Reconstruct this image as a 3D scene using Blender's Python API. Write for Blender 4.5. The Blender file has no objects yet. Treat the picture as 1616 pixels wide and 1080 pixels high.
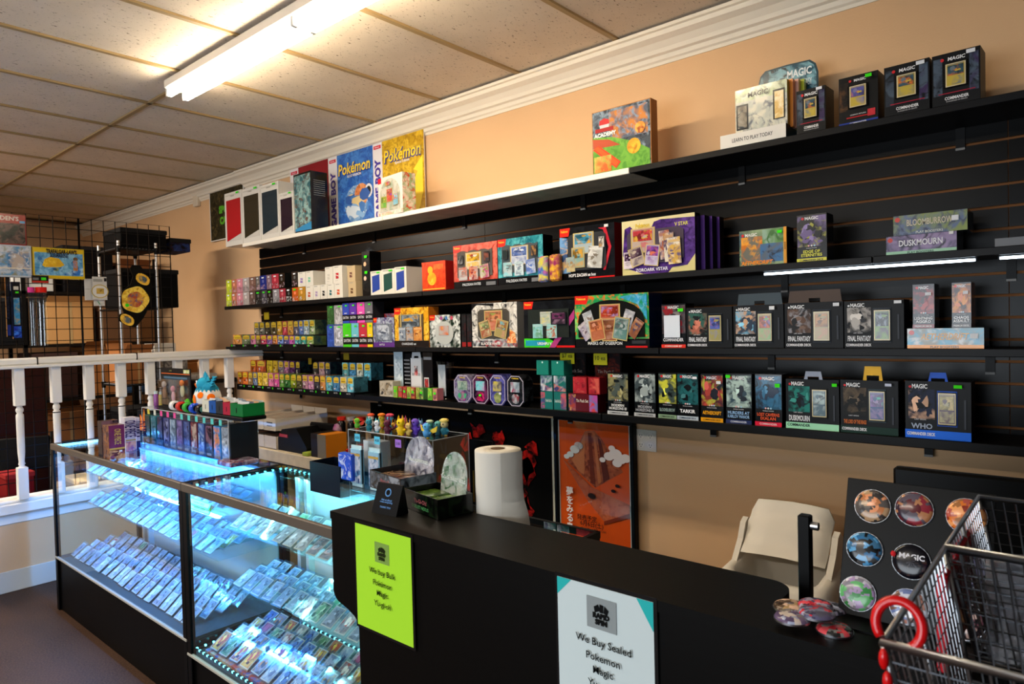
import bpy, math, random
from mathutils import Vector, Matrix
random.seed(7)
D = bpy.data
COL = bpy.context.scene.collection
# ---------------------------------------------------------------- camera
F, YAW, PITCH, ROLL = 1073.434, -.713555830, -.0231801155, -.0243076665
CZ = 1.62
fw = Vector((math.sin(YAW)*math.cos(PITCH), math.cos(YAW)*math.cos(PITCH), math.sin(PITCH)))
r0 = fw.cross(Vector((0, 0, 1))).normalized(); u0 = r0.cross(fw)
rt = r0*math.cos(ROLL)+u0*math.sin(ROLL); up = -r0*math.sin(ROLL)+u0*math.cos(ROLL)
cd = D.cameras.new('camera'); cam = D.objects.new('camera', cd); COL.objects.link(cam)
cam.matrix_world = Matrix(((rt.x, up.x, -fw.x, 0), (rt.y, up.y, -fw.y, 0), (rt.z, up.z, -fw.z, CZ), (0, 0, 0, 1)))
cd.sensor_width = 36; cd.lens = F/1616*36; cd.clip_start = .05
cd.dof.use_dof = True; cd.dof.focus_distance = 2.6; cd.dof.aperture_fstop = 9
SC = bpy.context.scene; SC.camera = cam

def P(px, py, x=None, y=None, z=None):
    """the point of the room seen at a pixel of the 1616x1080 frame, on the plane x=, y= or z="""
    d = fw*F + rt*(px-808) - up*(py-540)
    t = x/d.x if x is not None else y/d.y if y is not None else (z-CZ)/d.z
    return Vector((d.x*t, d.y*t, d.z*t+CZ))
# ---------------------------------------------------------------- world, lamps, exposure
vs = SC.view_settings; vs.view_transform = 'Standard'; vs.look = 'None'; vs.gamma = 1; vs.exposure = 1.9
vs.use_curve_mapping = False
W = D.worlds.new('world'); SC.world = W; W.use_nodes = True
W.node_tree.nodes['Background'].inputs[0].default_value = (.80, .84, 1, 1)
W.node_tree.nodes['Background'].inputs[1].default_value = .02
SC.cycles.max_bounces = 7; SC.cycles.transparent_max_bounces = 24; SC.cycles.diffuse_bounces = 3; SC.cycles.glossy_bounces = 3
SC.cycles.sample_clamp_indirect = 4; SC.cycles.caustics_reflective = False; SC.cycles.caustics_refractive = False
def area(name, loc, tgt, sx, sy, power, col):
    l = D.lights.new(name, 'AREA'); l.shape = 'RECTANGLE'; l.size = sx; l.size_y = sy; l.energy = power; l.color = col
    o = D.objects.new(name, l); COL.objects.link(o); o.location = loc
    o.rotation_euler = (Vector(tgt)-Vector(loc)).to_track_quat('-Z', 'Y').to_euler(); return o
H_CEIL = 2.965; YW = 2.90
area('shop_front_window_light', (-1.6, -3.3, 1.35), (-1.6, 1.1, .95), 3.4, 1.5, 37, (.84, .92, 1))
area('rear_room_tube_light', (-6.1, -.1, 2.9), (-6.1, .2, 0), 1.2, .3, 44, (1, .86, .70))
area('shop_tube_light', (-2.2, -2.2, 2.93), (-2.2, -2.2, 0), 2.4, .25, 27, (1, .88, .74))
# ---------------------------------------------------------------- colours and materials
def C(h):
    h = h.lstrip('#'); v = [int(h[i:i+2], 16)/255 for i in (0, 2, 4)]
    v = [x/12.92 if x <= .04045 else ((x+.055)/1.055)**2.4 for x in v]; k = min(1, .22+11*max(v)); return tuple(x*k for x in v)
def cols(c):
    if isinstance(c, str): c = c.split()
    c = [C(x) if isinstance(x, str) else x for x in (c if isinstance(c, (list, tuple)) and not isinstance(c[0], (int, float)) else [c])]
    return (c[0], c[1] if len(c) > 1 else c[0], c[2] if len(c) > 2 else c[0])
def N(t, k, **kw):
    n = t.nodes.new(k)
    for a, b in kw.items(): setattr(n, a, b)
    return n
def newmat(name):
    m = D.materials.new(name); m.use_nodes = True; t = m.node_tree
    return m, t, t.nodes['Principled BSDF'], t.nodes['Material Output']
def ramp(t, src, a, b):
    n = N(t, 'ShaderNodeMapRange'); n.inputs[1].default_value = a; n.inputs[2].default_value = b; t.links.new(src, n.inputs[0]); return n.outputs[0]
def mix(t, f, a, b, mode='MIX'):
    n = N(t, 'ShaderNodeMix', data_type='RGBA', blend_type=mode); t.links.new(f, n.inputs[0]) if not isinstance(f, float) else setattr(n.inputs[0], 'default_value', f)
    for i, v in ((6, a), (7, b)):
        if isinstance(v, tuple): n.inputs[i].default_value = (*v[:3], 1)
        else: t.links.new(v, n.inputs[i])
    return n.outputs[2]
def paint(name, rough, metal=0.0, coat=0.0, bump=0.0, spec=.5):
    """finish for objects whose colours are stored per face: ca, with print patches of cb and cc"""
    m, t, p, o = newmat(name)
    at = [N(t, 'ShaderNodeAttribute', attribute_name=k) for k in ('ca', 'cb', 'cc')]
    tc = N(t, 'ShaderNodeTexCoord'); oi = N(t, 'ShaderNodeObjectInfo')
    ad = N(t, 'ShaderNodeVectorMath', operation='ADD'); sc = N(t, 'ShaderNodeVectorMath', operation='SCALE'); sc.inputs[0].default_value = (9, 5, 7)
    t.links.new(oi.outputs['Random'], sc.inputs['Scale']); t.links.new(tc.outputs['Object'], ad.inputs[0]); t.links.new(sc.outputs[0], ad.inputs[1])
    n1 = N(t, 'ShaderNodeTexNoise'); n1.inputs['Scale'].default_value = 17; n1.inputs['Detail'].default_value = 5; n1.inputs['Distortion'].default_value = .9
    n2 = N(t, 'ShaderNodeTexNoise'); n2.inputs['Scale'].default_value = 30; n2.inputs['Detail'].default_value = 4; n2.inputs['Distortion'].default_value = 1.2
    for n in (n1, n2): t.links.new(ad.outputs[0], n.inputs['Vector'])
    c = mix(t, ramp(t, n1.outputs[0], .42, .60), at[0].outputs[0], at[1].outputs[0])
    c = mix(t, ramp(t, n2.outputs[0], .50, .66), c, at[2].outputs[0])
    t.links.new(c, p.inputs['Base Color'])
    p.inputs['Roughness'].default_value = rough; p.inputs['Metallic'].default_value = metal; p.inputs['Coat Weight'].default_value = coat
    p.inputs['Specular IOR Level'].default_value = spec
    if bump:
        b = N(t, 'ShaderNodeBump'); b.inputs[0].default_value = bump; b.inputs[1].default_value = .002
        n3 = N(t, 'ShaderNodeTexNoise'); n3.inputs['Scale'].default_value = 180; t.links.new(n3.outputs[0], b.inputs['Height']); t.links.new(b.outputs[0], p.inputs['Normal'])
    return m
M = dict(matte=paint('matte_finish', .8, spec=.12), satin=paint('satin_print', .42, spec=.14), gloss=paint('glossy_wrap', .20, spec=.35, coat=.12),
         metal=paint('brushed_metal', .3, 1.0), cloth=paint('cloth_nap', .95, bump=.6, spec=.1), foil=paint('crinkled_foil', .22, .85, bump=.9))
def clear(name, tint, gl=.12, alpha=.9, rough=.02):
    m, t, p, o = newmat(name); t.nodes.remove(p)
    tr = N(t, 'ShaderNodeBsdfTransparent'); tr.inputs[0].default_value = (*tint, 1)
    g = N(t, 'ShaderNodeBsdfGlossy'); g.inputs['Roughness'].default_value = rough; g.inputs[0].default_value = (1, 1, 1, 1)
    fr = N(t, 'ShaderNodeFresnel'); ge = N(t, 'ShaderNodeNewGeometry'); mr = N(t, 'ShaderNodeMapRange'); mr.inputs[3].default_value = 1.36; mr.inputs[4].default_value = 1/1.36; t.links.new(ge.outputs['Backfacing'], mr.inputs[0]); t.links.new(mr.outputs[0], fr.inputs[0])
    mm = N(t, 'ShaderNodeMath', operation='ADD'); mm.inputs[1].default_value = gl; mm.use_clamp = True; t.links.new(fr.outputs[0], mm.inputs[0])
    mx = N(t, 'ShaderNodeMixShader'); t.links.new(mm.outputs[0], mx.inputs[0]); t.links.new(tr.outputs[0], mx.inputs[1]); t.links.new(g.outputs[0], mx.inputs[2])
    t.links.new(mx.outputs[0], o.inputs[0]); return m
M['glass'] = clear('cabinet_glass', (.90, .97, .97), 0.0)
M['film'] = clear('clear_film', (.95, .95, .95), -.02, rough=.12)
M['acrylic'] = clear('clear_acrylic', (.90, .93, .95), .05, rough=.03)
def frosted(name, col, mixf):
    m, t, p, o = newmat(name); p.inputs['Base Color'].default_value = (*col, 1); p.inputs['Roughness'].default_value = .12; p.inputs['Coat Weight'].default_value = .5
    tr = N(t, 'ShaderNodeBsdfTransparent'); mx = N(t, 'ShaderNodeMixShader'); mx.inputs[0].default_value = mixf
    t.links.new(tr.outputs[0], mx.inputs[1]); t.links.new(p.outputs[0], mx.inputs[2]); t.links.new(mx.outputs[0], o.inputs[0]); return m
M['sleeve'] = clear('clear_card_sleeve', (.93, .96, .98), .10, rough=.10)
def emis(name, col, s):
    m, t, p, o = newmat(name); t.nodes.remove(p); e = N(t, 'ShaderNodeEmission'); e.inputs[0].default_value = (*col, 1); e.inputs[1].default_value = s
    t.links.new(e.outputs[0], o.inputs[0]); return m
M['tube'] = emis('lit_tube', (1, .83, .60), 16)
M['bar'] = emis('lit_white_bar', (.72, .86, 1), 4)
M['blue'] = emis('lit_blue_diode', (.16, .55, 1), 4)
M['cyan'] = emis('lit_cyan_diode', (.10, .80, .95), 2.6)
def surf(name, base, rough=.8, kind=None, spec=.3):
    m, t, p, o = newmat(name); p.inputs['Roughness'].default_value = rough; p.inputs['Specular IOR Level'].default_value = spec
    tc = N(t, 'ShaderNodeTexCoord'); co = tc.outputs['Object']; b0 = C(base)
    def noise(s, d=3, dist=0.0, vec=None):
        n = N(t, 'ShaderNodeTexNoise'); n.inputs['Scale'].default_value = s; n.inputs['Detail'].default_value = d; n.inputs['Distortion'].default_value = dist
        t.links.new(vec or co, n.inputs['Vector']); return n.outputs[0]
    def bump(h, s, d):
        b = N(t, 'ShaderNodeBump'); b.inputs[0].default_value = s; b.inputs[1].default_value = d; t.links.new(h, b.inputs['Height']); t.links.new(b.outputs[0], p.inputs['Normal'])
    dk = tuple(x*.72 for x in b0)
    if kind == 'tile':      # pinholed mineral fibre board
        mp = N(t, 'ShaderNodeMapping'); mp.inputs['Scale'].default_value = (1, .45, 1); t.links.new(co, mp.inputs[0])
        n = noise(115, 2, 1.0, mp.outputs[0]); f = ramp(t, n, .35, .29)
        n2 = noise(5, 2); c = mix(t, ramp(t, n2, .3, .75), b0, tuple(x*.9 for x in b0))
        t.links.new(mix(t, f, c, C('6e5c48')), p.inputs[0]); bump(f, -.5, .004)
    elif kind == 'plaster':
        t.links.new(mix(t, ramp(t, noise(1.3, 3), .35, .7), b0, tuple(x*.92 for x in b0)), p.inputs[0]); bump(noise(150, 3), .25, .002)
    elif kind == 'floor':
        c = mix(t, ramp(t, noise(3.0, 4), .3, .7), b0, dk); t.links.new(mix(t, ramp(t, noise(120, 3), .45, .6), c, tuple(x*1.25 for x in b0)), p.inputs[0]); bump(noise(90, 3), .15, .002)
    elif kind == 'wood':
        mp = N(t, 'ShaderNodeMapping'); mp.inputs['Scale'].default_value = (1.2, 16, 16); t.links.new(co, mp.inputs[0])
        t.links.new(mix(t, ramp(t, noise(4, 5, .8, mp.outputs[0]), .35, .65), b0, dk), p.inputs[0]); bump(noise(5, 4, .5, mp.outputs[0]), .12, .001)
    elif kind == 'card':
        t.links.new(mix(t, ramp(t, noise(9, 3), .35, .7), b0, dk), p.inputs[0]); bump(noise(60, 2), .2, .002)
    else: p.inputs[0].default_value = (*b0, 1)
    return m
M['ceil'] = surf('pinholed_ceiling_board', 'dfd2c0', .95, 'tile')
M['wall'] = surf('tan_wall_paint', 'd9b186', .85, 'plaster')
M['floor'] = surf('brown_shop_floor', '4a3426', .6, 'floor', .15)
M['white'] = surf('white_gloss_paint', 'd8d4cc', .45)
M['blackwood'] = surf('black_woodgrain_laminate', '0a0806', .45, 'wood', .12)
M['slat'] = surf('black_slatwall_laminate', '0a0a0c', .28, 'wood', .12)
M['mdf'] = surf('raw_board_edge', '8a5a34', .9, 'card')
M['board'] = surf('brown_cardboard', 'a8703c', .9, 'card')
M['cream'] = surf('pale_shelf_laminate', 'd2c3a6', .6, 'card')
# ---------------------------------------------------------------- mesh building
_tx = {}
def glyphs(s, bold=0.0):
    k = (s, bold)
    if k not in _tx:
        cu = D.curves.new('glyphs', 'FONT'); cu.body = s; cu.resolution_u = 2; cu.offset = bold
        o = D.objects.new('glyphs', cu); me = o.to_mesh()
        v = [(a.co.x, a.co.y) for a in me.vertices]; f = [tuple(p.vertices) for p in me.polygons]
        o.to_mesh_clear(); D.objects.remove(o); D.curves.remove(cu)
        if v:
            x0 = min(a[0] for a in v); x1 = max(a[0] for a in v); y0 = min(a[1] for a in v); y1 = max(a[1] for a in v)
            v = [(a[0]-(x0+x1)/2, a[1]-(y0+y1)/2) for a in v]; _tx[k] = (v, f, x1-x0, y1-y0)
        else: _tx[k] = ([], [], 1, 1)
    return _tx[k]
class MB:
    def __init__(s): s.V = []; s.F = []; s.c = []; s.s = []
    def add(s, vs, fs, c, smooth=False):
        n = len(s.V); c = cols(c); s.V += [tuple(v) for v in vs]
        for f in fs: s.F.append([i+n for i in f]); s.c.append(c); s.s.append(smooth)
        return s
    def box(s, x0, x1, y0, y1, z0, z1, c='808080', b=0.0):
        if b:
            v = []
            for z, k in ((z0, b), (z0+b, 0), (z1-b, 0), (z1, b)):
                a, bb, cc, d = x0+k, x1-k, y0+k, y1-k; q = b
                v += [(a+q, cc, z), (bb-q, cc, z), (bb, cc+q, z), (bb, d-q, z), (bb-q, d, z), (a+q, d, z), (a, d-q, z), (a, cc+q, z)]
            f = [list(range(7, -1, -1)), list(range(24, 32))]
            for r in range(3):
                for i in range(8): j = (i+1) % 8; f.append([r*8+i, r*8+j, r*8+8+j, r*8+8+i])
            return s.add(v, f, c)
        v = [(x, y, z) for z in (z0, z1) for y in (y0, y1) for x in (x0, x1)]
        return s.add(v, [(0, 2, 3, 1), (4, 5, 7, 6), (0, 1, 5, 4), (2, 6, 7, 3), (0, 4, 6, 2), (1, 3, 7, 5)], c)
    def poly(s, pts, c): return s.add(pts, [list(range(len(pts)))], c)
    def prism(s, pts, vec, c):
        n = len(pts); vec = Vector(vec); v = [Vector(p) for p in pts]; v += [p+vec for p in v]
        return s.add(v, [list(range(n-1, -1, -1)), list(range(n, 2*n))]+[[i, (i+1) % n, n+(i+1) % n, n+i] for i in range(n)], c)
    def ball(s, c0, r, c, nu=10, nv=7, z0=-1, z1=1):
        r = (r, r, r) if isinstance(r, (int, float)) else r; v = []; f = []
        for j in range(nv+1):
            a = math.asin(z0)+(math.asin(z1)-math.asin(z0))*j/nv
            for i in range(nu): t = 2*math.pi*i/nu; v.append((c0[0]+r[0]*math.cos(a)*math.cos(t), c0[1]+r[1]*math.cos(a)*math.sin(t), c0[2]+r[2]*math.sin(a)))
        for j in range(nv):
            for i in range(nu): k = (i+1) % nu; f.append([j*nu+i, j*nu+k, (j+1)*nu+k, (j+1)*nu+i])
        return s.add(v, f, c, True)
    def lathe(s, prof, c, n=12, ctr=(0, 0, 0), sq=1.0, axis='z', smooth=True):
        v = []; f = []
        for r, z in prof:
            for i in range(n):
                t = 2*math.pi*(i+.5)/n; a = (r*math.cos(t), r*math.sin(t)*sq, z)
                if axis == 'y': a = (a[0], z, a[1])
                if axis == 'x': a = (z, a[0], a[1])
                v.append((a[0]+ctr[0], a[1]+ctr[1], a[2]+ctr[2]))
        for j in range(len(prof)-1):
            for i in range(n): k = (i+1) % n; f.append([j*n+i, j*n+k, (j+1)*n+k, (j+1)*n+i])
        s.add(v, f, c, smooth); s.add(v[:n], [list(range(n-1, -1, -1))], c); return s.add(v[-n:], [list(range(n))], c)
    def tube(s, pts, r, c, n=6, closed=False):
        pts = [Vector(p) for p in pts]; v = []; f = []; m = len(pts)
        for i, p in enumerate(pts):
            a = pts[(i-1) % m] if (i or closed) else p; b = pts[(i+1) % m] if (i < m-1 or closed) else p
            d = (b-a).normalized(); u = d.orthogonal().normalized() if i == 0 else (u-d*u.dot(d)).normalized(); w = d.cross(u)
            rr = r[i] if isinstance(r, (list, tuple)) else r
            for k in range(n): t = 2*math.pi*k/n; v.append(p+u*rr*math.cos(t)+w*rr*math.sin(t))
        for i in range(m if closed else m-1):
            for k in range(n): q = (k+1) % n; j = (i+1) % m; f.append([i*n+k, i*n+q, j*n+q, j*n+k])
        if not closed: f += [list(range(n-1, -1, -1)), list(range((m-1)*n, m*n))]
        return s.add(v, f, c, n > 4)
    def disc(s, ctr, r, c, u=(1, 0, 0), w=(0, 0, 1), n=14, ry=None):
        ctr, u, w = Vector(ctr), Vector(u), Vector(w); ry = ry or r
        return s.poly([ctr+u*r*math.cos(2*math.pi*i/n)+w*ry*math.sin(2*math.pi*i/n) for i in range(n)], c)
    def text(s, t, ctr, h, c, maxw=None, u=(1, 0, 0), w=(0, 0, 1), bold=.015, shear=0.0, rot=0):
        v, f, tw, th = glyphs(t, bold); k = h/.69; ctr, u, w = Vector(ctr), Vector(u), Vector(w)
        if rot: a = math.radians(rot); u, w = u*math.cos(a)+w*math.sin(a), w*math.cos(a)-u*math.sin(a)
        kx = min(k, maxw/tw) if maxw else k
        return s.add([ctr+u*(a*kx+shear*b*k)+w*b*k for a, b in v], f, c)
    def build(s, name, mat='matte', parent=None, loc=(0, 0, 0), rot=(0, 0, 0)):
        me = D.meshes.new(name); me.from_pydata(s.V, [], s.F)
        for k, an in enumerate(('ca', 'cb', 'cc')):
            a = me.attributes.new(an, 'FLOAT_COLOR', 'FACE'); a.data.foreach_set('color', [x for q in s.c for x in (*q[k], 1.0)])
        me.polygons.foreach_set('use_smooth', s.s); me.materials.append(M[mat] if isinstance(mat, str) else mat); me.update()
        o = D.objects.new(name, me); COL.objects.link(o); o.location = loc; o.rotation_euler = rot
        if parent: o.parent = parent
        return o
def tag(o, label, cat, group=None):
    o['label'] = label; o['category'] = cat
    if group: o['group'] = group
    return o
def thing(name, label, cat, loc=(0, 0, 0), rz=0.0, group=None, rx=0.0, ry=0.0):
    o = D.objects.new(name, None); COL.objects.link(o); o.location = loc; o.rotation_euler = (rx, ry, rz); o.empty_display_size = .05
    return tag(o, label, cat, group)
def struct(o): o['kind'] = 'structure'; return o
def stuff(o): o['kind'] = 'stuff'; return o
def dup(r, loc, label=None, rot=None):
    c = r.copy(); COL.objects.link(c); c.location = loc
    if rot: c.rotation_euler = rot
    if label: c['label'] = label
    for ch in list(r.children):
        d = ch.copy(); COL.objects.link(d); d.parent = c
        for g in list(ch.children): e = g.copy(); COL.objects.link(e); e.parent = d
    return c
# ---------------------------------------------------------------- printed cartons
def face(mb, w, h, art, y=0.0, ox=0.0, oz=0.0):
    """flat print on a front that looks towards -y: u, v run 0..1 over w x h"""
    for i, e in enumerate(art):
        o = y-.0005*(i+1); k = e[0]
        if k == 'r': u0, v0, u1, v1, c = e[1:6]; mb.poly([(ox+u0*w, o, oz+v0*h), (ox+u1*w, o, oz+v0*h), (ox+u1*w, o, oz+v1*h), (ox+u0*w, o, oz+v1*h)], c)
        elif k == 'p': mb.poly([(ox+a*w, o, oz+b*h) for a, b in e[1]], e[2])
        elif k == 'd': mb.disc((ox+e[1]*w, o, oz+e[2]*h), e[3]*h, e[4], ry=(e[5] if len(e) > 5 else e[3])*h)
        elif k == 's':      # painted scene: overlapping soft-cornered shapes
            u0, v0, u1, v1, cs, sd = e[1:7]; rr = random.Random(sd); W_, H_ = (u1-u0), (v1-v0)
            for q in range(e[7] if len(e) > 7 else 7):
                n = rr.randint(7, 12); rx, rz_ = W_*rr.uniform(.08, .26), H_*rr.uniform(.08, .26); cx, cz = u0+rx*1.25+(W_-2.5*rx)*rr.random(), v0+rz_*1.25+(H_-2.5*rz_)*rr.random(); a0 = rr.random()*6
                mb.poly([(ox+(cx+rx*(r_:=rr.uniform(.55, 1.2))*math.cos(a0+6.283*j/n))*w, o-.00006*q, oz+(cz+rz_*r_*math.sin(a0+6.283*j/n))*h) for j in range(n)], cs[q % len(cs)])
        elif k == 't':
            opt = e[6] if len(e) > 6 else {}
            q = dict(opt); mw = q.pop('mw', .92)*(h if q.get('rot') else w)
            mb.text(e[1], (ox+e[2]*w, o, oz+e[3]*h), e[4]*h, e[5], maxw=mw, **q)
def carton(name, label, cat, group, L, R, T, B, z0, depth, body, art=(), parts=(), y=2.64, mat='satin', rz=0.0, side=None, win=None, sticker=None, tab=None, top=None, size=None, base=None):
    if base is None: a, b = P(L, B, y=y), P(R, B, y=y); w = b.x-a.x; h = P(L, T, y=y).z-z0; loc = (a.x, y, z0)
    else: loc = base
    if size: w, h = size
    root = thing(name, label, cat, loc, rz, group)
    mb = MB(); mb.box(0, w, 0, depth, 0, h, body)
    if side: mb.poly([(w+.0004, 0, 0), (w+.0004, depth, 0), (w+.0004, depth, h), (w+.0004, 0, h)], side)
    if top: mb.poly([(0, 0, h+.0004), (w, 0, h+.0004), (w, depth, h+.0004), (0, depth, h+.0004)], top)
    face(mb, w, h, art); mb.build('carton', mat, root)
    y1 = -.0005*(len(art)+2)
    if win:
        u0, v0, u1, v1, tray = win[:5]; shape = win[5] if len(win) > 5 else None
        if shape == 'oct':
            k = .06; pts = [(u0+k, v0), (u1-k, v0), (u1, v0+k), (u1, v1-k), (u1-k, v1), (u0+k, v1), (u0, v1-k), (u0, v0+k)]
        elif shape == 'oval': pts = [((u0+u1)/2+(u1-u0)/2*math.cos(t*math.pi/9), (v0+v1)/2+(v1-v0)/2*math.sin(t*math.pi/9)) for t in range(18)]
        elif shape == 'arch': pts = [(u0, v0), (u1, v0)]+[((u0+u1)/2+(u1-u0)/2*math.cos(t*math.pi/12), v0+(v1-v0)*(.45+.55*math.sin(t*math.pi/12))) for t in range(13)]
        elif shape == 'wave':
            pts = [(u0+(u1-u0)*i/10, v0+(.02 if i % 2 else 0)) for i in range(11)]+[(u1-(u1-u0)*i/10, v1-(.035 if i % 3 == 1 else 0)) for i in range(11)]
        else: pts = [(u0, v0), (u1, v0), (u1, v1), (u0, v1)]
        t = MB(); t.prism([(a*w, y1, b*h) for a, b in pts], (0, -.0008, 0), tray); t.build('window_tray', 'matte', root)
        g = MB(); g.poly([(a*w, y1-.011, b*h) for a, b in pts], 'ffffff'); g.build('clear_window', 'film', root)
        y1 -= .0012
    for i, q in enumerate(parts):   # cards and packs seen in the window: name, u, v, w, h, rotation, colours
        nm, u, v, cw, ch, a, cc = q[:7]
        k = MB(); cw *= w; ch *= h; k.box(-cw/2, cw/2, -.0012, 0, -ch/2, ch/2, q[7] if len(q) > 7 else 'c8b070')
        c3 = cols(cc); wh = tuple(min(1, .12+.75*x) for x in c3[1]); sd = i*7+int(u*100)+int(v*50)
        face(k, cw, ch, [('r', .06, .04, .94, .96, c3[0]), ('r', .1, .07, .9, .42, [c3[0], wh, c3[0]]), ('r', .1, .47, .9, .90, [c3[1], tuple(x*.3 for x in c3[1]), c3[2]]), ('s', .1, .47, .9, .90, [tuple(x*.35 for x in c3[1]), c3[2], wh, c3[0]], sd, 4), ('r', .1, .92, .9, .945, wh)] if nm == 'card' else [('r', 0, 0, 1, 1, cc), ('s', .08, .3, .92, .8, [c3[1], c3[2], wh], sd, 5), ('r', .06, .82, .94, .92, wh)] if nm == 'booster_pack' else [('r', .06, .04, .94, .96, cc)], -.0012, -cw/2, -ch/2)
        k.build(nm, 'gloss', root, (u*w, y1-.0016*(i % 6), v*h), (0, -math.radians(a), 0))
    if sticker:
        for (u, v, sw, sh, sc) in sticker:
            k = MB(); k.box(0, sw*w, -.0006, 0, 0, sh*h, sc); k.build('price_sticker', 'matte', root, (u*w, y1-.0022 if not win else y1-.0105, v*h))
    if tab:
        k = MB(); a, b, hh, tc = tab; c = (a+b)/2
        k.add([(a*w, .004, h), (c*w-.02, .004, h), (c*w-.02, .004, h+hh*.35), (c*w+.02, .004, h+hh*.35), (c*w+.02, .004, h), (b*w, .004, h), (b*w-.006, .004, h+hh), (c*w+.02, .004, h+hh), (c*w-.02, .004, h+hh), (a*w+.006, .004, h+hh)],
              [(0, 1, 2, 8, 9), (2, 3, 7, 8), (3, 4, 5, 6, 7)], tc); k.build('hang_tab', 'satin', root)
    return root
# ================================================================ room shell
XL, XR, YF = -9.4, 3.4, -4.6
struct(MB().box(XL, XR, YF, YW, -.05, 0).build('floor', M['floor']))
struct(MB().box(XL, XR, YW, YW+.1, 0, H_CEIL+.05).build('wall_back', M['wall']))
struct(MB().box(XL-.1, XL, YF, YW+.1, 0, H_CEIL+.05).build('wall_left', M['wall']))
ceil = struct(MB().box(XL-.1, XR, YF, YW+.1, H_CEIL+.03, H_CEIL+.06, '4a4038').build('ceiling', 'matte'))
ys = [2.88, 1.654, .434, -.786, -2.006, -3.226, -4.446]; xs = [-4.17-.61*k for k in range(-12, 10)]
g = MB()
for x in xs:
    if XL < x < XR: g.box(x-.012, x+.012, YF, YW, H_CEIL-.004, H_CEIL+.012, 'a38a62')
for y in ys[1:]: g.box(XL, XR, y-.012, y+.012, H_CEIL-.004, H_CEIL+.0115, 'a38a62')
g.build('ceiling_grid', 'satin', ceil)
tm = None
for i in range(len(xs)-1):
    for j in range(4):
        a, b, c, d = xs[i+1], xs[i], ys[j+1], ys[j]
        if b > XR or a < XL: continue
        if tm is None:
            tm = MB().box(-.297, .297, -.601, .601, 0, .012, 'ffffff').build('ceiling_tile', M['ceil'], ceil, ((a+b)/2, (c+d)/2, H_CEIL+.006+random.uniform(0, .002)))
        else:
            t = tm.copy(); COL.objects.link(t); t.location = ((a+b)/2, (c+d)/2, H_CEIL+.006+random.uniform(0, .002)); t.scale = (1, 1.006, 1)
# crown moulding in two lengths
prof = [(0, 0), (0, .125), (-.088, .125), (-.088, .112), (-.078, .108), (-.074, .092), (-.050, .078), (-.034, .056), (-.030, .040), (-.018, .034), (-.014, .018), (-.006, .012), (-.004, 0)]
for n, (a, b, dz, sc) in enumerate(((XL, -5.44, 0, 1.0), (-5.44, XR, 0, 1.12))):
    struct(MB().prism([(a, YW+p*sc, H_CEIL-.004+(q-.125)*sc) for p, q in prof], (b-a, 0, 0), 'e6ddcc').build('trim_%d' % (n+1), 'satin'))
# slat wall: every board a part, raw board edges showing in the grooves
sw = struct(MB().box(-5.2, XR-.1, YW-.012, YW-.001, 1.13, 2.30).build('slat_wall', M['mdf']))
cols_x = [-5.2, -2.676, -.236, 2.2, 3.3]; zs = [1.13]+[2.219-.0762*k for k in range(14, -1, -1)]+[2.305]
for i in range(4):
    me = None
    for j in range(len(zs)-1):
        h = zs[j+1]-zs[j]-(.010 if j else .005); w = cols_x[i+1]-cols_x[i]-.003
        if me is None or j in (1, len(zs)-2): 
            o = MB().box(0, w, -.012, 0, 0, h, '101010').build('slat', M['slat'], sw); me = o.data
        else: o = D.objects.new('slat', me); COL.objects.link(o); o.parent = sw
        o.location = (cols_x[i]+.0015, YW-.012, zs[j]+.005)
# partition with white railing on it
XK = -5.28
struct(MB().box(XK-.12, XK, -1.2, YW, 0, .50).build('wall_partition', M['wall']))
struct(MB().box(XK, XK+.014, -1.2, YW, 0, .135, 'c9c2b2', .003).build('baseboard_left', 'satin'))
rl = thing('railing', 'white painted railing with turned balusters on the low tan partition', 'railing', (XK, 0, 0))
q = MB()
for a, b, c, d in ((-.13, .05, .50, .565), (-.125, .03, .565, .585), (-.12, .008, .43, .50)): q.box(a, b, -1.2, YW, c, d, 'ece8e0', .006)
q.build('bottom_rail', 'satin', rl)
z1 = P(31, 580, x=-5.22).z; z2 = P(31, 567, x=-5.22).z
q = MB().box(-.03, .09, -1.2, YW, z1-.008, z1+.012, 'ece8e0', .004).box(-.01, .07, -1.2, YW, z1+.012, z2+.005, 'ece8e0', .01); q.build('top_rail', 'satin', rl)
zb = .585; zt = z1-.008
bp = [(.030, zt-.235), (.014, zt-.245), (.022, zt-.262), (.022, zt-.275), (.015, zt-.288), (.022, zt-.298), (.0225, zt-.32), (.021, zb+.30), (.016, zb+.24), (.020, zb+.225), (.014, zb+.215), (.028, zb+.20)]
base = MB().box(-.028, .028, -.028, .028, zt-.24, zt, 'ece8e0', .003).box(-.028, .028, -.028, .028, zb-.002, zb+.205, 'ece8e0', .003).lathe(list(reversed(bp)), 'ece8e0', 10)
pxs = [29, 87.4, 140, 190.7, 236.9, 280.9, 323, 362]
yb = [P(v, 600, x=XK+.03).y for v in pxs]; dy = (yb[4]-yb[0])/4
yb = [yb[0]-dy*k for k in range(6, 0, -1)]+yb
me = None
for y in yb:
    if me is None: o = base.build('baluster', 'satin', rl, (.03, y, 0)); me = o.data
    else: o = D.objects.new('baluster', me); COL.objects.link(o); o.parent = rl; o.location = (.03, y, 0)
for px_, py_ in ((60, 575), (217, 560)):
    y = P(px_, py_, x=-5.20).y; B_ = .003; MB().box(-.012, .073, y-B_, y+B_, z1-.012, z2+.008, '0a0a0a').build('zip_tie', 'satin', rl)
for k_ in (7, 8, 9):
    MB().lathe([(.024, zt-.30), (.024, zt-.306)], '0a0a0a', 10, (.03, yb[k_], 0)).build('zip_tie', 'satin', rl)
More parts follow.
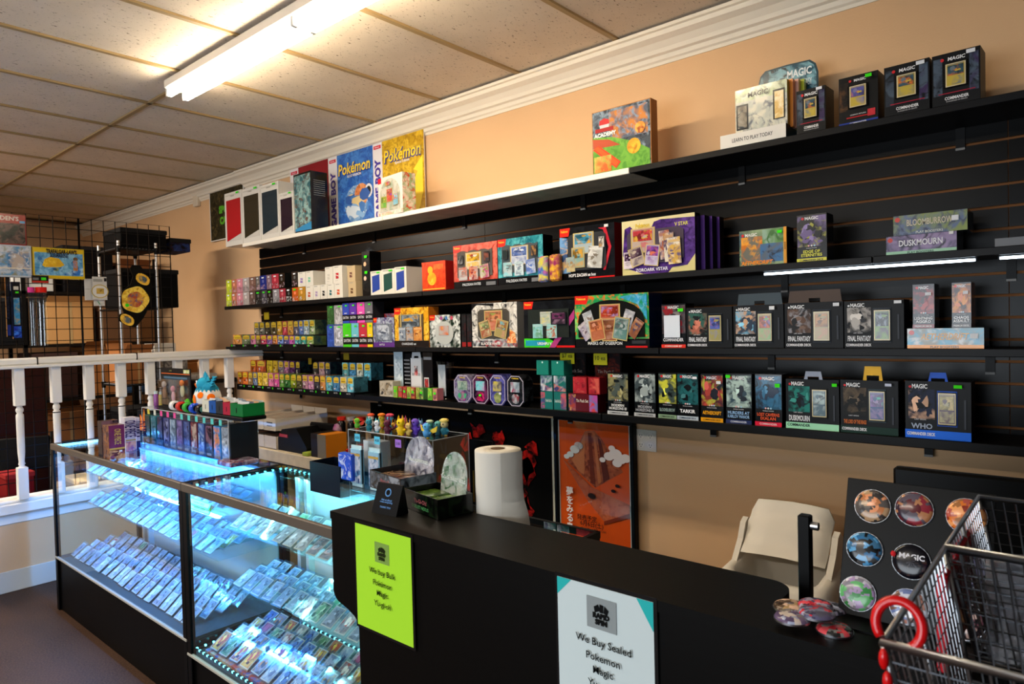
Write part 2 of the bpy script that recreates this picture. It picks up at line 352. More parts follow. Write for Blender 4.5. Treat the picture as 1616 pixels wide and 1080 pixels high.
# ================================================================ ceiling lamps
def lamp(loc, label, n=2, cat='lamp'):
    t = thing('tube_lamp', label, cat, loc)
    L = 1.22*n
    MB().box(0, L, -.065, .065, .012, .06, 'd9d5cc', .006).build('housing', 'satin', t)
    for k in range(n+1):
        x = min(max(k*1.22, .012), L-.012)
        for y in (-.043, .043): MB().box(x-.012, x+.012, y-.014, y+.014, -.028, .014, 'e8e6e0', .003).build('lamp_holder', 'satin', t)
    for k in range(n):
        for y in (-.043, .043): MB().lathe([(.0165, k*1.22+.028), (.0165, k*1.22+1.192)], 'ffffff', 12, (0, y, -.012), axis='x').build('tube', M['tube'], t)
    return t
lamp((-3.72, 1.615, H_CEIL-.066), 'lit double tube strip lamp on the ceiling above the tan wall')
# ================================================================ shelves
def shelf(name, label, x0, x1, z, mat, th=.02, yf=2.62, lip=None):
    t = thing(name, label, 'shelf', (x0, yf, z))
    MB().box(0, x1-x0, 0, YW-.03-yf, -th, 0, lip or 'c9c2b4', .002).build('shelf_board', mat, t)
    if lip: MB().box(-.001, x1-x0+.001, -.012, 0, -th-.004, .002, lip, .002).build('front_edge', 'satin', t)
    n = max(1, round((x1-x0)/.8))
    for k in range(n):
        x = (k+.5)*(x1-x0)/n; b = MB()
        b.box(x-.014, x+.014, YW-.031-yf, YW-.024-yf, -th-.07, -th+.0, '0c0c0c').box(x-.014, x+.014, YW-.033-yf, YW-.024-yf, -th-.078, -th-.07, '8a8884'); b.build('shelf_bracket', 'satin', t)
    return t
Z1, Z2, Z3, Z4 = 2.30, 1.83, 1.51, 1.208
shelf('wall_shelf', 'pale-edged top shelf under the three game posters', -4.96, -3.27, Z1, M['cream'], lip='efe8da')
shelf('wall_shelf', 'pale-edged top shelf running bare to the baseball-field game box', -3.265, -1.56, Z1, M['cream'], lip='efe8da')
shelf('wall_shelf', 'black top shelf holding the row of window deck boxes', -1.555, 1.6, Z1, M['blackwood'], lip='17171a')
for x0, x1, tx in ((-5.28, -2.93, 'half under the white deck boxes'), (-2.925, -.6, 'under the boxed collections with film windows'), (-.595, 1.6, 'end under the two long booster boxes')):
    shelf('wall_shelf', 'black second shelf from the top, '+tx, x0, x1, Z2, M['blackwood'], lip='1b1b1e')
for x0, x1, tx in ((-5.28, -3.0, 'the stepped rows of sleeve packs'), (-2.995, -1.43, 'the green leaf-framed collection box'), (-1.425, 1.6, 'the row of black window deck boxes')):
    shelf('wall_shelf', 'black third shelf from the top, carrying '+tx, x0, x1, Z3, M['blackwood'], lip='17171a')
for x0, x1, tx in ((-5.12, -3.2, 'the yellow-labelled sleeve packs'), (-3.195, -1.73, 'the four octagonal tins'), (-1.725, 1.6, 'the row of upright deck packs')):
    shelf('wall_shelf', 'black lowest shelf, carrying '+tx, x0, x1, Z4, M['blackwood'], th=.026, lip='101012')
# cool white bar lamps under the second shelf
for a, b, tx in ((-.985, -.30, 'long lit white bar lamp under the second shelf'), (-.243, .45, 'second lit bar lamp at the end of the second shelf')):
    t = thing('bar_lamp', tx, 'lamp', (a, 2.632, Z2-.03))
    MB().box(0, b-a, .002, .022, -.006, .004, '303234').build('housing', 'satin', t)
    MB().box(.004, b-a-.004, -.002, .003, -.007, .001).build('diffuser', M['bar'], t)
# ================================================================ things on the wall
def poster(name, label, cat, x0, x1, z0, z1, border, art, y=YW-.014, th=.006, group=None, mat='satin'):
    t = thing(name, label, cat, (x0, y, z0), 0, group)
    m = MB().box(0, x1-x0, -th, 0, 0, z1-z0, border); face(m, x1-x0, z1-z0, art, -th); m.build('print', mat, t); return t
def game_poster(px0, pxa, px1, pyT, bg, lab, sub, blobs, ed):
    a = P(px0, 250, y=2.88).x; b = P(px1, 230, y=2.88).x; f = (P(pxa, 240, y=2.88).x-a)/(b-a); zt = P(px1, pyT, y=2.88).z
    art = [('r', 0, 0, f, 1, 'e9e4e6'), ('r', f, 0, 1, 1, bg), ('t', 'GAME BOY', f/2, .45, .098, '4b3a9c', dict(rot=90, mw=.84, bold=.05)),
           ('r', f*.12, .925, f*.88, .965, 'd8324a'), ('t', 'Nintendo', f/2, .945, .016, 'f4f0f0', dict(mw=f*.66))]
    art += blobs
    for dx, cc, bo in ((.006, '2b3f96', .055), (0, 'f2cf35', .02)):
        art.append(('t', 'Pokémon', (1+f)/2+dx, .80-dx, .135, cc, dict(mw=(1-f)*.88, bold=bo, shear=.12)))
    art += [('t', sub, (1+f)/2, .70, .030, 'f5f2ea', dict(mw=(1-f)*.7)), ('t', ed, (1+f)/2, .05, .026, 'f2f0ea', dict(mw=.4))]
    poster('game_poster', lab, 'poster', a, b, 2.302, zt, 'e9e4e6', art)
game_poster(457, 470, 517, 250.7, '8c1c22', 'red game poster mostly hidden behind the teal and black boxed set', 'RED VERSION',
    [('p', [(.35, .02), (.95, .02), (.95, .45), (.7, .62), (.45, .5)], 'c46a3c 6c1a1c e0b070')], 'RED VERSION')
game_poster(518, 531.4, 588, 229, '2f62b8 4b86d2 2a4f9e', 'blue game poster in the middle of the three above the top shelf', 'BLUE VERSION',
    [('d', .62, .34, .235, '7fa9d6 5e8cc4 c9dcef'), ('d', .74, .44, .14, 'd9814a e6a26c b8622e'), ('d', .90, .47, .075, 'dfe3e8', .085), ('d', .90, .47, .045, '20242c', .055), ('s', .30, .10, .98, .55, ['8ab4e0', '4a7cc0', 'd8e4f0', 'e0c890', '3a60a8'], 12, 12), ('r', .5, .03, .9, .075, '2a50a0'), ('d', .27, .05, .02, 'f0ece0', .03)], 'BLUE VERSION')
game_poster(588.5, 603, 669, 202.5, 'c39a1e e0b832 a87f18', 'golden game poster behind the white windowed toy box', 'Special Edition',
    [('p', [(.62, .05), (.78, .30), (.70, .33), (.88, .55), (.80, .58), (.98, .72), (.97, .30), (.86, .05)], 'f6dc3c'), ('d', .45, .22, .2, 'f0d23a e8c024 fae87a'), ('s', .25, .05, .8, .5, ['f4dc50', 'd8a820', 'b8801c', 'fae890'], 5, 8), ('d', .84, .06, .035, 'e8e2cc')], '')
x0 = P(330, 303, y=2.88).x; x1 = P(384, 288, y=2.88).x
poster('sports_card_sign', 'dark sign with green block letters behind the white storage boxes', 'sign', x0, x1, P(330, 383, y=2.88).z, P(384, 288, y=2.88).z, 'd8d6d0',
       [('r', .02, .02, .98, .985, '3a3420 2a2a18 54482a'), ('t', 'SPORTS', .52, .60, .13, '5aa82a', dict(mw=.95, bold=.07)), ('t', 'CARDS', .52, .38, .13, '5aa82a', dict(mw=.82, bold=.07))])
t = thing('wall_sensor', 'small white sensor box high on the tan wall', 'sensor', (P(310, 322, y=2.9).x, YW, P(316, 326, y=2.9).z))
MB().box(0, .09, -.035, 0, 0, .19, 'd6c9b4', .006).build('cover', 'satin', t); MB().disc((.045, -.0362, .15), .006, '555555').build('lens', 'gloss', t)
# cloth hanging below the slat wall, framed orange print, strip of wood
t = thing('wall_tapestry', 'black cloth hanging with dark red figures below the shelves', 'tapestry', (-3.80, YW-.004, .42))
w, h = 1.56, .70; m = MB(); n = 40
for i in range(n):
    a, b = i*w/n, (i+1)*w/n; ya, yb2 = -.012-.006*math.sin(i*.9), -.012-.006*math.sin((i+1)*.9)
    m.add([(a, ya, 0), (b, yb2, 0), (b, yb2, h), (a, ya, h)], [(0, 1, 2, 3)], '060505', True)
m.build('cloth', 'cloth', t)
m = MB(); rr = random.Random(4)
for k in range(44):
    cx, cz = (rr.uniform(.7, 1.48), rr.uniform(.05, .60)); n = rr.randint(6, 10)
    m.poly([(cx+rr.uniform(.02, .075)*math.cos(2*math.pi*i/n), -.021, cz+rr.uniform(.02, .085)*math.sin(2*math.pi*i/n)) for i in range(n)], rr.choice(('c01812 300404 8a100c', '98100c 200303 600a08')))
stuff(m.build('red_print', 'cloth', t))
t = thing('wood_strip', 'narrow pale strip standing between cloth and framed print', 'strip', (P(868, 663, y=2.88).x, YW-.012, .42)); MB().box(0, .026, 0, .01, 0, .70, 'b8b4a0', .002).build('strip', 'satin', t)
fx0, fx1, fz0, fz1 = P(876, 665, y=2.88).x, P(1002, 668, y=2.88).x, .43, P(999, 665, y=2.88).z
t = thing('framed_print', 'orange print with Japanese lettering in a black frame', 'picture', (fx0, YW-.012, fz0))
w, h = fx1-fx0, fz1-fz0; m = MB(); b = .022
for a in ((0, w, 0, b), (0, w, h-b, h), (0, b, b, h-b), (w-b, w, b, h-b)): m.box(a[0], a[1], -.028, .008, a[2], a[3], '0a0a0b', .003)
m.build('frame', 'satin', t)
art = [('r', .04, .03, .96, .975, 'd9d6d2'), ('r', .06, .03, .93, .965, 'e8500e f05a14 dc4a0c'),
       ('r', .06, .03, .93, .965, 'ec540e'), ('p', [(.16, .66), (.28, .76), (.40, .90), (.52, .91), (.60, .86), (.72, .76), (.86, .64), (.52, .50)], 'b0502c c8643a 7a2c16'),
       ('p', [(.22, .68), (.40, .88), (.38, .58), (.30, .61)], 'd87848'), ('p', [(.44, .89), (.48, .89), (.52, .52), (.46, .53)], '7a2c14'), ('p', [(.56, .87), (.60, .84), (.70, .58), (.62, .55)], '6a2410'), ('p', [(.50, .90), (.53, .89), (.60, .55), (.56, .53)], 'd07040'),
       ('p', [(.10, .68), (.48, .50), (.93, .42), (.93, .36), (.62, .27), (.42, .40)], 'c75a34 d0643c b04a28'), ('p', [(.62, .27), (.93, .36), (.93, .33), (.62, .245)], '8a3018')]
for x, z, r in ((.16, .70, .018), (.21, .72, .022), (.27, .76, .03), (.32, .79, .028), (.62, .71, .018), (.70, .74, .03), (.78, .76, .038), (.84, .73, .034), (.90, .74, .03), (.80, .70, .028), (.74, .80, .02)): art.append(('d', x, z, r*1.4, 'f0e4dc', r))
for x, z, r in ((.48, .44, .02), (.75, .50, .012), (.80, .54, .012)): art.append(('d', x, z, r*1.6, '33201c', r))
for i, ch in enumerate('夢をみる島'): art.append(('t', ch, .20, .45-.066*i, .046, 'f2ece4', dict(bold=.02)))
art += [('t', '発売予定', .42, .275, .030, '2a1410'), ('t', '6月6日(土)', .48, .232, .030, '2a1410'), ('t', 'ゲームボーイ専用 ￥3,500', .50, .198, .013, '4a1e10'), ('p', [(.44, .15), (.49, .125), (.5, .145), (.51, .125), (.56, .15), (.52, .115), (.48, .115)], 'f2ece4')]
m = MB().box(.01, w-.01, -.012, .004, .01, h-.01, '0c0c0c'); face(m, w, h, art, -.012); m.build('print', 'satin', t)
m = MB().poly([(.02, -.019, .02), (w-.02, -.019, .02), (w-.02, -.019, h-.02), (.02, -.019, h-.02)], 'ffffff'); m.build('glass', 'glass', t)
a, b = P(1003, 677, y=2.9), P(1037, 714, y=2.9)
t = thing('wall_outlet', 'white double wall outlet beside the framed orange print', 'outlet', (a.x, YW, b.z)); w, h = b.x-a.x, a.z-b.z
MB().box(0, w, -.006, 0, 0, h, 'f0eade', .002).build('cover_plate', 'satin', t)
for i in (.28, .72):
    for j in (.28, .72):
        m = MB().disc((w*i, -.0065, h*j), .015, 'faf4e8'); m.box(w*i-.007, w*i-.005, -.0072, -.0066, h*j-.002, h*j+.006, '222222').box(w*i+.005, w*i+.007, -.0072, -.0066, h*j-.002, h*j+.006, '222222').box(w*i-.002, w*i+.002, -.0072, -.0066, h*j-.010, h*j-.006, '222222'); m.build('socket', 'satin', t)
# ================================================================ stock on the shelves
GR = '3ddc1e'; WH = 'd8dce2'
# --- top shelf: white storage boxes
for i, (l, r_, t, b, c, tx) in enumerate(((356.9, 384, 306, 393, 'b01c22', 'red'), (384.3, 412.4, 299, 385, '3a3626', 'olive black'), (412.7, 442, 293, 378, '1d3440', 'dark teal'), (442.3, 464.4, 306, 371, '2c1530', 'dark plum'))):
    carton('storage_box', f'white storage box with {tx} window panel, railing end of top shelf', 'box', 'white storage boxes on the top shelf', l, r_, t, b, Z1, .22, 'dcd8cf', y=2.61,
           art=[('r', .06, .94, .94, .96, 'c8c4ba'), ('t', 'STORAGE', .45, .93, .022, '8a867c', dict(mw=.5)), ('r', .1, .09, .92, .86, c), ('p', [(.1, .09), (.92, .09), (.92, .2)], 'cfcbc2')], mat='gloss', sticker=[(.7, .95, .16, .03, GR)])
t = carton('statue_box', 'tall teal fantasy art box with black text side on the top shelf', 'box', None, 465.8, 493, 276, 368, Z1, .13, '0f1418', y=2.62,
       art=[('r', .03, .03, .97, .97, '2f5f68 8fb3b0 5c3a2c'), ('p', [(.03, .03), (.97, .03), (.97, .16), (.03, .07)], '2f84b8')], side='0b0f12', mat='gloss', rz=0)
m = MB(); h = P(465.8, 276, y=2.62).z-Z1; w = .170
wq = P(493, 368, y=2.62).x-P(465.8, 368, y=2.62).x+.0008
for k in range(8): m.poly([(0, .02, h*(.60+.035*k)), (0, .11, h*(.60+.035*k)), (0, .11, h*(.612+.035*k)), (0, .02, h*(.612+.035*k))], '6c7276')
m.V = [(wq, b, c) for a, b, c in m.V]; m.build('side_print', 'matte', t)
# --- toy box with window
t = carton('toy_box', 'white toy box with arched window before the golden game poster', 'box', None, 598, 643.5, 283, 343, Z1, .09, 'e2dcd2', y=2.63,
       art=[('r', 0, .86, .14, 1, 'c8202a'), ('r', 0, 0, 1, .1, 'e2dcd2 d8a090 9cc090')], side='e0d2c4 8fae7a c8502e',
       win=(.08, .12, .9, .93, 'b8b4a4 d0cabc 98a890', 'arch'), mat='gloss', rz=-.12,
       parts=[('card', .25, .36, .24, .3, -4, '6fae4a c9c23a 3a7a3a'), ('card', .5, .5, .24, .34, 0, 'c8503a e07a5a 8a3ab0'), ('card', .75, .36, .22, .3, 5, '78b4cc a8d4e0 e06a5a'), ('badge', .45, .8, .2, .1, 0, 'd8b83a 7a3a8a c8503a')])
t = carton('game_box', 'square learning game box with a green baseball field and warm side on top shelf', 'box', None, 936, 1029, 178.5, 276, Z1, .055, 'b0702e', y=2.63,
       art=[('r', .01, .01, .99, .99, '3c4650 7a8ea0 262c3c'), ('r', .3, .5, .95, .95, '50586a c07832 7a90a8'), ('d', .22, .76, .09, 'c0c4c8'), ('p', [(.13, .77), (.31, .77), (.3, .84), (.22, .87), (.14, .84)], 'c02a2c'), ('r', .06, .66, .38, .72, 'a01c20'),
            ('p', [(.02, .02), (.98, .02), (.98, .25), (.7, .42), (.35, .55), (.02, .6)], '5c9a34 6faa3c 4c8a2c'), ('p', [(.02, .42), (.5, .40), (.3, .52), (.02, .57)], 'b0482a'), ('d', .72, .34, .12, 'd89a20 e8b430 b87a14'), ('d', .83, .60, .09, 'd8852a e8a84a 9a4a1a'),
            ('p', [(.02, .40), (.12, .46), (.5, .14), (.42, .05)], 'd8401c'), ('p', [(.04, .42), (.11, .44), (.47, .14), (.42, .08)], 'e0581e'), ('r', .04, .03, .34, .28, 'c8b45a d8602a 8aa83a'),
            ('t', 'ACADEMY', .24, .61, .058, 'eef0e8', dict(mw=.42, bold=.04))], side='a8682c', top='d09040')
# --- learn-to-play counter display
a, b = P(1137, 237, y=2.615), P(1240.5, 221, y=2.615); w = b.x-a.x
t = thing('counter_display', 'cardboard display with blue art header and white tray on top shelf', 'display', (a.x, 2.615, Z1))
m = MB().box(0, w, 0, .16, 0, .055, '34383c'); face(m, w, .055, [('r', 0, 0, 1, 1, 'dcd9d2'), ('t', 'LEARN TO PLAY TODAY', .5, .5, .26, '4a4a4c', dict(mw=.62))]); m.build('tray', 'satin', t)
hw, hh = w*1.0, .30; m = MB(); pr = [(0, 0), (1, 0), (1, .82), (.96, .93), (.87, .99), (.5, 1), (.13, .99), (.04, .93), (0, .82)]
m.prism([(.10+u*(w*.9), .145, .02+v*hh) for u, v in pr], (0, .006, 0), '20404c')
m.prism([(.106+u*(w*.9-.012), .1445, .026+v*(hh-.012)) for u, v in pr], (0, -.0005, 0), '1f4a5c 78aab8 0e2430')
for tx, v, hgt, bd in (('MAGIC', .86, .028, .03), ('FINAL FANTASY', .72, .026, .0)): m.text(tx, (.10+w*.63, .1435, .02+v*hh), hgt, 'dfe8ea', maxw=w*.36, bold=bd)
m.build('header_card', 'gloss', t)
for k, cc in enumerate(('d8d020', 'e88a3a', 'd8a08a', 'b8c03a')):
    m = MB().box(.055+.012*k, .055+.012*k+w*.78, .022+.028*k, .045+.028*k, .05, .225+.004*k, '8a9a30' if k == 0 else cc)
    if k == 0:
        m2 = MB(); face(m, w*.78, .175, [('r', 0, 0, 1, 1, 'b8c890 d8dcc8 8a9278'), ('r', 0, 0, 1, .72, 'c0c4b8 e0dcc8 70747c'), ('t', 'MAGIC', .45, .84, .10, '16181a', dict(mw=.5, bold=.03)), ('r', .02, .1, .26, .66, '2c3032'), ('r', .05, .14, .23, .62, '6c6254 a8a090 384048'), ('r', .74, .18, .96, .82, '2c2c28'), ('r', .77, .2, .94, .78, 'e8c880 fff0c8 d8a850')], .022, .055, .05)
    m.build('boxed_deck', 'gloss', t)
# --- window deck boxes with vertical card on the top shelf
def deck_v(l, r_, t, b, lab, kind, **kw):
    if kind == 'scale':
        art = [('r', 0, 0, 1, 1, '16181d'), ('r', .03, .22, .22, .92, '2c3440 4a5868 14181e'), ('r', .78, .22, .97, .92, '382a50 4a5868 14181e'), ('t', 'MAGIC', .52, .88, .062, 'dcdcde', dict(mw=.5, bold=.03, shear=.1)), ('d', .22, .88, .03, 'c8262c'),
               ('r', .14, .235, .9, .25, '9c1c34'), ('t', 'COMMANDER', .52, .145, .055, 'dcdcde', dict(mw=.5, bold=.03)), ('t', 'DUNGEONS OF DEATH', .52, .085, .022, 'b8b8ba', dict(mw=.5))]
        cc = 'c8b048 3a5a6a e07a2a'
    else:
        art = [('r', 0, 0, 1, 1, '101012'), ('r', .02, .3, .25, .88, '2a1c14 5a3c20 0c0c0e'), ('t', 'MAGIC', .55, .90, .05, 'dcdcde', dict(mw=.42, bold=.03)), ('d', .3, .90, .025, 'c8262c'), ('r', .2, .14, .74, .165, 'a01c20'), ('r', .74, .12, .93, .26, 'b82a34'),
               ('r', 0, 0, 1, .06, '20368a'), ('t', 'COMMANDER', .5, .03, .035, 'dcdcde', dict(mw=.5)), ('t', 'LEGENDS RETURN', .5, .2, .025, 'b8b8ba', dict(mw=.5))]
        cc = 'c8b048 5a5aa0 e07a2a'
    carton('deck_box', lab, 'box', 'window deck boxes on the top shelf', l, r_, t, b, Z1, .09, '141318', y=2.625, art=art, side='121118', mat='satin', rz=-.04,
           win=(.25, .33, .76, .80, '0a0a0a'), parts=[('card', .505, .565, .42, .43, 0, cc, 'd8c8a0')], **kw)
deck_v(1257.5, 1304, 145, 216, 'scale-bordered window deck box right beside the cardboard display', 'scale', sticker=[(.74, .9, .2, .06, WH)])
deck_v(1324.5, 1387, 125.5, 203.5, 'black window deck box with blue foot band and green sticker', 'plain', sticker=[(.72, .88, .16, .065, GR)])
deck_v(1396, 1468, 108, 191, 'scale-bordered window deck box, second from the far end of the row', 'scale', sticker=[(.74, .88, .18, .07, WH)])
deck_v(1471.5, 1548, 90, 173, 'scale-bordered window deck box at the far end of the row', 'scale', sticker=[(.74, .88, .18, .07, WH)])
# --- second shelf: stacked clear deck boxes, then white ones
O1 = ['first', 'second', 'third', 'fourth', 'fifth', 'sixth', 'seventh', 'eighth', 'ninth', 'tenth', 'eleventh', 'twelfth', 'thirteenth', 'fourteenth', 'fifteenth', 'sixteenth', 'seventeenth', 'eighteenth', 'nineteenth', 'twentieth']
def z4(v): return 340+v*.18564
def w4(v): return 380+v*.18564
low = [(95, 138, 'b8c432', 'lime'), (140, 181, 'c0785c', 'salmon'), (183, 235, 'd88a98', 'pink'), (237, 288, 'b8aca8', 'pale grey'), (290, 338, '6c544c', 'brown'), (341, 393, '3c3836', 'charcoal and white'), (396, 438, '4a4650', 'slate'), (441, 489, '2c2220', 'black'), (491, 543, '8c8a90', 'silver grey'), (546, 598, 'a03040', 'rose red'), (601, 652, '1c201e', 'black green'), (655, 704, 'c85a1c', 'orange'), (707, 764, 'b8842a', 'gold')]
for i, (a, b, c, nm) in enumerate(low):
    yb = w4(560-40*(a-95)/670); yt = w4(452-62*(a-95)/670)
    carton('clear_deck_box', f'small {nm} clear-packed deck box, {O1[i]} from railing end, bottom row, second shelf', 'box', 'small deck boxes on the second shelf', z4(a), z4(b), yt, yb, Z2, .075, c,
           art=[('r', .05, .05, .95, .42, [C(c), tuple(x*.5 for x in C(c)), (.5, .5, .5)]), ('d', .5, .62, .12, tuple(min(1, x*1.6+.1) for x in C(c)))], mat='gloss', sticker=[(.3, .8, .4, .1, GR if i in (5, 6, 7, 11) else WH)])
hrow = P(z4(95), w4(452), y=2.64).z
up_row = [(95, 138, 'b8c432', 'lime'), (140, 181, 'c0785c', 'salmon'), (183, 232, 'd88a98', 'pink'), (234, 288, 'b0a4a2', 'ash grey'), (291, 343, '7c5c50', 'mouse brown'), (346, 379, '6a6460', 'stone'), (381, 434, '1c2c7c', 'navy'), (437, 478, '7c6470', 'mauve'), (481, 538, 'a82c40', 'crimson'), (541, 590, '1e2222', 'jet black'), (650, 702, '2e3032', 'graphite')]
for i, (a, b, c, nm) in enumerate(up_row):
    yt = w4(330-60*(a-95)/560); yb = w4(438-48*(a-95)/560)
    carton('clear_deck_box', f'small {nm} clear-packed deck box, {O1[i]} from railing end, upper row, second shelf', 'box', 'small deck boxes on the second shelf', z4(a), z4(b), yt, yb, hrow+.002, .075, c,
           art=[('r', .05, .05, .95, .38, [C(c), tuple(x*.5 for x in C(c)), (.45, .3, .35)]), ('d', .5, .6, .12, tuple(min(1, x*1.6+.1) for x in C(c)))], mat='gloss', size=(P(z4(b), yb, y=2.64).x-P(z4(a), yb, y=2.64).x, hrow-Z2), sticker=[(.35, .8, .35, .09, WH)])
def white_deck(a, b, T, B, z, ic, lab, d=.10, h=None, body='ddd8cc'):
    x0, x1 = P(z4(a), w4(B), y=2.64).x, P(z4(b), w4(B), y=2.64).x; hh = h or P(z4(a), w4(T), y=2.64).z-z
    carton('deck_box', lab, 'box', 'white deck boxes on the second shelf', z4(a), z4(b), w4(T), w4(B), z, d, body, size=(x1-x0-.001, hh),
           art=[('r', .15, .90, .6, .935, '8a8880'), ('r', .30, .25, .62, .58, ic), ('p', [(.3, .45), (.62, .37), (.62, .42), (.3, .50)], body), ('t', 'DECK CASE', .4, .14, .03, '8a8880', dict(mw=.5))])
    return hh
for a, b, ic, nm in ((771, 833, 'c04a2a', 'orange'), (835, 893, 'a890b8', 'lavender'), (895, 953, '1c1c1c', 'black'), (955, 1013, '1c6468', 'teal'), (1015, 1085, 'd0582c', 'bright orange')):
    hd = white_deck(a, b, 388-26*(a-771)/250, 515-26*(a-771)/300, Z2, ic, f'white deck box with {nm} emblem in the bottom row of the second shelf')
hd = P(z4(771), w4(388), y=2.64).z-Z2
white_deck(704, 769, 0, 385, Z2+hd+.001, '8a70b0', 'white deck box with violet emblem on the upper row', h=hd)
white_deck(771, 833, 0, 380, Z2+hd+.001, '78c0a0', 'white deck box with mint emblem on the upper row', h=hd)
white_deck(935, 1000, 0, 370, Z2+hd+.001, 'c9c4b8', 'plain fronted white deck box on the upper row', h=hd*1.1)
white_deck(1003, 1080, 0, 365, Z2+hd+.001, 'b82028', 'white deck box with red emblem on the upper row', h=hd*1.12)
white_deck(1132, 1198, 350, 485, Z2, '5a3a20', 'beige kraft deck box with brown emblem, lower of two', d=.08, body='c4ac84')
white_deck(1122, 1190, 0, 335, Z2+(P(z4(1132), w4(350), y=2.64).z-Z2)+.001, '6a4038', 'beige kraft deck box with maroon emblem, upper of two', d=.08, body='c4ac84', h=hd)
t = carton('foil_pack', 'tall black figure pack in crinkled clear wrap beside the kraft boxes', 'pack', None, z4(1252), z4(1318), w4(95), w4(465), Z2, .09, '0c0c0e',
       art=[('r', .1, .1, .9, .95, '101012 1a1a1e 3a342c'), ('d', .4, .72, .05, 'e8b890'), ('d', .4, .4, .05, 'e8c0a8')], mat='gloss', sticker=[(.4, .85, .35, .06, GR), (.4, .5, .35, .06, GR)])
m = MB(); rr = random.Random(2); hh = P(z4(1252), w4(95), y=2.64).z-Z2
for k in range(7): x = .01*k; m.prism([(x, .02, hh), (x+.014, .03, hh), (x+rr.uniform(-.01, .03), .03, hh+rr.uniform(.015, .045))], (0, .02, 0), 'c8ccd0')
m.build('wrap_tip', 'film', t)
for a, b, c, nm in ((585.6, 603, '1c3c94', 'royal blue'), (603.3, 623.3, '12463e', 'dark green'), (623.6, 642, '1e3c96', 'cobalt blue')):
    carton('deck_box', f'white deck box with a {nm} slanted panel, one of three side by side', 'box', 'white boxes with slanted panels', a, b, 429-7*(a-585)/40, 468-6*(a-585)/45, Z2, .13, 'ddd8cb',
           art=[('p', [(.14, .12), (.82, .24), (.82, .86), (.14, .80)], c), ('r', .1, .93, .6, .955, '8a8880')], sticker=[(.6, .9, .28, .06, GR)], top='cfc9bc')
carton('display_carton', 'small orange carton with a yellow creature silhouette, black side', 'box', None, 667, 704, 415, 461, Z2, .12, 'c8341a', y=2.64,
       art=[('r', 0, 0, 1, 1, 'd83c14 e04a1a c83410'), ('d', .42, .42, .22, 'f0b020 e89a1c f8c840'), ('d', .36, .72, .13, 'f0b020'), ('r', .5, .72, .92, .9, 'e0702a d83c14'), ('r', .03, .06, .97, .09, 'f0c040')], side='9c1c18', mat='gloss')
def col_box(lab, L, R, T, B, z, frame, tray, parts, title, shape='wave', depth=.08, side='0a0a0c', foot='16171b', win=(.1, .25, .9, .86), extra=(), corner=True, y=2.635, tcol='c8ccd0', grp='boxed collections with film windows', st=None, tmw=.5):
    art = [('r', 0, 0, 1, 1, frame)]
    if foot: art.append(('r', 0, 0, 1, .17, foot))
    if corner: art += [('p', [(0, .84), (.17, .84), (.2, 1), (0, 1)], 'd8281c'), ('t', 'Pokémon', .09, .94, .045, 'f2d040', dict(mw=.13))]
    art += list(extra)+[('t', title, .42 if tmw < .7 else .5, .09, .055, tcol, dict(mw=tmw, bold=.02))]
    return carton('collection_box', lab, 'box', grp, L, R, T, B, z, depth, frame.split()[0], y=y, art=art, side=side, mat='gloss', win=(*win, tray, shape), parts=parts, sticker=st)
pk = lambda u, v, c, a=0, w=.2, h=.3: ('booster_pack', u, v, w, h, a, c, 'd8d8dc')
cdx = lambda u, v, c, a=0, w=.24, h=.4, b='c8b070': ('card', u, v, w, h, a, c, b)
col_box('red lattice framed collection box with film window on the second shelf', 717, 786, 389, 454, Z2, 'c04838 d86a58 a83428', '5a5450',
        [cdx(.48, .62, 'd8d0c0 e8b820 a0282c', 0, .36, .38), pk(.24, .34, 'b8b4b4 c0562c 888484'), pk(.49, .34, 'b8b4b4 d06a3c 8a2c34', 0), pk(.74, .36, 'c0bca8 b83a7a 88a040', 5), ('figure', .2, .66, .12, .2, 0, '2c2a2c a0a0a0 404044', '404044'), ('figure', .8, .68, .12, .22, 0, '2c2a2c 8a4a38 404044', '404044')], 'PALDEAN FATES', extra=[('r', .75, .04, .96, .12, '6a6c70')])
col_box('teal lattice framed collection box with film window, behind the two small tins', 787, 858, 379, 447, Z2, '24808c 58b0b8 146070', '4a5258',
        [cdx(.5, .62, 'c8d0dc 5a74b8 dce4ec', 0, .40, .40), pk(.24, .34, 'b8c8cc 8ccad4 687478'), pk(.5, .34, 'dce4e8 b8d4dc 8090a0'), pk(.76, .36, 'a8b8d0 5a78c0 c8d0dc', 5), ('figure', .2, .66, .12, .2, 0, '2c3a3c a07a50 404044', '404044'), ('figure', .84, .68, .12, .22, 0, '3c3a3c b08048 404044', '404044')], 'PALDEAN FATES', extra=[('r', .75, .04, .96, .12, '6a6c70')])
for i, (l, r_, t_, b, c, nm) in enumerate(((849, 864, 405, 442, '3c68b0 c8c048 b05090', 'blue'), (867.5, 882.5, 402, 441, 'c88a20 8a2c5c e8b830', 'gold'))):
    a, bb = P(l, b, y=2.60), P(r_, b, y=2.60); w = bb.x-a.x; h = P(l, t_, y=2.60).z-Z2
    t = thing('mini_tin', f'small upright {nm} tin before the teal lattice collection box', 'tin', ((a.x+bb.x)/2, 2.60, Z2), 0, 'small upright tins')
    MB().box(-w/2, w/2, 0, .028, 0, h, c, .006).build('tin', 'gloss', t); MB().box(-w/2-.001, w/2+.001, -.003, .01, .004, h-.004, c, .006).build('lid', 'gloss', t)
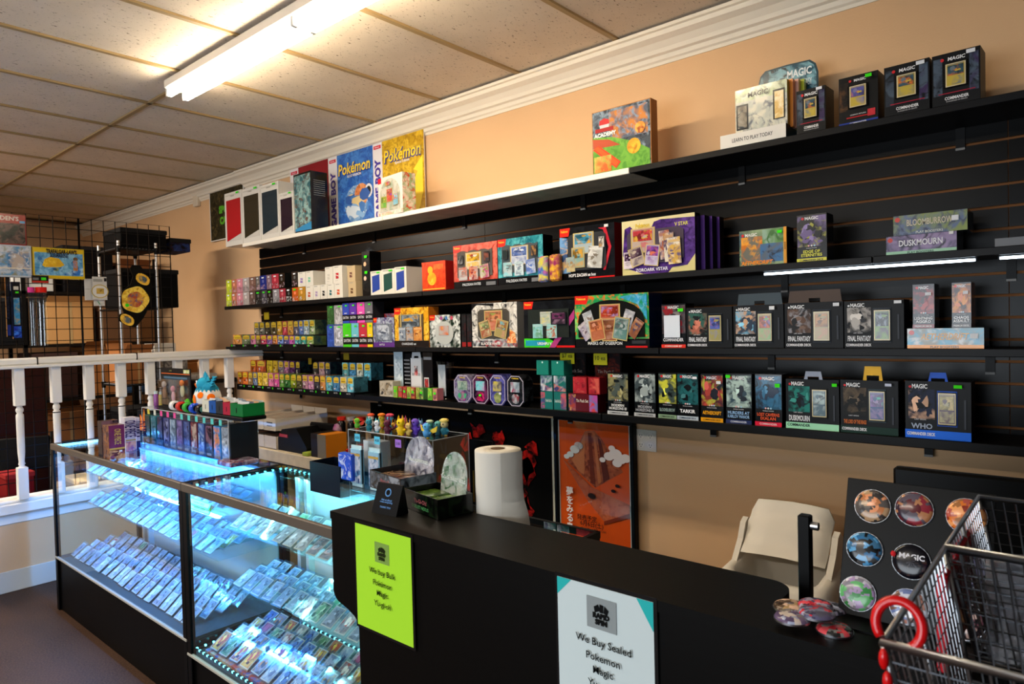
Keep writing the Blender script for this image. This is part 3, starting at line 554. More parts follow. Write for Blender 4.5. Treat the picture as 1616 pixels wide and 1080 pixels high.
col_box('black and red collection box with golden sword cards on the second shelf', 885, 971, 362, 440, Z2, '14161c 20242c 0c0d10', '3a3c40',
        [cdx(.46, .68, 'a8b8c0 4aa0c0 d8a030', 0, .38, .40), cdx(.36, .42, '8ab0a8 d0a040 4c7a88', 0, .24, .38), pk(.22, .3, 'c8b888 98b0b0 a88a60', 3, .16, .28), pk(.68, .40, 'b8b8b4 e8e8e4 7c7468', -6, .26, .4), ('figure', .80, .66, .1, .2, 0, 'e8e8e0 a8804a 404044', '909094')],
        'HOP\'S ZACIAN ex box', 'oct', extra=[('p', [(0, .1), (.2, .14), (.14, .5), (.24, .78), (0, .84)], '6a98c8 38507c d8b070'), ('p', [(.72, .93), (.86, .93), (.95, .56), (.84, .15), (.80, .15), (.90, .56), (.81, .89)], 'c02838'), ('r', .55, .0, 1, .04, 'd01c1c'), ('r', .04, .03, .55, .14, '08080a')], side='7a1414', win=(.16, .18, .86, .86), st=[(.86, .92, .07, .05, 'd8d8d8')], tcol='f0f0f0')
nb = [cdx(.31, .62, 'b8a8a0 c84048 d8b040', 0, .34, .44), cdx(.22, .34, 'c8b8a8 604058 a89a8a', 15, .2, .34), cdx(.44, .34, 'c8c0d8 8a4ab0 e0785a', -8, .2, .38), pk(.62, .50, 'd8ccc0 a85a38 7a6a88', 4, .14, .5), pk(.68, .45, 'e0d8c8 c08a48 5a4a68', 4, .14, .5), pk(.75, .38, 'e8e0d0 d0a850 6a5a80', 3, .17, .46), cdx(.1, .28, 'd8ccd8 3c1c40 a890b0', 0, .14, .3, 'd8ccd8')]
col_box('large purple and cream collection box showing booster packs, front of its row', 983, 1098, 350.6, 434, Z2, '43246c 5c3890 2c1650', '4a4050', nb, 'ZOROARK VSTAR', 'oct', foot='', corner=False,
        extra=[('p', [(0, .3), (0, 1), (1, 1), (1, .93), (.55, .96), (.46, .93), (.4, .78), (.2, .78), (.12, .9), (.04, .86)], 'd8cc9c'), ('p', [(0, .4), (.1, .12), (.3, .02), (.6, 0), (0, 0)], 'd0c488'), ('p', [(1, .3), (.9, .12), (.7, .1), (.64, 0), (1, 0)], 'd0c488'), ('t', 'Pokémon', .3, .89, .07, 'd8b83a', dict(mw=.2, bold=.03)), ('r', .24, .82, .38, .845, 'b04050'), ('t', 'V STAR', .83, .84, .06, 'c8c060', dict(mw=.18, bold=.03))], win=(.08, .2, .86, .8), tmw=.5, depth=.05, tcol='e8e4f0')
for k in range(3):
    x = P(1098, 426, y=2.635).x; x0 = P(983, 434, y=2.635).x
    carton('collection_box', f'dark backed collection box {("directly", "second", "last")[k]} behind the large purple and cream one', 'box', 'boxed collections with film windows', 0, 0, 0, 0, Z2, .042, '100e14', base=(x0+.012*(k+1), 2.688+.046*k, Z2), size=(x-x0+.006, P(1098, 338, y=2.635).z-Z2), art=[('r', 0, 0, 1, 1, '43246c')], side='120f18')
carton('bundle_box', 'landscape box with fiery racing art and orange end band on second shelf', 'box', None, 1167.6, 1243, 366, 421, Z2, .07, 'c8851e',
       art=[('r', 0, 0, .94, 1, '5a6a58 8aa078 3c5a6a'), ('r', .04, .12, .55, .82, 'c8701c 6a6a60 e8a030'), ('r', .45, .1, .92, .6, '5a6470 3c6a9a 2c3444'), ('r', .5, .6, .94, .98, '5c8a4a 8aa894 3c6a34'), ('r', .94, 0, 1, 1, 'd8921e'), ('t', 'MAGIC', .26, .87, .08, 'e8e8e4', dict(mw=.26, bold=.03)), ('d', .08, .87, .04, 'c8262c'),
            ('t', 'AETHERDRIFT', .38, .10, .10, 'e88a20', dict(mw=.66, bold=.03, shear=.25)), ('t', 'BUNDLE', .97, .5, .035, '40300c', dict(rot=90, mw=.3))], side='0c0c0e', mat='gloss', sticker=[(.82, .84, .1, .08, GR)], rz=-.03)
def deck_p(name, L, R, T, B, z, art_c, title, foot, fc, lab, tc='dcdce0', side='08080a', y=2.64, depth=.08, stk=None, grp='upright deck packs on the lowest shelf', sub='COMMANDER DECK', pips=('d8a0a0', 'd8d8d8', 'a0c8e0')):
    art = [('r', 0, 0, 1, 1, '16191c'), ('r', .02, .33, .98, .97, art_c), ('r', 0, 0, 1, .30, '121518'), ('t', 'MAGIC', .5, .92, .06, 'dcdce0', dict(mw=.46, bold=.03)), ('d', .2, .92, .028, 'c8262c')]
    ac = cols(art_c); hi = tuple(min(1, x*1.6+.04) for x in ac[1]); art.append(('s', .06, .36, .94, .88, [ac[1], ac[2], hi, ac[0]], int(L*3)+int(T), 9))
    art += [('d', .4+.1*k, .345, .018, c) for k, c in enumerate(pips)]+[('t', 'WORLD SHAPER', .5, .295, .02, 'b8b8bc', dict(mw=.5))]
    n = title.split('|')
    for k, s_ in enumerate(n): art.append(('t', s_, .5, (.19 if len(n) == 1 else .225-.075*k), .07 if len(n) == 1 else .058, tc, dict(mw=.84, bold=.03)))
    art += [('r', 0, 0, 1, .085, foot), ('t', sub, .5, .045, .036, fc, dict(mw=.8, bold=.02))]
    return carton(name, lab, 'pack', grp, L, R, T, B, z, depth, '0c0e10', art=art, side=side, mat='gloss', sticker=stk, y=y)
deck_p('deck_pack', 1258.5, 1305.5, 341, 414, Z2, '1a1c24 6a5a8a 9a9a3c', 'EDGE OF|ETERNITIES', 'c8c42a', '2a2a10', 'black upright deck pack with yellow foot band alone on second shelf', tc='c8c840', grp=None)
def booster(L, R, T, B, z, art_c, title, foot, fc, lab, tc, y=2.63, h=None, stk=None, sub='PLAY BOOSTERS', body='3a4048', sh=0):
    art = [('r', 0, 0, 1, 1, art_c), ('d', .06, .8, .12, 'c03a30'), ('t', title, .5, .6, .30, tc, dict(mw=.62, bold=.02, shear=sh))]
    if foot: art += [('r', 0, 0, 1, .2, foot)]
    art.append(('t', sub, .5, .1, .11, fc, dict(mw=.5)))
    hh = h or P(L, T, y=y).z-z; w = P(R, B, y=y).x-P(L, B, y=y).x
    return carton('booster_box', lab, 'box', 'long booster boxes', L, R, T, B, z, .135, body, art=art, side='15141a', mat='gloss', size=(w, hh), y=y, sticker=stk), hh
_, hb = booster(1398.7, 1510, 374.6, 402, Z2, '4a4468 8a78a0 2c2c40', 'DUSKMOURN', '8fc0a0', '1c3a28', 'long purple booster box with mint foot band, under the landscape one', 'd8d8e0', stk=[(.9, .86, .06, .14, 'e0e0e0')])
booster(1410, 1527, 343, 371, Z2+hb+.001, '5a6a8a 7a8a4a 3c4460', 'BLOOMBURROW', None, 'd0d8d0', 'long landscape art booster box on top of the purple one', 'c0b8a0', h=hb*1.02, stk=[(.8, .5, .09, .25, WH)])
t = thing('price_card', 'small grey price card standing on second shelf over the second bar lamp', 'card', (P(1570, 388, y=2.64).x, 2.64, Z2)); MB().box(0, .075, 0, .002, 0, .03, '70747a').build('card', 'satin', t)
# --- third shelf
def sleeve_pack(name, lab, L, R, T, B, z, c, grp, y=2.62, dep=.10, size=None, k=0):
    c2 = tuple(min(1, x*1.7+.03) for x in C(c)); c3 = tuple(x*.35 for x in C(c))
    w = P(R, B, y=y).x-P(L, B, y=y).x
    return carton(name, lab, 'pack', grp, L, R, T, B, z, dep, c, y=y, size=(w-.0015, size) if size else None, mat='gloss', side=[tuple(x*.5 for x in C(c)), (.02, .05, .06), c3],
                  art=[('r', 0, 0, 1, 1, [C(c), c2, c3]), ('p', [(.12, .58), (.88, .58), (.88, .9), (.5, .97), (.12, .9)], 'd8b832'), ('r', .2, .66, .8, .72, '8a6c1c'), ('s', .05, .05, .95, .58, [c2, c3, (.7, .65, .6)], int(L), 4)])
cl = ['b87a3c', '5c6a4a', 'b06a8a', '6a5a3c', 'b03a5c', '7a5a98', 'c07038', '5a78b8', '403c78', 'a84a9c', '4aa0a8', '2f8a80', '708a4c']
nm = ['copper', 'moss green', 'dusty pink', 'olive brown', 'magenta red', 'violet', 'burnt orange', 'sky blue', 'indigo', 'bright magenta', 'turquoise', 'sea green', 'leaf green']
ed = [150, 228, 300, 345, 385, 440, 485, 530, 580, 628, 675, 725, 775, 838]
t = thing('pack_riser', 'black stepped riser holding sleeve packs on the third shelf', 'riser', (P(z4(135), w4(912), y=2.61).x, 2.61, Z3))
wr = P(z4(840), w4(910), y=2.61).x-P(z4(135), w4(912), y=2.61).x
m = MB().box(0, wr, 0, .13, 0, .012, '0b0b0c').box(0, wr, .13, .26, 0, .085, '0b0b0c'); m.build('step', 'satin', t)
m = MB().box(0, wr, -.006, 0, 0, .022, '0a0a0b')
for k in range(7): m.text('SLEEVES', (wr*(.05+.15*k), -.0068, .011), .008, 'b8b8b8', maxw=.05)
m.build('label_strip', 'satin', t)
m = MB()
for k in range(7): m.box(wr*(.02+.155*k)-.006, wr*(.02+.155*k)+.006, -.008, -.006, .004, .018, GR)
stuff(m.build('green_dot', 'matte', t))
for i in range(13): sleeve_pack('sleeve_pack', f'{nm[i]} sleeve pack, {O1[i]} from the railing end, front row of third shelf', z4(ed[i])+.3, z4(ed[i+1])-.3, w4(800+3*i/3), w4(893), Z3+.0125, cl[i], 'sleeve packs on the third shelf', y=2.62)
cl = ['7a7468', '6a6a60', '3a3420', '4a4020', 'b08a28', 'a83040', 'b08030', '4c4a5c', '4a6aa8', '9ab0b8', '8aa070']
nm = ['grey', 'ash', 'black and yellow', 'dark olive', 'mustard', 'red', 'amber', 'slate', 'blue', 'pale blue', 'pale green']
ed = [330, 375, 422, 470, 525, 570, 615, 665, 710, 750, 800, 850]
for i in range(11): sleeve_pack('sleeve_pack', f'{nm[i]} sleeve pack, {O1[i]} from the railing end, raised row, third shelf', z4(ed[i])+.3, z4(ed[i+1])-.3, w4(668), w4(790), Z3+.0855, cl[i], 'sleeve packs on the third shelf', y=2.745, size=.105)
t = thing('tag_card', 'yellow card tag clipped above the raised sleeve packs of third shelf', 'tag', (P(z4(415), w4(675), y=2.72).x, 2.72, P(z4(415), w4(672), y=2.72).z)); MB().box(0, .07, 0, .002, 0, .055, 'b8a020').build('card', 'satin', t)
for i, (a, b, tp, bt, z, c, n_) in enumerate(((952, 1008, 725, 905, 0, '2c50a8', 'blue'), (1012, 1084, 725, 905, 0, 'a8aab4', 'silver'), (952, 1008, 545, 705, 1, '2c5a30', 'green'), (1012, 1084, 545, 705, 1, '9a9a9c', 'grey'))):
    hh = P(z4(952), w4(725), y=2.63).z-Z3
    carton('clear_storage_case', f'tall clear {n_} case, {("lower", "upper")[z]} tier beside the sleeve riser', 'box', 'clear cases on the third shelf', z4(a), z4(b), w4(tp), w4(bt), Z3+z*(hh+.002), .09, c, y=2.63, size=(P(z4(b), w4(905), y=2.63).x-P(z4(a), w4(905), y=2.63).x, hh*(1 if not z else .92)),
           art=[('r', .06, .05, .94, .9, [C(c), tuple(x*.6 for x in C(c)), tuple(min(1, x*1.8) for x in C(c))]), ('r', 0, 0, 1, .05, '2c4c98')], mat='gloss', sticker=[(.5, .9, .35, .06, GR)])
h2 = P(z4(1090), w4(705), y=2.63).z-Z3
for z in (0, 1):
    for a, b, c, n_ in ((((1088, 1158, '4ac81e', 'lime green'), (1160, 1222, '6ab8c8', 'sky blue'), (1224, 1292, 'b83040', 'red'), (1294, 1340, 'e8c41e', 'yellow')), ((1088, 1146, '3048b0', 'blue'), (1148, 1208, '5a30a0', 'purple'), (1212, 1278, 'd850a8', 'pink'), (1280, 1346, '6a6870', 'grey')))[z]):
        w = P(z4(b), w4(905), y=2.63).x-P(z4(a), w4(905), y=2.63).x
        carton('sleeve_box', f'{n_} sleeve box with black name band, {("lower", "upper")[z]} tier on third shelf', 'box', 'coloured sleeve boxes', z4(a), z4(b), w4(705), w4(905), Z3+z*(h2+.001), .09, c, y=2.63, size=(w-.001, h2*(1 if z == 0 else .84)),
               art=[('r', 0, .12, 1, .42, '101012'), ('t', 'SATIN', .5, .28, .12, 'c8c8c8', dict(mw=.8, bold=.03)), ('r', .3, .48, .7, .52, 'd8d8d8')], mat='satin', sticker=[(.5, .84, .3, .07, GR)], side='2a2a30')
col_box('small purple and silver collection box beside the coloured sleeve boxes', 590, 623, 502, 548.5, Z3, '8a94a8 4a3c70 c0c8d4', '6c7480', [pk(.5, .5, '8a96a8 c8d0dc 4a5468', 0, .6, .5)], 'BATTLE', depth=.1, y=2.635, win=(.12, .22, .9, .8), foot='5a2c80')
carton('collection_box', 'red-topped collection box half hidden behind the small purple and silver one', 'box', None, 593, 626, 496, 545, Z3, .05, 'b8241c', y=2.72, art=[('r', 0, 0, 1, 1, 'c02c24 d84030 58a8c8')], side='200808')
col_box('amber framed collection box with a gold starburst border on third shelf', 624, 677.5, 487, 546.5, Z3, 'd89a1c f0c040 8a4a10', '5c4a34', [cdx(.5, .66, '3c4650 8aa0b0 d8a030', 0, .62, .34), pk(.25, .34, '8a98a8 c8ccd0 4a5260', 0, .2, .34), pk(.48, .34, 'c8a890 8aa0b0 7a5038', 0, .2, .34), pk(.72, .34, 'd88a40 e8b060 8a4a20', 0, .24, .34)], 'CHARIZARD ex', side='c06a1c', foot='241410', win=(.14, .17, .86, .84))
col_box('dark green collection box with round window showing an orange figure', 679, 727, 498, 547, Z3, '1e3828 d8dcd8 142a20', 'b8bcb8', [('figure', .5, .52, .34, .3, 0, 'd86a30 b8b4b0 e89a50', 'a8a8a8')], 'SHROUDED FABLE', 'oval', foot='', win=(.2, .08, .8, .8), extra=[('d', .4+.17*k, .9, .06, c) for k, c in enumerate(('a04a8a', '4a7ab0', 'b84a60'))])
for k in (0, 1): carton('dark_box', f'narrow dark box {("tucked beside", "one further from")[k]} the round window collection box', 'box', None, 729+8.5*k, 736.5+8.5*k, 496, 546.5, Z3, .08, '14161a', art=[('r', .05, .05, .95, .95, '16181c 2c3034 3a1418'), ('r', .1, .03, .9, .16, '8a1c1c')], y=2.64)
col_box('white and black collection box with swirling line art and three tilted cards', 746, 817, 480, 546, Z3, 'c8c4bc e8e4dc 3c3c40', '4a4640', [cdx(.5, .6, 'c06a50 d88a60 8aa050', 0, .4, .46), cdx(.32, .42, 'a85a40 c8c088 7aa060', 14, .24, .38), cdx(.68, .42, 'a89a60 c88a50 7ab0b8', -14, .26, .40)], 'BLACK & WHITE', 'oct', foot='', corner=False, win=(.14, .2, .84, .86),
        extra=[('p', [(.0, .86), (.12, .97), (.5, .93), (.5, .99), (0, 1)], '1c1c20'), ('r', 0, .03, 1, .16, '2c3038 c8ccd0 a83038'), ('p', [(.78, .1), (.98, .1), (.96, .32), (.80, .45)], 'd86a30 e8b070 f0d8a0')], side='8a8884', tcol='e8e4e0')
col_box('black and lime collection box with a magenta stripe and pale booster packs', 828, 908, 477, 546.5, Z3, '16181c 20242a 101214', '2c3430', [pk(.47, .62, 'c8ccc8 a8b8a0 d8d090', 0, .24, .3), pk(.30, .36, '8ac8c8 a8d8d8 70a888'), pk(.58, .36, '8ac8c8 a8d8d0 b86a50'), cdx(.72, .62, '3c2c3c 7a3a68 20242a', 0, .3, .26, '20242a')], 'URSHIFU V', 'rect', foot='', win=(.1, .22, .9, .82),
        extra=[('p', [(0, 0), (.55, 0), (.62, .12), (.5, .2), (0, .2)], '3cc81e'), ('p', [(.03, .04), (.42, .04), (.46, .1), (.42, .16), (.03, .16)], '2090b0'), ('p', [(.5, 0), (.62, 0), (1, .62), (1, .8)], 'a83a78'), ('r', .65, 0, 1, .05, 'd01c1c')], side='0a0a0c', tcol='f0f0f0')
fan = [cdx(.5, .60, 'b86a4c d84a2c a88ac0', 0, .28, .44), pk(.22, .5, 'c8ccd0 a8b0b8 8a7a70', 20, .13, .4), pk(.74, .5, 'd0d0d4 a8acb8 5a4a50', -20, .13, .4), cdx(.5, .34, '8a4c30 b0704c 6a3420', 0, .2, .42), cdx(.33, .34, 'b86a48 d88050 803828', 10, .2, .4), cdx(.66, .36, '5c8480 98a8a8 3c5a58', -10, .2, .42), pk(.15, .32, 'a8a0b8 d0c8c8 70606a', 34, .12, .34), pk(.84, .36, '8a5438 b07850 4a4868', -34, .12, .36)]
col_box('wide collection box framed in green and orange leaves with a fan of cards', 909, 1025, 468, 547, Z3, '1c8a4c 58b858 e0641c', '141a16', fan, 'MASKS OF OGERPON', 'arch', win=(.05, .2, .95, .9), extra=[('r', .7, 0, .98, .04, 'd01c1c'), ('r', .78, .08, .96, .14, '3a3c40'),
        ('p', [(.62, .94), (.8, .98), (.98, .98), (.98, .5), (.86, .8)], '3c9ad0 1c8a4c 78b8d8'), ('p', [(0, .3), (.06, .5), (.14, .66), (0, .84)], '1c8a4c 88c868 e0782c')], side='10204c', foot='1c1c1e', tcol='f0f0ec', tmw=.5, depth=.12)
# black window deck boxes with card on the far side
def deck_w(L, R, T, B, z, artc, cardc, title, lab, tabc=None, foot=None, stk=None, sub='COMMANDER DECK', edge='2c3440', title_c='d8dade', fsub='e8e8ec', y=2.635, tt=.105, th=.16):
    art = [('r', 0, 0, 1, 1, '17191d'), ('r', .05, .34, .46, .86, artc), ('s', .05, .36, .46, .84, [cols(artc)[1], cols(artc)[2], tuple(min(1, x*1.5+.03) for x in cols(artc)[1]), cols(artc)[0]], int(L), 8), ('t', 'MAGIC', .23, .91, .072, 'dcdee2', dict(mw=.24, bold=.03)), ('d', .08, .90, .022, 'c8262c' if foot else 'dcdee2'), ('t', 'LIMIT BREAK', .24, .33, .022, 'b8b8bc', dict(mw=.26)), ('t', title, .26, .215, tt, title_c, dict(mw=.40, bold=.03)),
           ('r', .50, .13+(.1 if foot else 0), .80, .84, edge), ('r', .90, .2, .93, .7, '3a3e46')]
    if foot: art.append(('r', 0, 0, 1, th, foot))
    art.append(('t', sub, .25, .08, .052, fsub, dict(mw=.44, bold=.03)))
    v0 = .15+(.1 if foot else 0)
    return carton('window_deck_box', lab, 'box', 'black window deck boxes', L, R, T, B, z, .09, '0e0f12', art=art, side='08080a', y=y, win=(.51, v0, .79, .82, '08080a'), mat='satin',
           parts=[('card', .65, (v0+.82)/2, .265, .62-(.08 if foot else 0), 0, cardc, 'c8b888')], sticker=stk, tab=tabc)
deck_p('deck_pack', 1045, 1083, 480.5, 546, Z3, '3a3438 585054 8a1c24', 'COMMANDER', 'e03424', 'f0d8d0', 'grey deck pack with bright white card window and red foot band', grp=None, stk=[(.72, .82, .22, .07, GR), (.14, .24, .66, .5, 'd4dce8')], sub='COMMANDER SET')
deck_w(1084, 1156, 486.4, 546, Z3, '2c5a50 a8604c 1c2024', 'a8a05c 5a6ac8 c86a3c', 'FINAL FANTASY', 'window deck box with green-haired warrior art, next to the red-footed pack')
deck_w(1158, 1237, 483, 545, Z3, '2c3c50 7ab8d8 c8a080', '8ab070 c86a4c 6a7ac0', 'FINAL FANTASY', 'window deck box with big pale blue sword art and slate hang tab', (.08, .98, .045, '3c4850'), stk=[(.76, .88, .1, .08, WH)])
deck_w(1239, 1331, 479, 544, Z3, '2c2c2e 5a4438 8a8a90', 'a89a6c b8803c 3a5a30', 'FINAL FANTASY', 'window deck box with long diagonal blade art and brown hang tab', (.06, .98, .045, '4a3c34'), stk=[(.86, .9, .1, .07, WH)])
deck_w(1333, 1427, 476, 543.5, Z3, '202226 b8b4b0 3a3c40', '7a9a5c 24202c 8a98a8', 'FINAL FANTASY', 'window deck box with white-clad figure art, nearest the two red packs', stk=[(.86, .92, .12, .06, WH)])
_, hb = booster(1432, 1553, 519, 543, Z3, '5aa0c0 8a8a80 c8ccd0', 'AETHERDRIFT', 'e8940e', '503408', 'long blue booster box with orange foot band under two tall red packs', 'c8902c', sh=.2, stk=[(.83, .5, .1, .24, WH)])
for a, b, tp, bt, c, ti, n_, sd in ((1441, 1475, 449.6, 517, '7a1c28 3c2830 a83c3c', 'LIGHTNING|AGGRO', 'crimson', '1a0c0c'), (1502.5, 1533, 446.6, 516, '3c2018 a85a1c d88a2c', 'CHAOS|ASSAULT', 'fiery orange', '5a2a14 8a4418 2c140c')):
    deck_p('deck_pack', a, b, tp, bt, Z3+hb+.001, c, ti, c.split()[0], 'd8d8d8', f'tall {n_} deck pack standing on the long blue booster box', y=2.64, side=sd, grp=None, stk=[(.6, .74, .28, .07, WH)], sub='PREMIUM DECK', depth=.085)
# --- lowest shelf: sleeve packs in two tiers
def w5(v): return 540+v*.18564
ed = [190, 230, 280, 320, 360, 400, 450, 500, 545, 590, 640, 690, 740, 790, 840, 890, 940, 1000, 1060, 1120, 1180]
cl = ['a85a1c', 'd8641c', '8a6a3c', '5a6a8a', 'd8a81c', 'c8a848', 'c0608a', 'c84a90', '5c8a3c', '2c6a2c', '8a9a1c', '4c4a28', 'a8788c', 'b07aa0', '2c2e3c', 'b0743c', '4a94a8', '2c6a98', 'b8b4a8', '5aa8c0']
nm = ['rust', 'orange', 'bronze', 'steel blue', 'golden yellow', 'straw', 'rose', 'hot pink', 'grass green', 'forest green', 'yellow green', 'khaki black', 'dusty rose', 'orchid', 'ink black', 'caramel', 'aqua', 'ocean blue', 'ivory', 'cyan']
t = thing('pack_riser', 'black stepped riser holding sleeve packs on the lowest shelf', 'riser', (P(z4(188), w5(350), y=2.61).x, 2.61, Z4))
wr = P(z4(1185), w5(425), y=2.61).x-P(z4(188), w5(350), y=2.61).x
MB().box(0, wr, 0, .13, 0, .010, '0b0b0c').box(0, wr, .13, .25, 0, .080, '0b0b0c').build('step', 'satin', t)
m = MB().box(0, wr, -.006, 0, -.012, .014, '0a0a0b')
for k in range(11): m.text('MATTE', (wr*(.04+.092*k), -.0068, .002), .009, 'c0c0c0', maxw=.06)
m.build('label_strip', 'satin', t); m = MB()
for k in range(10): m.box(wr*(.075+.092*k)-.006, wr*(.075+.092*k)+.006, -.008, -.006, -.006, .008, GR)
stuff(m.build('green_dot', 'matte', t))
for i in range(20): yb = w5(345+65*(ed[i]-190)/990); sleeve_pack('sleeve_pack', f'{nm[i]} sleeve pack, {O1[i]} from the railing end, front row of lowest shelf', z4(ed[i])+.4, z4(ed[i+1])-.4, yb-16, yb, Z4+.0105, cl[i], 'sleeve packs on the lowest shelf', y=2.62, size=.098, dep=.11)
ed = [(300, 348, 'c0601c', 'tangerine'), (352, 430, 'b8501c', 'flame orange'), (440, 488, 'd8b01c', 'lemon'), (492, 533, 'd0a83c', 'corn'), (537, 583, '6a6470', 'grey'), (587, 628, 'a8709a', 'pink grey'), (632, 678, '4c1c5c', 'deep purple'), (684, 722, '2c1c38', 'black purple'), (830, 876, '3a3a3a', 'charcoal'), (882, 930, 'a88a90', 'faded rose'), (935, 980, '2c3c50', 'navy'), (1080, 1135, '58a0a8', 'light teal'), (1142, 1196, '3c84b0', 'azure'), (1204, 1258, 'b0b8b0', 'off white'), (1266, 1324, '5ab0c8', 'pale cyan')]
for i, (a, b, c, n_) in enumerate(ed):
    yb = w5(255+52*(a-300)/1000); sleeve_pack('sleeve_pack', f'{n_} sleeve pack, {O1[i]} from the railing end, raised row, lowest shelf', z4(a), z4(b), yb-20, yb, Z4+.0805, c, 'sleeve packs on the lowest shelf', y=2.745, size=.112, dep=.1)
for px, py, n_ in ((1090, 150, 'railing side'), (790, 190, 'middle')):
    t = thing('tag_card', f'yellow card tag over the raised sleeve packs of lowest shelf, {"taller" if px > 800 else "smaller"} one', 'tag', (P(z4(px), w5(py), y=2.73).x, 2.73, P(z4(px), w5(py), y=2.73).z)); MB().box(0, .06 if px > 800 else .04, 0, .002, 0, .045, '8a7818').build('card', 'satin', t)
def Q(a, b, tp, bt, *r_, **k): return carton(*r_[:4], 580+a*.18564, 580+b*.18564, w5(tp), w5(bt), *r_[4:], **k)
Q(105, 218, 330, 450, 'photo_card_pack', 'small white pack with pictures of people at the end of sleeve riser', 'pack', None, Z4, .06, 'b8b0a0', art=[('r', .04, .1, .96, .92, 'c8c0b0 8a7a60 3c3a3c')], mat='satin')
Q(230, 300, 190, 400, 'tall_supply_box', 'tall pale blue striped supply box behind the photo pack', 'box', None, Z4, .1, 'b8ccd8', art=[('r', .1, .3, .9, .9, 'a8bcc8 d8e4ea 8aa0b0'), ('r', 0, 0, 1, .15, '1c4a98')], y=2.72, size=(.085, .27), side='14161a')
Q(310, 368, 195, 400, 'tall_supply_box', 'tall black supply box with white fine print behind the dice packs', 'box', None, Z4, .08, '101114', art=[('r', .15, .2+.09*k, .85, .23+.09*k, '8a8c90') for k in range(8)], y=2.73, size=(.075, .26))
Q(372, 465, 200, 378, 'spray_carton', 'white carton with a sloped gable top and red label panel', 'box', None, Z4, .07, 'c8ccd0', art=[('r', .1, .55, .9, .62, '8a8e94'), ('r', .34, .55, .66, .8, 'b83a3a d8d8d8 383838'), ('r', 0, .02, 1, .12, 'd88a70')], y=2.70, size=(.095, .235), tab=(.05, .95, .035, 'c0c4c8'))
Q(475, 556, 170, 385, 'tall_supply_box', 'tall black supply box with a framed red label by the glass stand', 'box', None, Z4, .08, '14151a', art=[('r', .1, .84, .9, .9, '8a8c90'), ('r', .12, .15, .6, .45, 'c8c8c8'), ('r', .16, .18, .56, .42, '101010 b83a3a 3a3c40')], y=2.70, size=(.085, .27), mat='gloss')
for i, (a, b, c, n_) in enumerate(((222, 258, '8ab82c', 'lime'), (262, 296, 'b83c2c', 'brick'), (300, 332, 'a8342c', 'dark red'), (336, 366, '98a82c', 'olive lime'), (370, 408, 'b03a30', 'red'), (412, 440, '9aa840', 'yellow olive'), (442, 478, '5a8a4c', 'green'), (512, 552, '7ac83c', 'bright green'), (556, 598, 'c87a84', 'pink'))):
    Q(a, b, 375, 455+10*i/9, 'dice_pack', f'small {n_} dice pack, {O1[i]} from the photo pack on the lowest shelf', 'pack', 'dice packs', Z4, .05, c, art=[('r', .08, .08, .92, .9, [C(c), (.05, .03, .03), (.5, .45, .1)])], mat='gloss', size=(.034, .068), sticker=[(.3, -.12 if i % 2 else .5, .5, .2, GR)] if i != 5 else None, y=2.625)
t = thing('glass_stand', 'clear flared acrylic stand beside the dice packs', 'stand', (P(692, 630, y=2.66).x, 2.66, Z4))
m = MB().lathe([(.05, 0), (.052, .004), (.02, .012), (.018, .05), (.035, .14), (.052, .21), (.055, .22)], 'ffffff', 14, (0, .06, 0)); m.build('body', 'acrylic', t)
MB().box(-.03, .03, .03, .034, .02, .2, 'a8b0b8').build('insert_card', 'satin', t)
# octagonal tins
def tin(L, R, T, B, lab, c, disc, figc, stk=None):
    a, b = P(L, B, y=2.625), P(R, B, y=2.625); w = b.x-a.x; h = P(L, T, y=2.625).z-Z4
    t = thing('octagonal_tin', lab, 'tin', (a.x, 2.625, Z4), 0, 'octagonal tins'); k = w*.24
    pts = [(k, 0), (w-k, 0), (w, k), (w, h-k), (w-k, h), (k, h), (0, h-k), (0, k)]
    MB().prism([(x, 0, z) for x, z in pts], (0, .07, 0), c).build('tin', 'gloss', t)
    cx, cz = w/2, h/2; m = MB().prism([(cx+(x-cx)*.93, -.0025, cz+(z-cz)*.95) for x, z in pts], (0, .003, 0), c)
    m.add([(cx+(x-cx)*.93, -.0031, cz+(z-cz)*.95) for x, z in pts]+[(cx+(x-cx)*.86, -.0031, cz+(z-cz)*.90) for x, z in pts], [(i, (i+1) % 8, 8+(i+1) % 8, 8+i) for i in range(8)], 'b0a8b8')
    m.text('Pokémon', (cx, -.0034, h*.90), h*.05, 'd8b83a', maxw=w*.5, bold=.03); m.build('lid', 'gloss', t)
    MB().box(w*.24, w*.76, -.006, -.0026, h*.46, h*.78, disc).build('card', 'gloss', t)
    rr = random.Random(int(L)); n = 12
    MB().prism([(w*(.5+.26*math.cos(i*2*math.pi/n)*rr.uniform(.7, 1.1)), -.005, h*(.25+.17*math.sin(i*2*math.pi/n)*rr.uniform(.7, 1.1))) for i in range(n)], (0, .0025, 0), figc).build('relief', 'gloss', t)
    if stk: MB().box(w*stk[0], w*stk[0]+w*.14, -.0068, -.0052, h*stk[1], h*stk[1]+h*.07, stk[2]).build('price_sticker', 'matte', t)
tin(717, 745.5, 591, 633, 'octagonal tin with magenta and green relief, nearest the clear stand', '5a4a78 8a88a0 3a3048', '8aa8a0 a8b0a0 5a7a70', 'b03a90 3aa070 7a3a70')
tin(746.5, 772.5, 591, 635.6, 'octagonal tin with hot pink relief and green sticker', '3a1c38 6a2c58 20102a', '7ac8d0 c870b0 5aa8b8', 'c82c70 8a2040 300c18', (.42, .27, GR))
tin(773.5, 799, 591, 637.5, 'octagonal violet-blue tin with olive relief', '3c3c80 5c5ca8 28285c', '8a8478 c8b84c 4a4a50', '7a8a50 9aa068 4c5a30', (.62, .36, 'd8d8e0'))
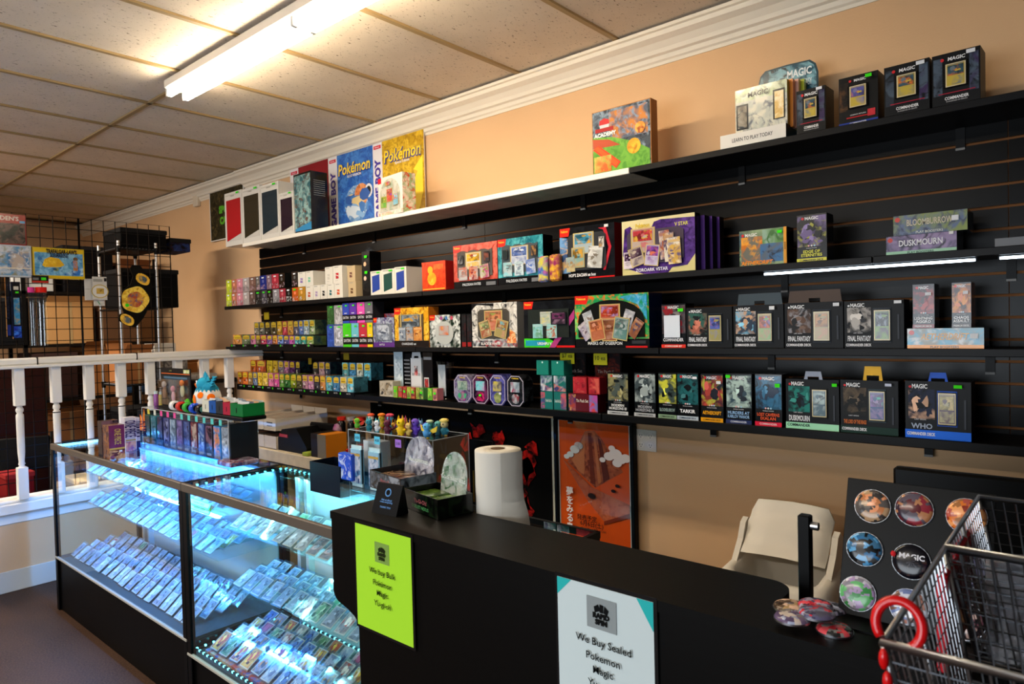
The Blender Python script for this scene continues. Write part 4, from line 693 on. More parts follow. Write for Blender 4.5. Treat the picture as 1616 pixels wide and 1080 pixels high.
tin(801, 828, 592, 638.4, 'octagonal black tin with silver relief, furthest from the clear stand', '14161a 34363c 0c0d10', '7a8c98 c0ccd4 a0506a', 'b8bcc4 5c6068 8a3038')
# small boxes near the corner
def Q8(a, b, tp, bt, *r_, **k): return carton(*r_[:4], 840+a*.18564, 840+b*.18564, 550+tp*.18564, 550+bt*.18564, *r_[4:], **k)
gh = []
for i, (a, b) in enumerate(((75, 182), (186, 292))):
    Q8(a, b, 405, 520, 'mini_pack_box', f'teal twin pack box with red figure art, bottom tier, {("nearer", "further from")[i]} the tins', 'box', 'teal pack boxes', Z4, .07, '1c6a64', y=2.63,
       art=[('r', .02, .02, .98, .98, '1c6a64'), ('r', 0 if not i else .55, .05, .35 if not i else 1, .95, '3a4a78 c85a60 1c6a64'), ('t', 'Double Pack Set', .66 if not i else .34, .5, .16, 'c8d8d0', dict(mw=.5))], size=(.075, .088), mat='gloss')
    Q8(a, b, 405, 520, 'mini_pack_box', f'teal box with white robot art, middle tier, {("nearer", "further from")[i]} the tins', 'box', 'teal pack boxes', Z4+.089, .07, '1c6a64', y=2.63,
       art=[('r', .02, .02, .98, .98, '1c6a64 b8c0cc 4a4c78'), ('p', [(.02, .02), (.98, .02), (.98, .2), (.02, .5)], 'a85a50 c8c8d0 2c3c70')], size=(.075, .078), mat='gloss')
    Q8(a-30+15*i, b, 405, 520, 'mini_pack_box', f'plain teal box, top tier, {("nearer", "further from")[i]} the tins', 'box', 'teal pack boxes', Z4+.168, .07, '1c7a6c', y=2.64, art=[('r', .02, .02, .98, .98, '1c7a6c'), ('r', .45, .8, .55, .92, 'c8e8e0')], size=(.075, .072), mat='gloss')
Q8(312, 550, 405, 520, 'mini_pack_box', 'dark red wide twin pack box with two coloured character panels', 'box', 'red pack boxes', Z4, .07, '5a0c14', y=2.63, size=(.165, .085), art=[('r', 0, 0, 1, 1, '5a0c14'), ('r', 0, .04, .25, .96, 'a83c2c 3c2c60 d8a03c'), ('r', .72, .04, 1, .96, 'b04a9a 4a78b0 c84040'), ('t', 'Tin Pack Set', .48, .62, .16, 'd8d0c0', dict(mw=.42))], mat='gloss')
for i, (a, b) in enumerate(((348, 465), (480, 570))):
    Q8(a, b, 295, 405, 'mini_pack_box', f'rounded red character box on the dark red twin box, {("nearer", "further from")[i]} the teal boxes', 'box', 'red pack boxes', Z4+.086, .06, 'a02028', y=2.635, size=(.078 if not i else .062, .078), art=[('r', .06, .06, .94, .94, 'a82430 c85a4c 5a1420')], mat='gloss')
# dark packs hanging from hooks, with yellow tags
for i, (L, R, T, B, tx) in enumerate(((883.6, 906, 553.7, 574, '£7 ea'), (936.5, 958, 558, 576, '10 ea'))):
    a, b, zt, zb_ = P(L, T, y=2.70).x, P(R, T, y=2.70).x, P(L, T, y=2.70).z, P(L, B, y=2.70).z
    t = thing('tag_card', f'yellow price card hanging over the {("darker", "redder")[i]} hooked pack', 'tag', (a, 2.70, zb_))
    m = MB().box(0, b-a, 0, .002, 0, zt-zb_, 'b8b41c'); m.text(tx.replace('£', '$'), ((b-a)/2, -.0008, (zt-zb_)*.6), .02, '4a4a18', maxw=.07); m.build('card', 'satin', t)
    t = thing('hanging_pack', f'{("dark", "dark red lettered")[i]} set pack hanging on a hook under the third shelf', 'pack', (a-.005, 2.71, Z4+.13)); w = .15
    m = MB().box(0, w, 0, .02, 0, .15, '0a090b', .004); face(m, w, .15, [('r', .04, .04, .96, .96, '0c0b0d 1a1416 3a1c10' if not i else '200608 4a1408 0c0b0d'), ('t', 'Tin Pack Set', .5, .38, .1, '6a6460', dict(mw=.8))]); m.build('pack', 'gloss', t)
    MB().tube([(w/2, .19, .17), (w/2, 0, .17), (w/2, -.01, .18)], .002, '9a9a9a').build('hook', 'metal', t)
# upright deck packs
for L, R, T, B, ac, ti, ft, fc, lab, tc, st in (
    (960, 992.5, 588, 651, '4a5450 8a8458 20282a', 'MODERN|HORIZONS III', 'c8ccd0', '3a3c40', 'upright pack with pale foot band and ochre beast art', 'd8dadc', None),
    (1002, 1035.5, 588, 651.5, '3c484c 98a4a4 20262a', 'MODERN|HORIZONS III', 'b8bcc0', '3a3c40', 'upright pack with pale foot band and grey flying figure art', 'a8aab0', None),
    (1040, 1068.5, 588, 652, '3c4c48 c8c83c 182024', 'BLOOMBURROW', '8aa888', '20341c', 'upright pack with yellow flame creature art and sage foot band', '8aa09a', None),
    (1069.5, 1103, 588.5, 652.5, '12282e 1c5c60 0c1418', 'TARKIR', 'b8c4d0', '20384a', 'upright pack with dark teal dragon art and pale blue foot band', 'f0f0f4', [(.78, .88, .2, .05, WH)]),
    (1107, 1142, 590, 655.5, '1a1c2c a83c30 a8a838', 'AETHERDRIFT', 'e8a00e', '5a3c08', 'upright pack with crossed red and yellow art, amber foot band', 'e8a010', [(.74, .8, .2, .06, WH)]),
    (1146.5, 1187, 590, 658.5, '2c4450 a8c0b8 1a2430', 'MURDERS AT|KARLOV MANOR', '24305c', 'd8dce8', 'upright pack with white ghostly art and navy foot band', '8ab0d8', [(.03, .92, .18, .06, GR)]),
    (1192.5, 1234.5, 590.6, 660.5, '24344c 2c6a90 1c2c38', 'LOST CAVERNS|IXALAN', 'd81c3c', 'f8d8dc', 'upright pack with deep blue swirl art and bright red foot band', 'd8542c', [(.78, .76, .18, .07, GR)])):
    deck_p('deck_pack', L, R, T, B, Z4, ac, ti, ft, fc, lab, tc=tc, y=2.635, stk=st, sub='COMMANDER' if L > 1140 else 'COMMANDER DECK')
deck_w(1241, 1324.5, 598, 664, Z4, '102c38 1c7a70 0c141c', '3a5a68 98b0b0 20343c', 'DUSKMOURN', 'window deck box with teal night art and mint foot band', (.35, .70, .03, '8a94a8'), foot='a0e0b8', fsub='203c2c', sub='COMMANDER', stk=[(.9, .88, .09, .06, GR)], edge='181c20', th=.13)
deck_w(1327, 1418, 599.4, 667, Z4, '20221f 5a4c3c 101214', '3c5a8a 8a6ab0 4ab0a0', 'THE LORD OF THE RINGS', 'window deck box with rust lettering and dark green foot band', (.4, .74, .05, 'd8a82a'), foot='12382c', title_c='c86a2c', stk=[(.8, .91, .11, .05, 'c0c8dc')], edge='34444c', tt=.07, th=.14)
deck_w(1429, 1533, 601, 672, Z4, '1c2440 c09a80 14161c', '5a4450 a89a50 c8b068', 'WHO', 'window deck box with blue edge and bright blue foot band', (.36, .66, .03, '2050b8'), foot='1a66e0', stk=[(.76, .90, .12, .055, GR)], edge='1c4cb0', tt=.085, title_c='9aa4b8', th=.15)
# ================================================================ glass display cases
HC = .99; YC0, YC1 = 1.24, 1.715
def case(name, lab, x0, x1, mled, ledcol, deck, shelves, power, wide=0.0):
    t = thing('display_case', lab, 'display case', (x0, YC0, 0)); w = x1-x0; d = YC1-YC0; B = MB
    B().box(0, w, .012, d, 0, deck-.012, '0b0a0a', .003).build('base', M['blackwood'], t)
    B().box(.004, w-.004, .008, d, deck-.012, deck, '45403a').build('deck_board', 'satin', t)
    for x in (0, w-.034):
        for y in (0, d-.022): B().box(x, x+.034, y, y+.022, .0, HC-.006, '08080a', .002).build('corner_post', 'satin', t)
    m = B().box(0, w, -.004, .012, HC-.034, HC+.002, '8a8378' if wide else '5a5148', .003).box(0, w, -.003, .010, deck-.006, deck+.006, 'a8a498', .002)
    m.build('metal_trim', 'satin', t); m = B().box(-.001, .012, .012, d, HC-.02, HC+.001, '101012').box(w-.012, w+.001, .012, d, HC-.02, HC+.001, '101012').box(0, w, d-.012, d+.002, HC-.02, HC+.001, '26262a'); m.build('side_trim', 'satin', t)
    B().box(.002, w-.002, .002, d-.002, HC-.006, HC+0, 'ffffff').build('glass_top', M['glass'], t)
    B().poly([(.024, .006, deck), (w-.024, .006, deck), (w-.024, .006, HC-.03), (.024, .006, HC-.03)], 'ffffff').build('front_glass', M['glass'], t)
    if wide: B().box(.004, .010, .022, d-.022, deck, HC-.02, '1a1613').build('side_panel', 'gloss', t)
    for x in ((w-.008,) if wide else (.008, w-.008)): B().poly([(x, .022, deck), (x, d-.022, deck), (x, d-.022, HC-.02), (x, .022, HC-.02)], 'ffffff').build('side_glass', M['glass'], t)
    k = .25
    for i in range(2):
        m = B().box(k+(w-k)*i/2-.03*i, k+(w-k)*(i+1)/2-.024, d-.02-.008*i, d-.013-.008*i, deck+.004, HC-.03, 'c8d4d8'); o = m.build('sliding_door', 'satin', t)
        B().box(k+(w-k)*(.1+.8*i)/1-.01, k+(w-k)*(.1+.8*i)+.01, d-.013, d-.008, .6, .7, '303030', .002).build('finger_pull', 'satin', o)
    B().box(.18, .205, d-.05, d-.02, deck, HC-.03, 'b8bcbc').box(k, k+.02, d-.05, d-.02, deck, HC-.03, 'b8bcbc').build('shelf_upright', 'satin', t)
    for (z, y0) in shelves:
        B().box(.03, w-.03, y0-YC0, d-.05, z-.006, z, 'ffffff').build('glass_shelf', M['glass'], t)
        for x in (.25, w*.5, w-.25): B().box(x-.006, x+.006, y0-YC0+.04, d-.03, z-.022, z-.006, '9aa0a2').build('shelf_bracket', 'satin', t)
    return t, w, d
def led(t, name, path, mat, n, s=.0055):
    m = MB().tube(path, .004, '30383c', 4); o = m.build('led_strip', 'matte', t); m = MB(); segs = [(Vector(a), Vector(b)) for a, b in zip(path, path[1:])]; tot = sum((b-a).length for a, b in segs)
    for i in range(n):
        q = (i+.5)/n*tot
        for a, b in segs:
            L = (b-a).length
            if q <= L: p = a+(b-a)*q/L; m.box(p.x-s, p.x+s, p.y-s, p.y+s, p.z-s*.8, p.z+s, 'ffffff'); break
            q -= L
    stuff(m.build('diode', mat, o))
X1, X2, X3 = -4.71, -2.945, -1.15
c1, w1, d1 = case('display_case', 'farther glass display case lit bright blue inside', X1, X2, 'blue', 0, .315, ((.80, 1.40), (.61, 1.40)), 1)
c2, w2, d2 = case('display_case', 'nearer glass display case edged with cyan light dots, beside the black counter', X2+.005, X3, 'cyan', 1, .262, ((.775, 1.40), (.52, 1.40)), 1)
led(c1, '', [(.03, .02, HC-.014), (.03, d1*.62, HC-.014)], M['blue'], 26, .007)
led(c1, '', [(.04, .022, HC-.04), (w1-.04, .022, HC-.04)], M['blue'], 50, .004)
led(c2, '', [(.035, .03, HC-.012), (.035, d2-.02, HC-.012), (.62, d2-.02, HC-.012)], M['cyan'], 26, .0042)
led(c2, '', [(.035, d2-.04, .285), (.035, .022, .285), (w2-.03, .022, .285)], M['cyan'], 60, .0036)
led(c2, '', [(.20, d2-.05, .30), (w2-.03, d2-.05, .30)], M['cyan'], 46, .0036)
area('blue_case_strip_light', (X1+w1/2, 1.275, HC-.05), (X1+w1/2, 1.52, .44), w1-.1, .01, 12, (.05, .32, 1))
area('blue_case_rear_strip_light', (X1+w1/2, 1.68, HC-.04), (X1+w1/2, 1.36, .3), w1-.1, .01, 6, (.05, .32, 1))
area('blue_case_side_strip_light', (X1+.030, 1.45, HC-.016), (X1+.5, 1.47, .3), .40, .008, 3, (.05, .32, 1))
area('cyan_case_top_strip_light', (X2+w2/2, YC1-.05, HC-.03), (X2+w2/2, 1.35, .3), w2-.1, .02, 3.0, (.22, .85, 1))
area('cyan_case_side_strip_light', (X2+.040, 1.45, HC-.014), (X2+.5, 1.47, .3), .40, .008, 1, (.25, .85, 1))
area('cyan_case_rear_strip_light', (X2+w2/2+.1, YC1-.07, .31), (X2+w2/2, 1.3, .32), w2-.3, .02, .8, (.25, .85, 1))
# sleeved cards: clear holder with a card inside
CP = ['8a9ab0 c8ccd0 5a6480', 'b0503c d8b050 4a2c30', 'c8a838 8a5a2c d8d0b0', '4a6aa8 a8c0d8 2c3a60', 'a85a78 d8b0b8 5c3048', '5a8a60 b0c8a0 2c4c38', 'd0ccc0 7a7a80 a83c30', '3c3c48 8a8aa0 b0783c']
protos = []
for i, cp in enumerate(CP+['8a909c b0b8c4 606874', '747c88 989fac 4a525c', 'a0a6b0 c0c6d0 70767e', '7a8494 a8969f 525860']):
    a = MB().box(-.037, .037, -.0015, .0015, 0, .104, 'ffffff').build('card_sleeve', M['sleeve'], None, (0, 0, -5))
    m = MB().box(-.031, .031, -.0006, .0006, .006, .094, 'c0bcb0'); face(m, .062, .088, [('r', .06, .05, .94, .95, cp), ('s', .08, .08, .92, .92, [cols(cp)[1], cols(cp)[2], cols(cp)[0]], i, 6)], -.0006, -.031, .006); m.build('card', 'satin', a)
    tag(a, '', 'card'); protos.append(a)
def cards(x0, x1, rows, z, grp, lab, tilt=62, dx=.083, seed=0, dz=.0, jitter=.3):
    rr = random.Random(seed); n = int((x1-x0)/dx)
    for ri, y in enumerate(rows):
        for i in range(n):
            a = dup(protos[rr.randrange(8) if seed == 6 or rr.random() < .08 else 8+rr.randrange(4)], (x0+(i+.5)*dx+rr.uniform(-.004, .004), y+rr.uniform(-.004, .004), z+dz*ri), f'sleeved card {O1[i]} from the railing end, {("front", "second", "third", "fourth")[ri]} row, {lab}', (-math.radians(tilt+rr.uniform(-3, 3)), rr.uniform(-.03, .03), rr.uniform(-.02, .02)))
            a['group'] = grp
for nm_, x0, x1, rows, z, lab, dz, sd in (
    ('a', X1+.04, X2-.04, (1.405, 1.475, 1.545), .802, 'top shelf of blue-lit case', .004, 1),
    ('b', X1+.04, X2-.04, (1.405, 1.475, 1.545), .612, 'lower shelf of blue-lit case', .004, 2),
    ('c', X1+.04, X2-.04, (1.30, 1.375, 1.45, 1.525), .317, 'floor of blue-lit case', .004, 3),
    ('d', X2+.06, -1.75, (1.405, 1.47, 1.535), .777, 'top shelf of cyan-lit case', .004, 4),
    ('e', X2+.06, -1.65, (1.405, 1.47, 1.535), .522, 'lower shelf of cyan-lit case', .004, 5),
    ('f', X2+.07, -1.7, (1.30, 1.37, 1.44, 1.51), .284, 'floor of cyan-lit case', .008, 6)):
    cards(x0, x1, rows, z, 'sleeved cards, '+lab, lab, 60 if nm_ != 'c' else 52, .0845 if nm_ != 'f' else .082, sd, dz)
for p in protos:
    for ch in list(p.children): D.objects.remove(ch)
    D.objects.remove(p)
m = MB().prism([(X2+.06, 1.29, .264), (X2+.06, 1.56, .264), (X2+.06, 1.60, .296), (X2+.06, 1.29, .276)], (1.2, 0, 0), 'b8a888 a84a38 3c5a9a'); tag(m.build('card_tray', 'satin'), 'colourful printed tray sheet under the cards on the floor of the cyan-lit case', 'tray')
# green bordered price slips on the top shelf of the first case
for i, z in enumerate((.818, .84)):
    t = thing('price_slip', f'green and white price slip at the end of the blue-lit top shelf, {("lower", "upper")[i]}', 'slip', (X2-.30+.02*i, 1.39-.01*i, .805+.03*i), 0, None, -.5)
    m = MB().box(0, .22, 0, .002, 0, .028, '3cc85a'); m.poly([(.008, -.0006, .005), (.212, -.0006, .005), (.212, -.0006, .023), (.008, -.0006, .023)], 'a8e8c8'); m.text('TRADING CARDS', (.11, -.0012, .014), .010, '1c8a3c', maxw=.19); m.build('slip', 'satin', t)
# ================================================================ black counter
HK = 1.095; KX0, KX1, KY0, KY1 = -1.70, .75, 1.135, 1.368
t = thing('sales_counter', 'tall black counter with two taped notices on its front', 'counter', (KX0, KY0, 0))
r = []
xr = -.455-KX0
for i in range(7): a = math.pi/2*i/6; r.append((xr-.05+.05*math.sin(a), .18+.053*math.cos(a)))
MB().prism([(0, 0, HK-.022)]+[(x, y, HK-.022) for x, y in [(0, .233)]+r+[(xr, .145), (KX1-KX0, .145), (KX1-KX0, 0)]][0:], (0, 0, .022), '14100d').build('counter_top', M['blackwood'], t)
z = P(525, 940, y=KY0).z; xb = P(566, 1010, y=KY0).x-KX0; xl = P(523, 900, y=KY0).x-KX0
pts = [(0, HK-.022), (0, z+.02)]
for i in range(1, 6): a = math.pi/2*i/6; pts.append((.035-.035*math.cos(a), z+.02-.035*math.sin(a)))
z2_ = P(550, 965, y=KY0).z; pts += [(xb*.55, z-.024)]
for i in range(1, 6): a = math.pi/2*i/6; pts.append((xb*.6+xb*.4*math.sin(a), z-.03-.045*(1-math.cos(a))))
pts += [(xb, 0), (KX1-KX0, 0), (KX1-KX0, HK-.022)]
MB().prism([(x, .004, zz) for x, zz in pts], (0, .02, 0), '0a0909').build('front_panel', M['blackwood'], t)
MB().box(.02, .04, .024, .098, HK-.1, HK-.022, '0a0909').box(xb+.02, xb+.04, .024, .098, 0, HK-.022, '0a0909').build('side_panel', M['blackwood'], t)
def notice(lab, px0, px1, pyT, pyT2, hz, bg, body):
    a = P(px0, pyT, y=KY0); b = P(px1, pyT2, y=KY0); w = b.x-a.x; zt = (a.z+b.z)/2; h = hz
    t = thing('paper_notice', lab, 'notice', (a.x, KY0-.0015, zt-h)); MB().box(-.007, w+.007, 0, .0016, -.008, h+.008, '1a1e22').build('clear_sleeve_edge', 'gloss', t)
    m = MB().box(0, w, -.0012, 0, 0, h, bg); face(m, w, h, body, -.0012); m.build('paper', 'matte', t)
    g = MB(); g.poly([(-.007, -.009, -.008), (w+.007, -.009, -.008), (w+.007, -.009, h+.008), (-.007, -.009, h+.008)], 'ffffff')
    return t
def logo(u, v, s, a, ink): # cards emblem over two stacked words, s = size, a = aspect w/h
    e = [('p', [(u-.30*s, v+.28*s*a), (u-.12*s, v+.40*s*a), (u-.02*s, v+.18*s*a), (u-.26*s, v+.08*s*a)], ink), ('p', [(u-.06*s, v+.42*s*a), (u+.10*s, v+.40*s*a), (u+.08*s, v+.12*s*a), (u-.06*s, v+.12*s*a)], ink), ('p', [(u+.14*s, v+.40*s*a), (u+.30*s, v+.26*s*a), (u+.24*s, v+.08*s*a), (u+.10*s, v+.14*s*a)], ink)]
    for x in e[:3]: pass
    return e+[('t', 'RAPID', u, v, .17*s*a, ink, dict(mw=.72*s, bold=.07)), ('t', 'SPIN', u, v-.22*s*a, .17*s*a, ink, dict(mw=.5*s, bold=.07))]
A = .77
notice('yellow-green paper notice taped to the counter front', 561.5, 649, 827, 847, .285, 'a4dc30',
       [('r', .365, .68, .625, .875, '7a9a48')]+logo(.495, .765, .22, A, '24300c')+[('t', s_, .5, v, .050, '1c2a08', dict(mw=.60, bold=.012)) for s_, v in (('We buy Bulk', .585), ('Pokémon', .485), ('Magic', .385), ('Yu-gi-oh', .285))])
notice('white paper notice with teal corners taped to the counter front', 880.5, 1032, 911, 948, .285, 'c6d4d6',
       [('p', [(0, 1), (0, .87), (.16, 1)], '2cb0b0'), ('p', [(1, 1), (.84, 1), (1, .80)], '2cb0b0'), ('r', .33, .70, .64, .925, '8a9294')]+logo(.485, .80, .26, A, '12161a')+[('t', s_, .5, v, .052, '101a1c', dict(mw=.70, bold=.012)) for s_, v in (('We Buy Sealed', .60), ('Pokemon', .50), ('Magic', .40), ('Yu-gi-oh', .30))])
# ---- things on the counter
t = thing('paper_towel_roll', 'white paper towel roll standing behind the black counter', 'paper roll', (-1.307, 1.436, HC))
MB().lathe([(.021, .279), (.021, .281), (.066, .279), (.0665, .275), (.0665, .002), (.066, 0)], 'ddd8cc', 28).build('roll', 'cloth', t)
MB().lathe([(.0205, .281), (.0205, .2815)], '5a4630', 16).build('core', 'matte', t)
m = MB(); pts = [(.066*math.cos(a), .066*math.sin(a)) for a in (-.2, .1, .3)]
for i in range(8):
    z0, z1 = .279*i/8, .279*(i+1)/8; f = lambda z: .010+.030*math.sin(math.pi*min(1, z/.2+.15))**2 if z < .24 else .010
    m.add([(.050, -.045, z0), (.066+f(z0)*.7, -.01, z0), (.066+f(z0)*.8, .02, z0), (.050, -.045, z1), (.066+f(z1)*.7, -.01, z1), (.066+f(z1)*.8, .02, z1)], [(0, 1, 4, 3), (1, 2, 5, 4)], 'd8d3c6', True)
m.build('loose_sheet', 'cloth', t)
def open_box(lab, x, y, w, d, h, rz, body, fr, hh, hc, items, title):
    t = thing('open_booster_box', lab, 'box', (x, y, HK), rz); B = MB
    m = B()
    for a in ((0, w, 0, .002, 0, h), (0, w, d-.002, d, 0, h), (0, .002, .002, d-.002, 0, h), (w-.002, w, .002, d-.002, 0, h), (0, w, 0, d, 0, .002)): m.box(*a, body)
    face(m, w, h, [('r', .02, .04, .98, .96, fr), ('t', title[0], .5, .6, .2, '8a4a4c', dict(mw=.5, bold=.03)), ('t', title[1], .5, .3, .16, '4a8a50', dict(mw=.5, bold=.02))])
    m.poly([(w+.0005, 0, .002), (w+.0005, d, .002), (w+.0005, d, h), (w+.0005, 0, h)], fr); m.build('tray', 'gloss', t)
    n = 18; hw_ = w*(.36 if w < .195 else .44); pts = [(w/2-hw_, h*.6), (w/2+hw_, h*.6), (w/2+hw_, h+.02)]+[(w/2+hw_*math.cos(math.pi*i/n), h+.018+hh*math.sin(math.pi*i/n)**.8) for i in range(n+1)]+[(w/2-hw_, h+.02)]
    o = B().prism([(a, d-.004+(b-h)*.12, b) for a, b in pts], (0, .002, 0), hc).build('header_card', 'foil', t)
    m = B(); m.text(title[0]+' '+title[1], (w/2, d-.0045, h+.025), .010, 'c8d0c8', maxw=w*.7, bold=.03); m.build('header_text', 'matte', o)
    for i in range(items[0]):
        for j in range(2): B().box(.006+(w/2-.004)*j, w/2-.003+(w/2-.004)*j, 0, d*.86, -.006, .006, items[1], .003).build('booster_pack', 'gloss', t, (0, .006, h-.034+.013*(i)), (-.02*i, .03*(j-.5), 0))
    return t
open_box('open booster box of green packs with foil arched header on the counter', -1.553, 1.292, .188, .115, .056, -.2, '0c0e0c', '10140f 0c120e 1c3018', .085, 'b8ccc8 e8f0f0 4a8a5c', (2, '3c5a1c 16200c 6a8a30'), ('Yu-Gi-Oh!', 'DUELIST NEXUS'))
t2 = open_box('open booster box of bronze packs with tall silver foil header behind the small sign', -1.74, 1.42, .20, .13, .058, -.17, '2c2e32', '4a5058 8a9098 2c3034', .085, 'a0a4b4 e0e4f0 5c5c78', (2, '6a4838 2c2024 a08868'), ('Maze of', 'MEMORIES')); t2.location = (-1.825, 1.375, HC+.111)
t = thing('box_riser', 'silver closed booster box supporting the bronze open one', 'box', (-1.815, 1.41, HC), -.17); m = MB().box(0, .18, 0, .10, 0, .11, '6a7078'); face(m, .18, .11, [('r', .02, .04, .98, .96, '6a7480 a0a8b0 3c4450')]); m.build('carton', 'gloss', t)
t = thing('small_sign', 'small black tent sign with blue lettering on the counter', 'sign', (-1.585, 1.196, HK), .10)
m = MB().prism([(0, 0, 0), (0, .05, 0), (0, .035, .082), (0, .03, .082)], (.098, 0, 0), '15171b'); m.build('body', 'satin', t)
n_ = Vector((0, .03, .082)).normalized(); m = MB(); q = lambda u, v: Vector((u*.098, -.0006, 0))+Vector((0, .03*v, .082*v))
m.disc(q(.5, .72), .012, '5a8ac0', u=(1, 0, 0), w=n_); m.disc(q(.5, .72)-Vector((0, .0004, 0)), .008, '15171b', w=n_)
for s_, v, hh in (('Ask us about', .48, .0055), ('trades and grading', .40, .0045), ('THANK YOU', .24, .005)): m.text(s_, q(.5, v), hh, '6a9ad8', w=n_, maxw=.075)
m.build('lettering', 'matte', t)
# dark blue box on the cyan case
t = thing('open_carton', 'plain dark blue open box standing on the cyan-lit case', 'box', (P(490, 775, z=HC).x, P(490, 775, z=HC).y, HC), .0)
w = .20; m = MB()
for a in ((0, w, 0, .004, 0, .118), (0, w, .11, .114, 0, .118), (0, .004, .004, .11, 0, .118), (w-.004, w, .004, .11, 0, .118), (0, w, 0, .114, 0, .003)): m.box(*a, '0a1a30')
m.build('carton', 'satin', t)
# ---- acrylic organiser with toy figures on top
a = P(548, 778, z=HC); AX0 = -2.155; AY0 = 1.53; AW, AD, AH = .47, .17, .255
t = thing('acrylic_organiser', 'clear acrylic organiser with booster packs, toy figures standing on it', 'organiser', (AX0, AY0, HC))
B = MB
B().box(0, AW, 0, AD, AH-.004, AH, 'ffffff').build('top_panel', 'acrylic', t)
for x in (0, AW*.25, AW*.5, AW*.75, AW-.003): B().box(x, x+.003, 0, AD, 0, AH-.004, 'ffffff').build('divider', 'acrylic', t)
B().box(0, AW, 0, AD, 0, .004, 'ffffff').build('bottom_panel', 'acrylic', t); B().box(0, AW, -.001, .001, .02, .09, 'ffffff').build('front_lip', 'acrylic', t)
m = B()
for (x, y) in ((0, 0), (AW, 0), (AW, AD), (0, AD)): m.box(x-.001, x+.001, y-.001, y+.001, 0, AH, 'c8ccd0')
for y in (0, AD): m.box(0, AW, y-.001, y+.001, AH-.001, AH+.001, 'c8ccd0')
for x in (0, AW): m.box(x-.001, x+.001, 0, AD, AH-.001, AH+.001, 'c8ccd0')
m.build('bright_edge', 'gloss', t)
for k, (c, tx) in enumerate((('5ac0e0', '4.50'), ('5ac0e0', '4.50'), ('a070d0', '5.00'), ('e050b0', '6.00'))):
    m = B().box(-.016, .016, -.0008, 0, -.014, .014, c); m.text(tx, (0, -.0014, 0), .009, '3c3c50', maxw=.026); m.build('price_tag', 'matte', t, (AW*(k+.5)/4+.0, -.002, AH-.026))
t = thing('white_pack', 'white and pale blue pack in the first bay of the organiser', 'pack', (AX0+.010, AY0+.06, HC+.006)); m = B().box(0, .1, 0, .05, 0, .20, 'd0d8dc'); face(m, .1, .2, [('r', 0, 0, 1, .4, '4a9ac0 88c0d8 2c6a98')]); m.build('pack', 'gloss', t)
for k in (0, 1):
    t = thing('booster_pack', f'foil pack with blue and white art, {("first", "second")[k]} of two upright before the organiser', 'pack', (AX0+.035+.108*k, AY0-.02, HC+.060)); m = B().box(-.03+.03, .062, 0, .018, 0, .13, '8ab8d0', .002); face(m, .062, .13, [('r', .03, .03, .97, .88, '5a88b0 c8ccd8 2c4470'), ('r', .03, .8, .97, .87, 'b89848')]); m.box(0, .062, .006, .012, -.012, .142, 'b8d8e0'); m.build('wrapper', 'gloss', t)
t = thing('pack_stand', 'clear ledge holding the two foil packs', 'stand', (AX0, AY0-.045, HC)); B().box(0, .26, 0, .042, .042, .046, 'ffffff').box(0, .26, 0, .003, 0, .060, 'ffffff').box(0, .003, 0, .042, 0, .06, 'ffffff').box(.257, .26, 0, .042, 0, .06, 'ffffff').build('body', 'acrylic', t)
t = thing('blue_pack', 'glossy bright blue pack at the near corner of the organiser', 'pack', (AX0-.022, AY0-.035, HC+.07)); m = B().box(0, .085, 0, .03, 0, .10, '1c4ac0', .003); face(m, .085, .1, [('r', .05, .05, .95, .95, '1c4ac8 2c68e0 c8d8f0')]); m.build('wrapper', 'gloss', t)
MB().box(0, .085, 0, .03, -.07, -.001, 'ffffff').build('clear_base', 'acrylic', t)
t = thing('dark_pack', 'dark red patterned pack in the third bay of the organiser', 'pack', (AX0+AW*.55, AY0+.03, HC+.005)); m = B().box(0, .09, 0, .06, 0, .15, '3c1c24'); face(m, .09, .15, [('r', .05, .05, .95, .95, '4a2430 7a7478 1c1418')]); m.build('pack', 'gloss', t)
# toy figures
def figure(px, py, lab, body, head, acc, s=1.0, kind=0, z=None, y=None):
    p = P(px, py, z=HC+AH) if y is None else P(px, py, y=y); p.x = min(max(p.x, AX0+.02), AX0+AW-.02); p.y = min(max(p.y, AY0+.015), AY0+AD-.02); t = thing('toy_figure', lab, 'figurine', (p.x, p.y, HC+AH if z is None else z), 0, 'tiny toy figures on the organiser'); k = .0172*s
    m = MB().ball((0, 0, k*.8), (k*.75, k*.65, k*.85), body); 
    for x in (-.35, .35): m.ball((x*k, -.1*k, k*.12), (k*.3, k*.38, k*.18), acc, 6, 4); m.ball((x*2.3*k, 0, k*.95), (k*.3, k*.25, k*.22), body, 6, 4)
    m.build('body', 'satin', t)
    h = MB().ball((0, -.05*k, k*2.0), (k*.75, k*.7, k*.66), head, 10, 7)
    for x in (-.3, .3): h.ball((x*k, -.68*k, k*2.1), (k*.12, k*.08, k*.16), '101010', 6, 4)
    if kind in (0, 2):
        for x in (-1, 1): h.lathe([(k*.28, 0), (k*.02, k*(.8 if kind == 0 else 1.3))], acc, 6, (x*k*.5, 0, k*2.4))
    h.build('head', 'satin', t)
    if kind == 1:
        w = MB()
        for x in (-1, 1): w.prism([(x*k*.5, k*.3, k*1.4), (x*k*2.2, k*.4, k*2.2), (x*k*1.9, k*.4, k*1.2), (x*k*.6, k*.3, k*.7)], (0, k*.15, 0), acc)
        w.build('wing', 'satin', t)
    if kind == 2: MB().tube([(0, k*.5, k*.6), (k*.5, k*1.1, k*.9), (k*1.1, k*1.2, k*1.7)], k*.18, acc).build('tail', 'satin', t)
    if kind == 3: MB().ball((0, -.05*k, k*2.7), (k*.95, k*.8, k*.4), acc, 8, 5).build('hat', 'satin', t)
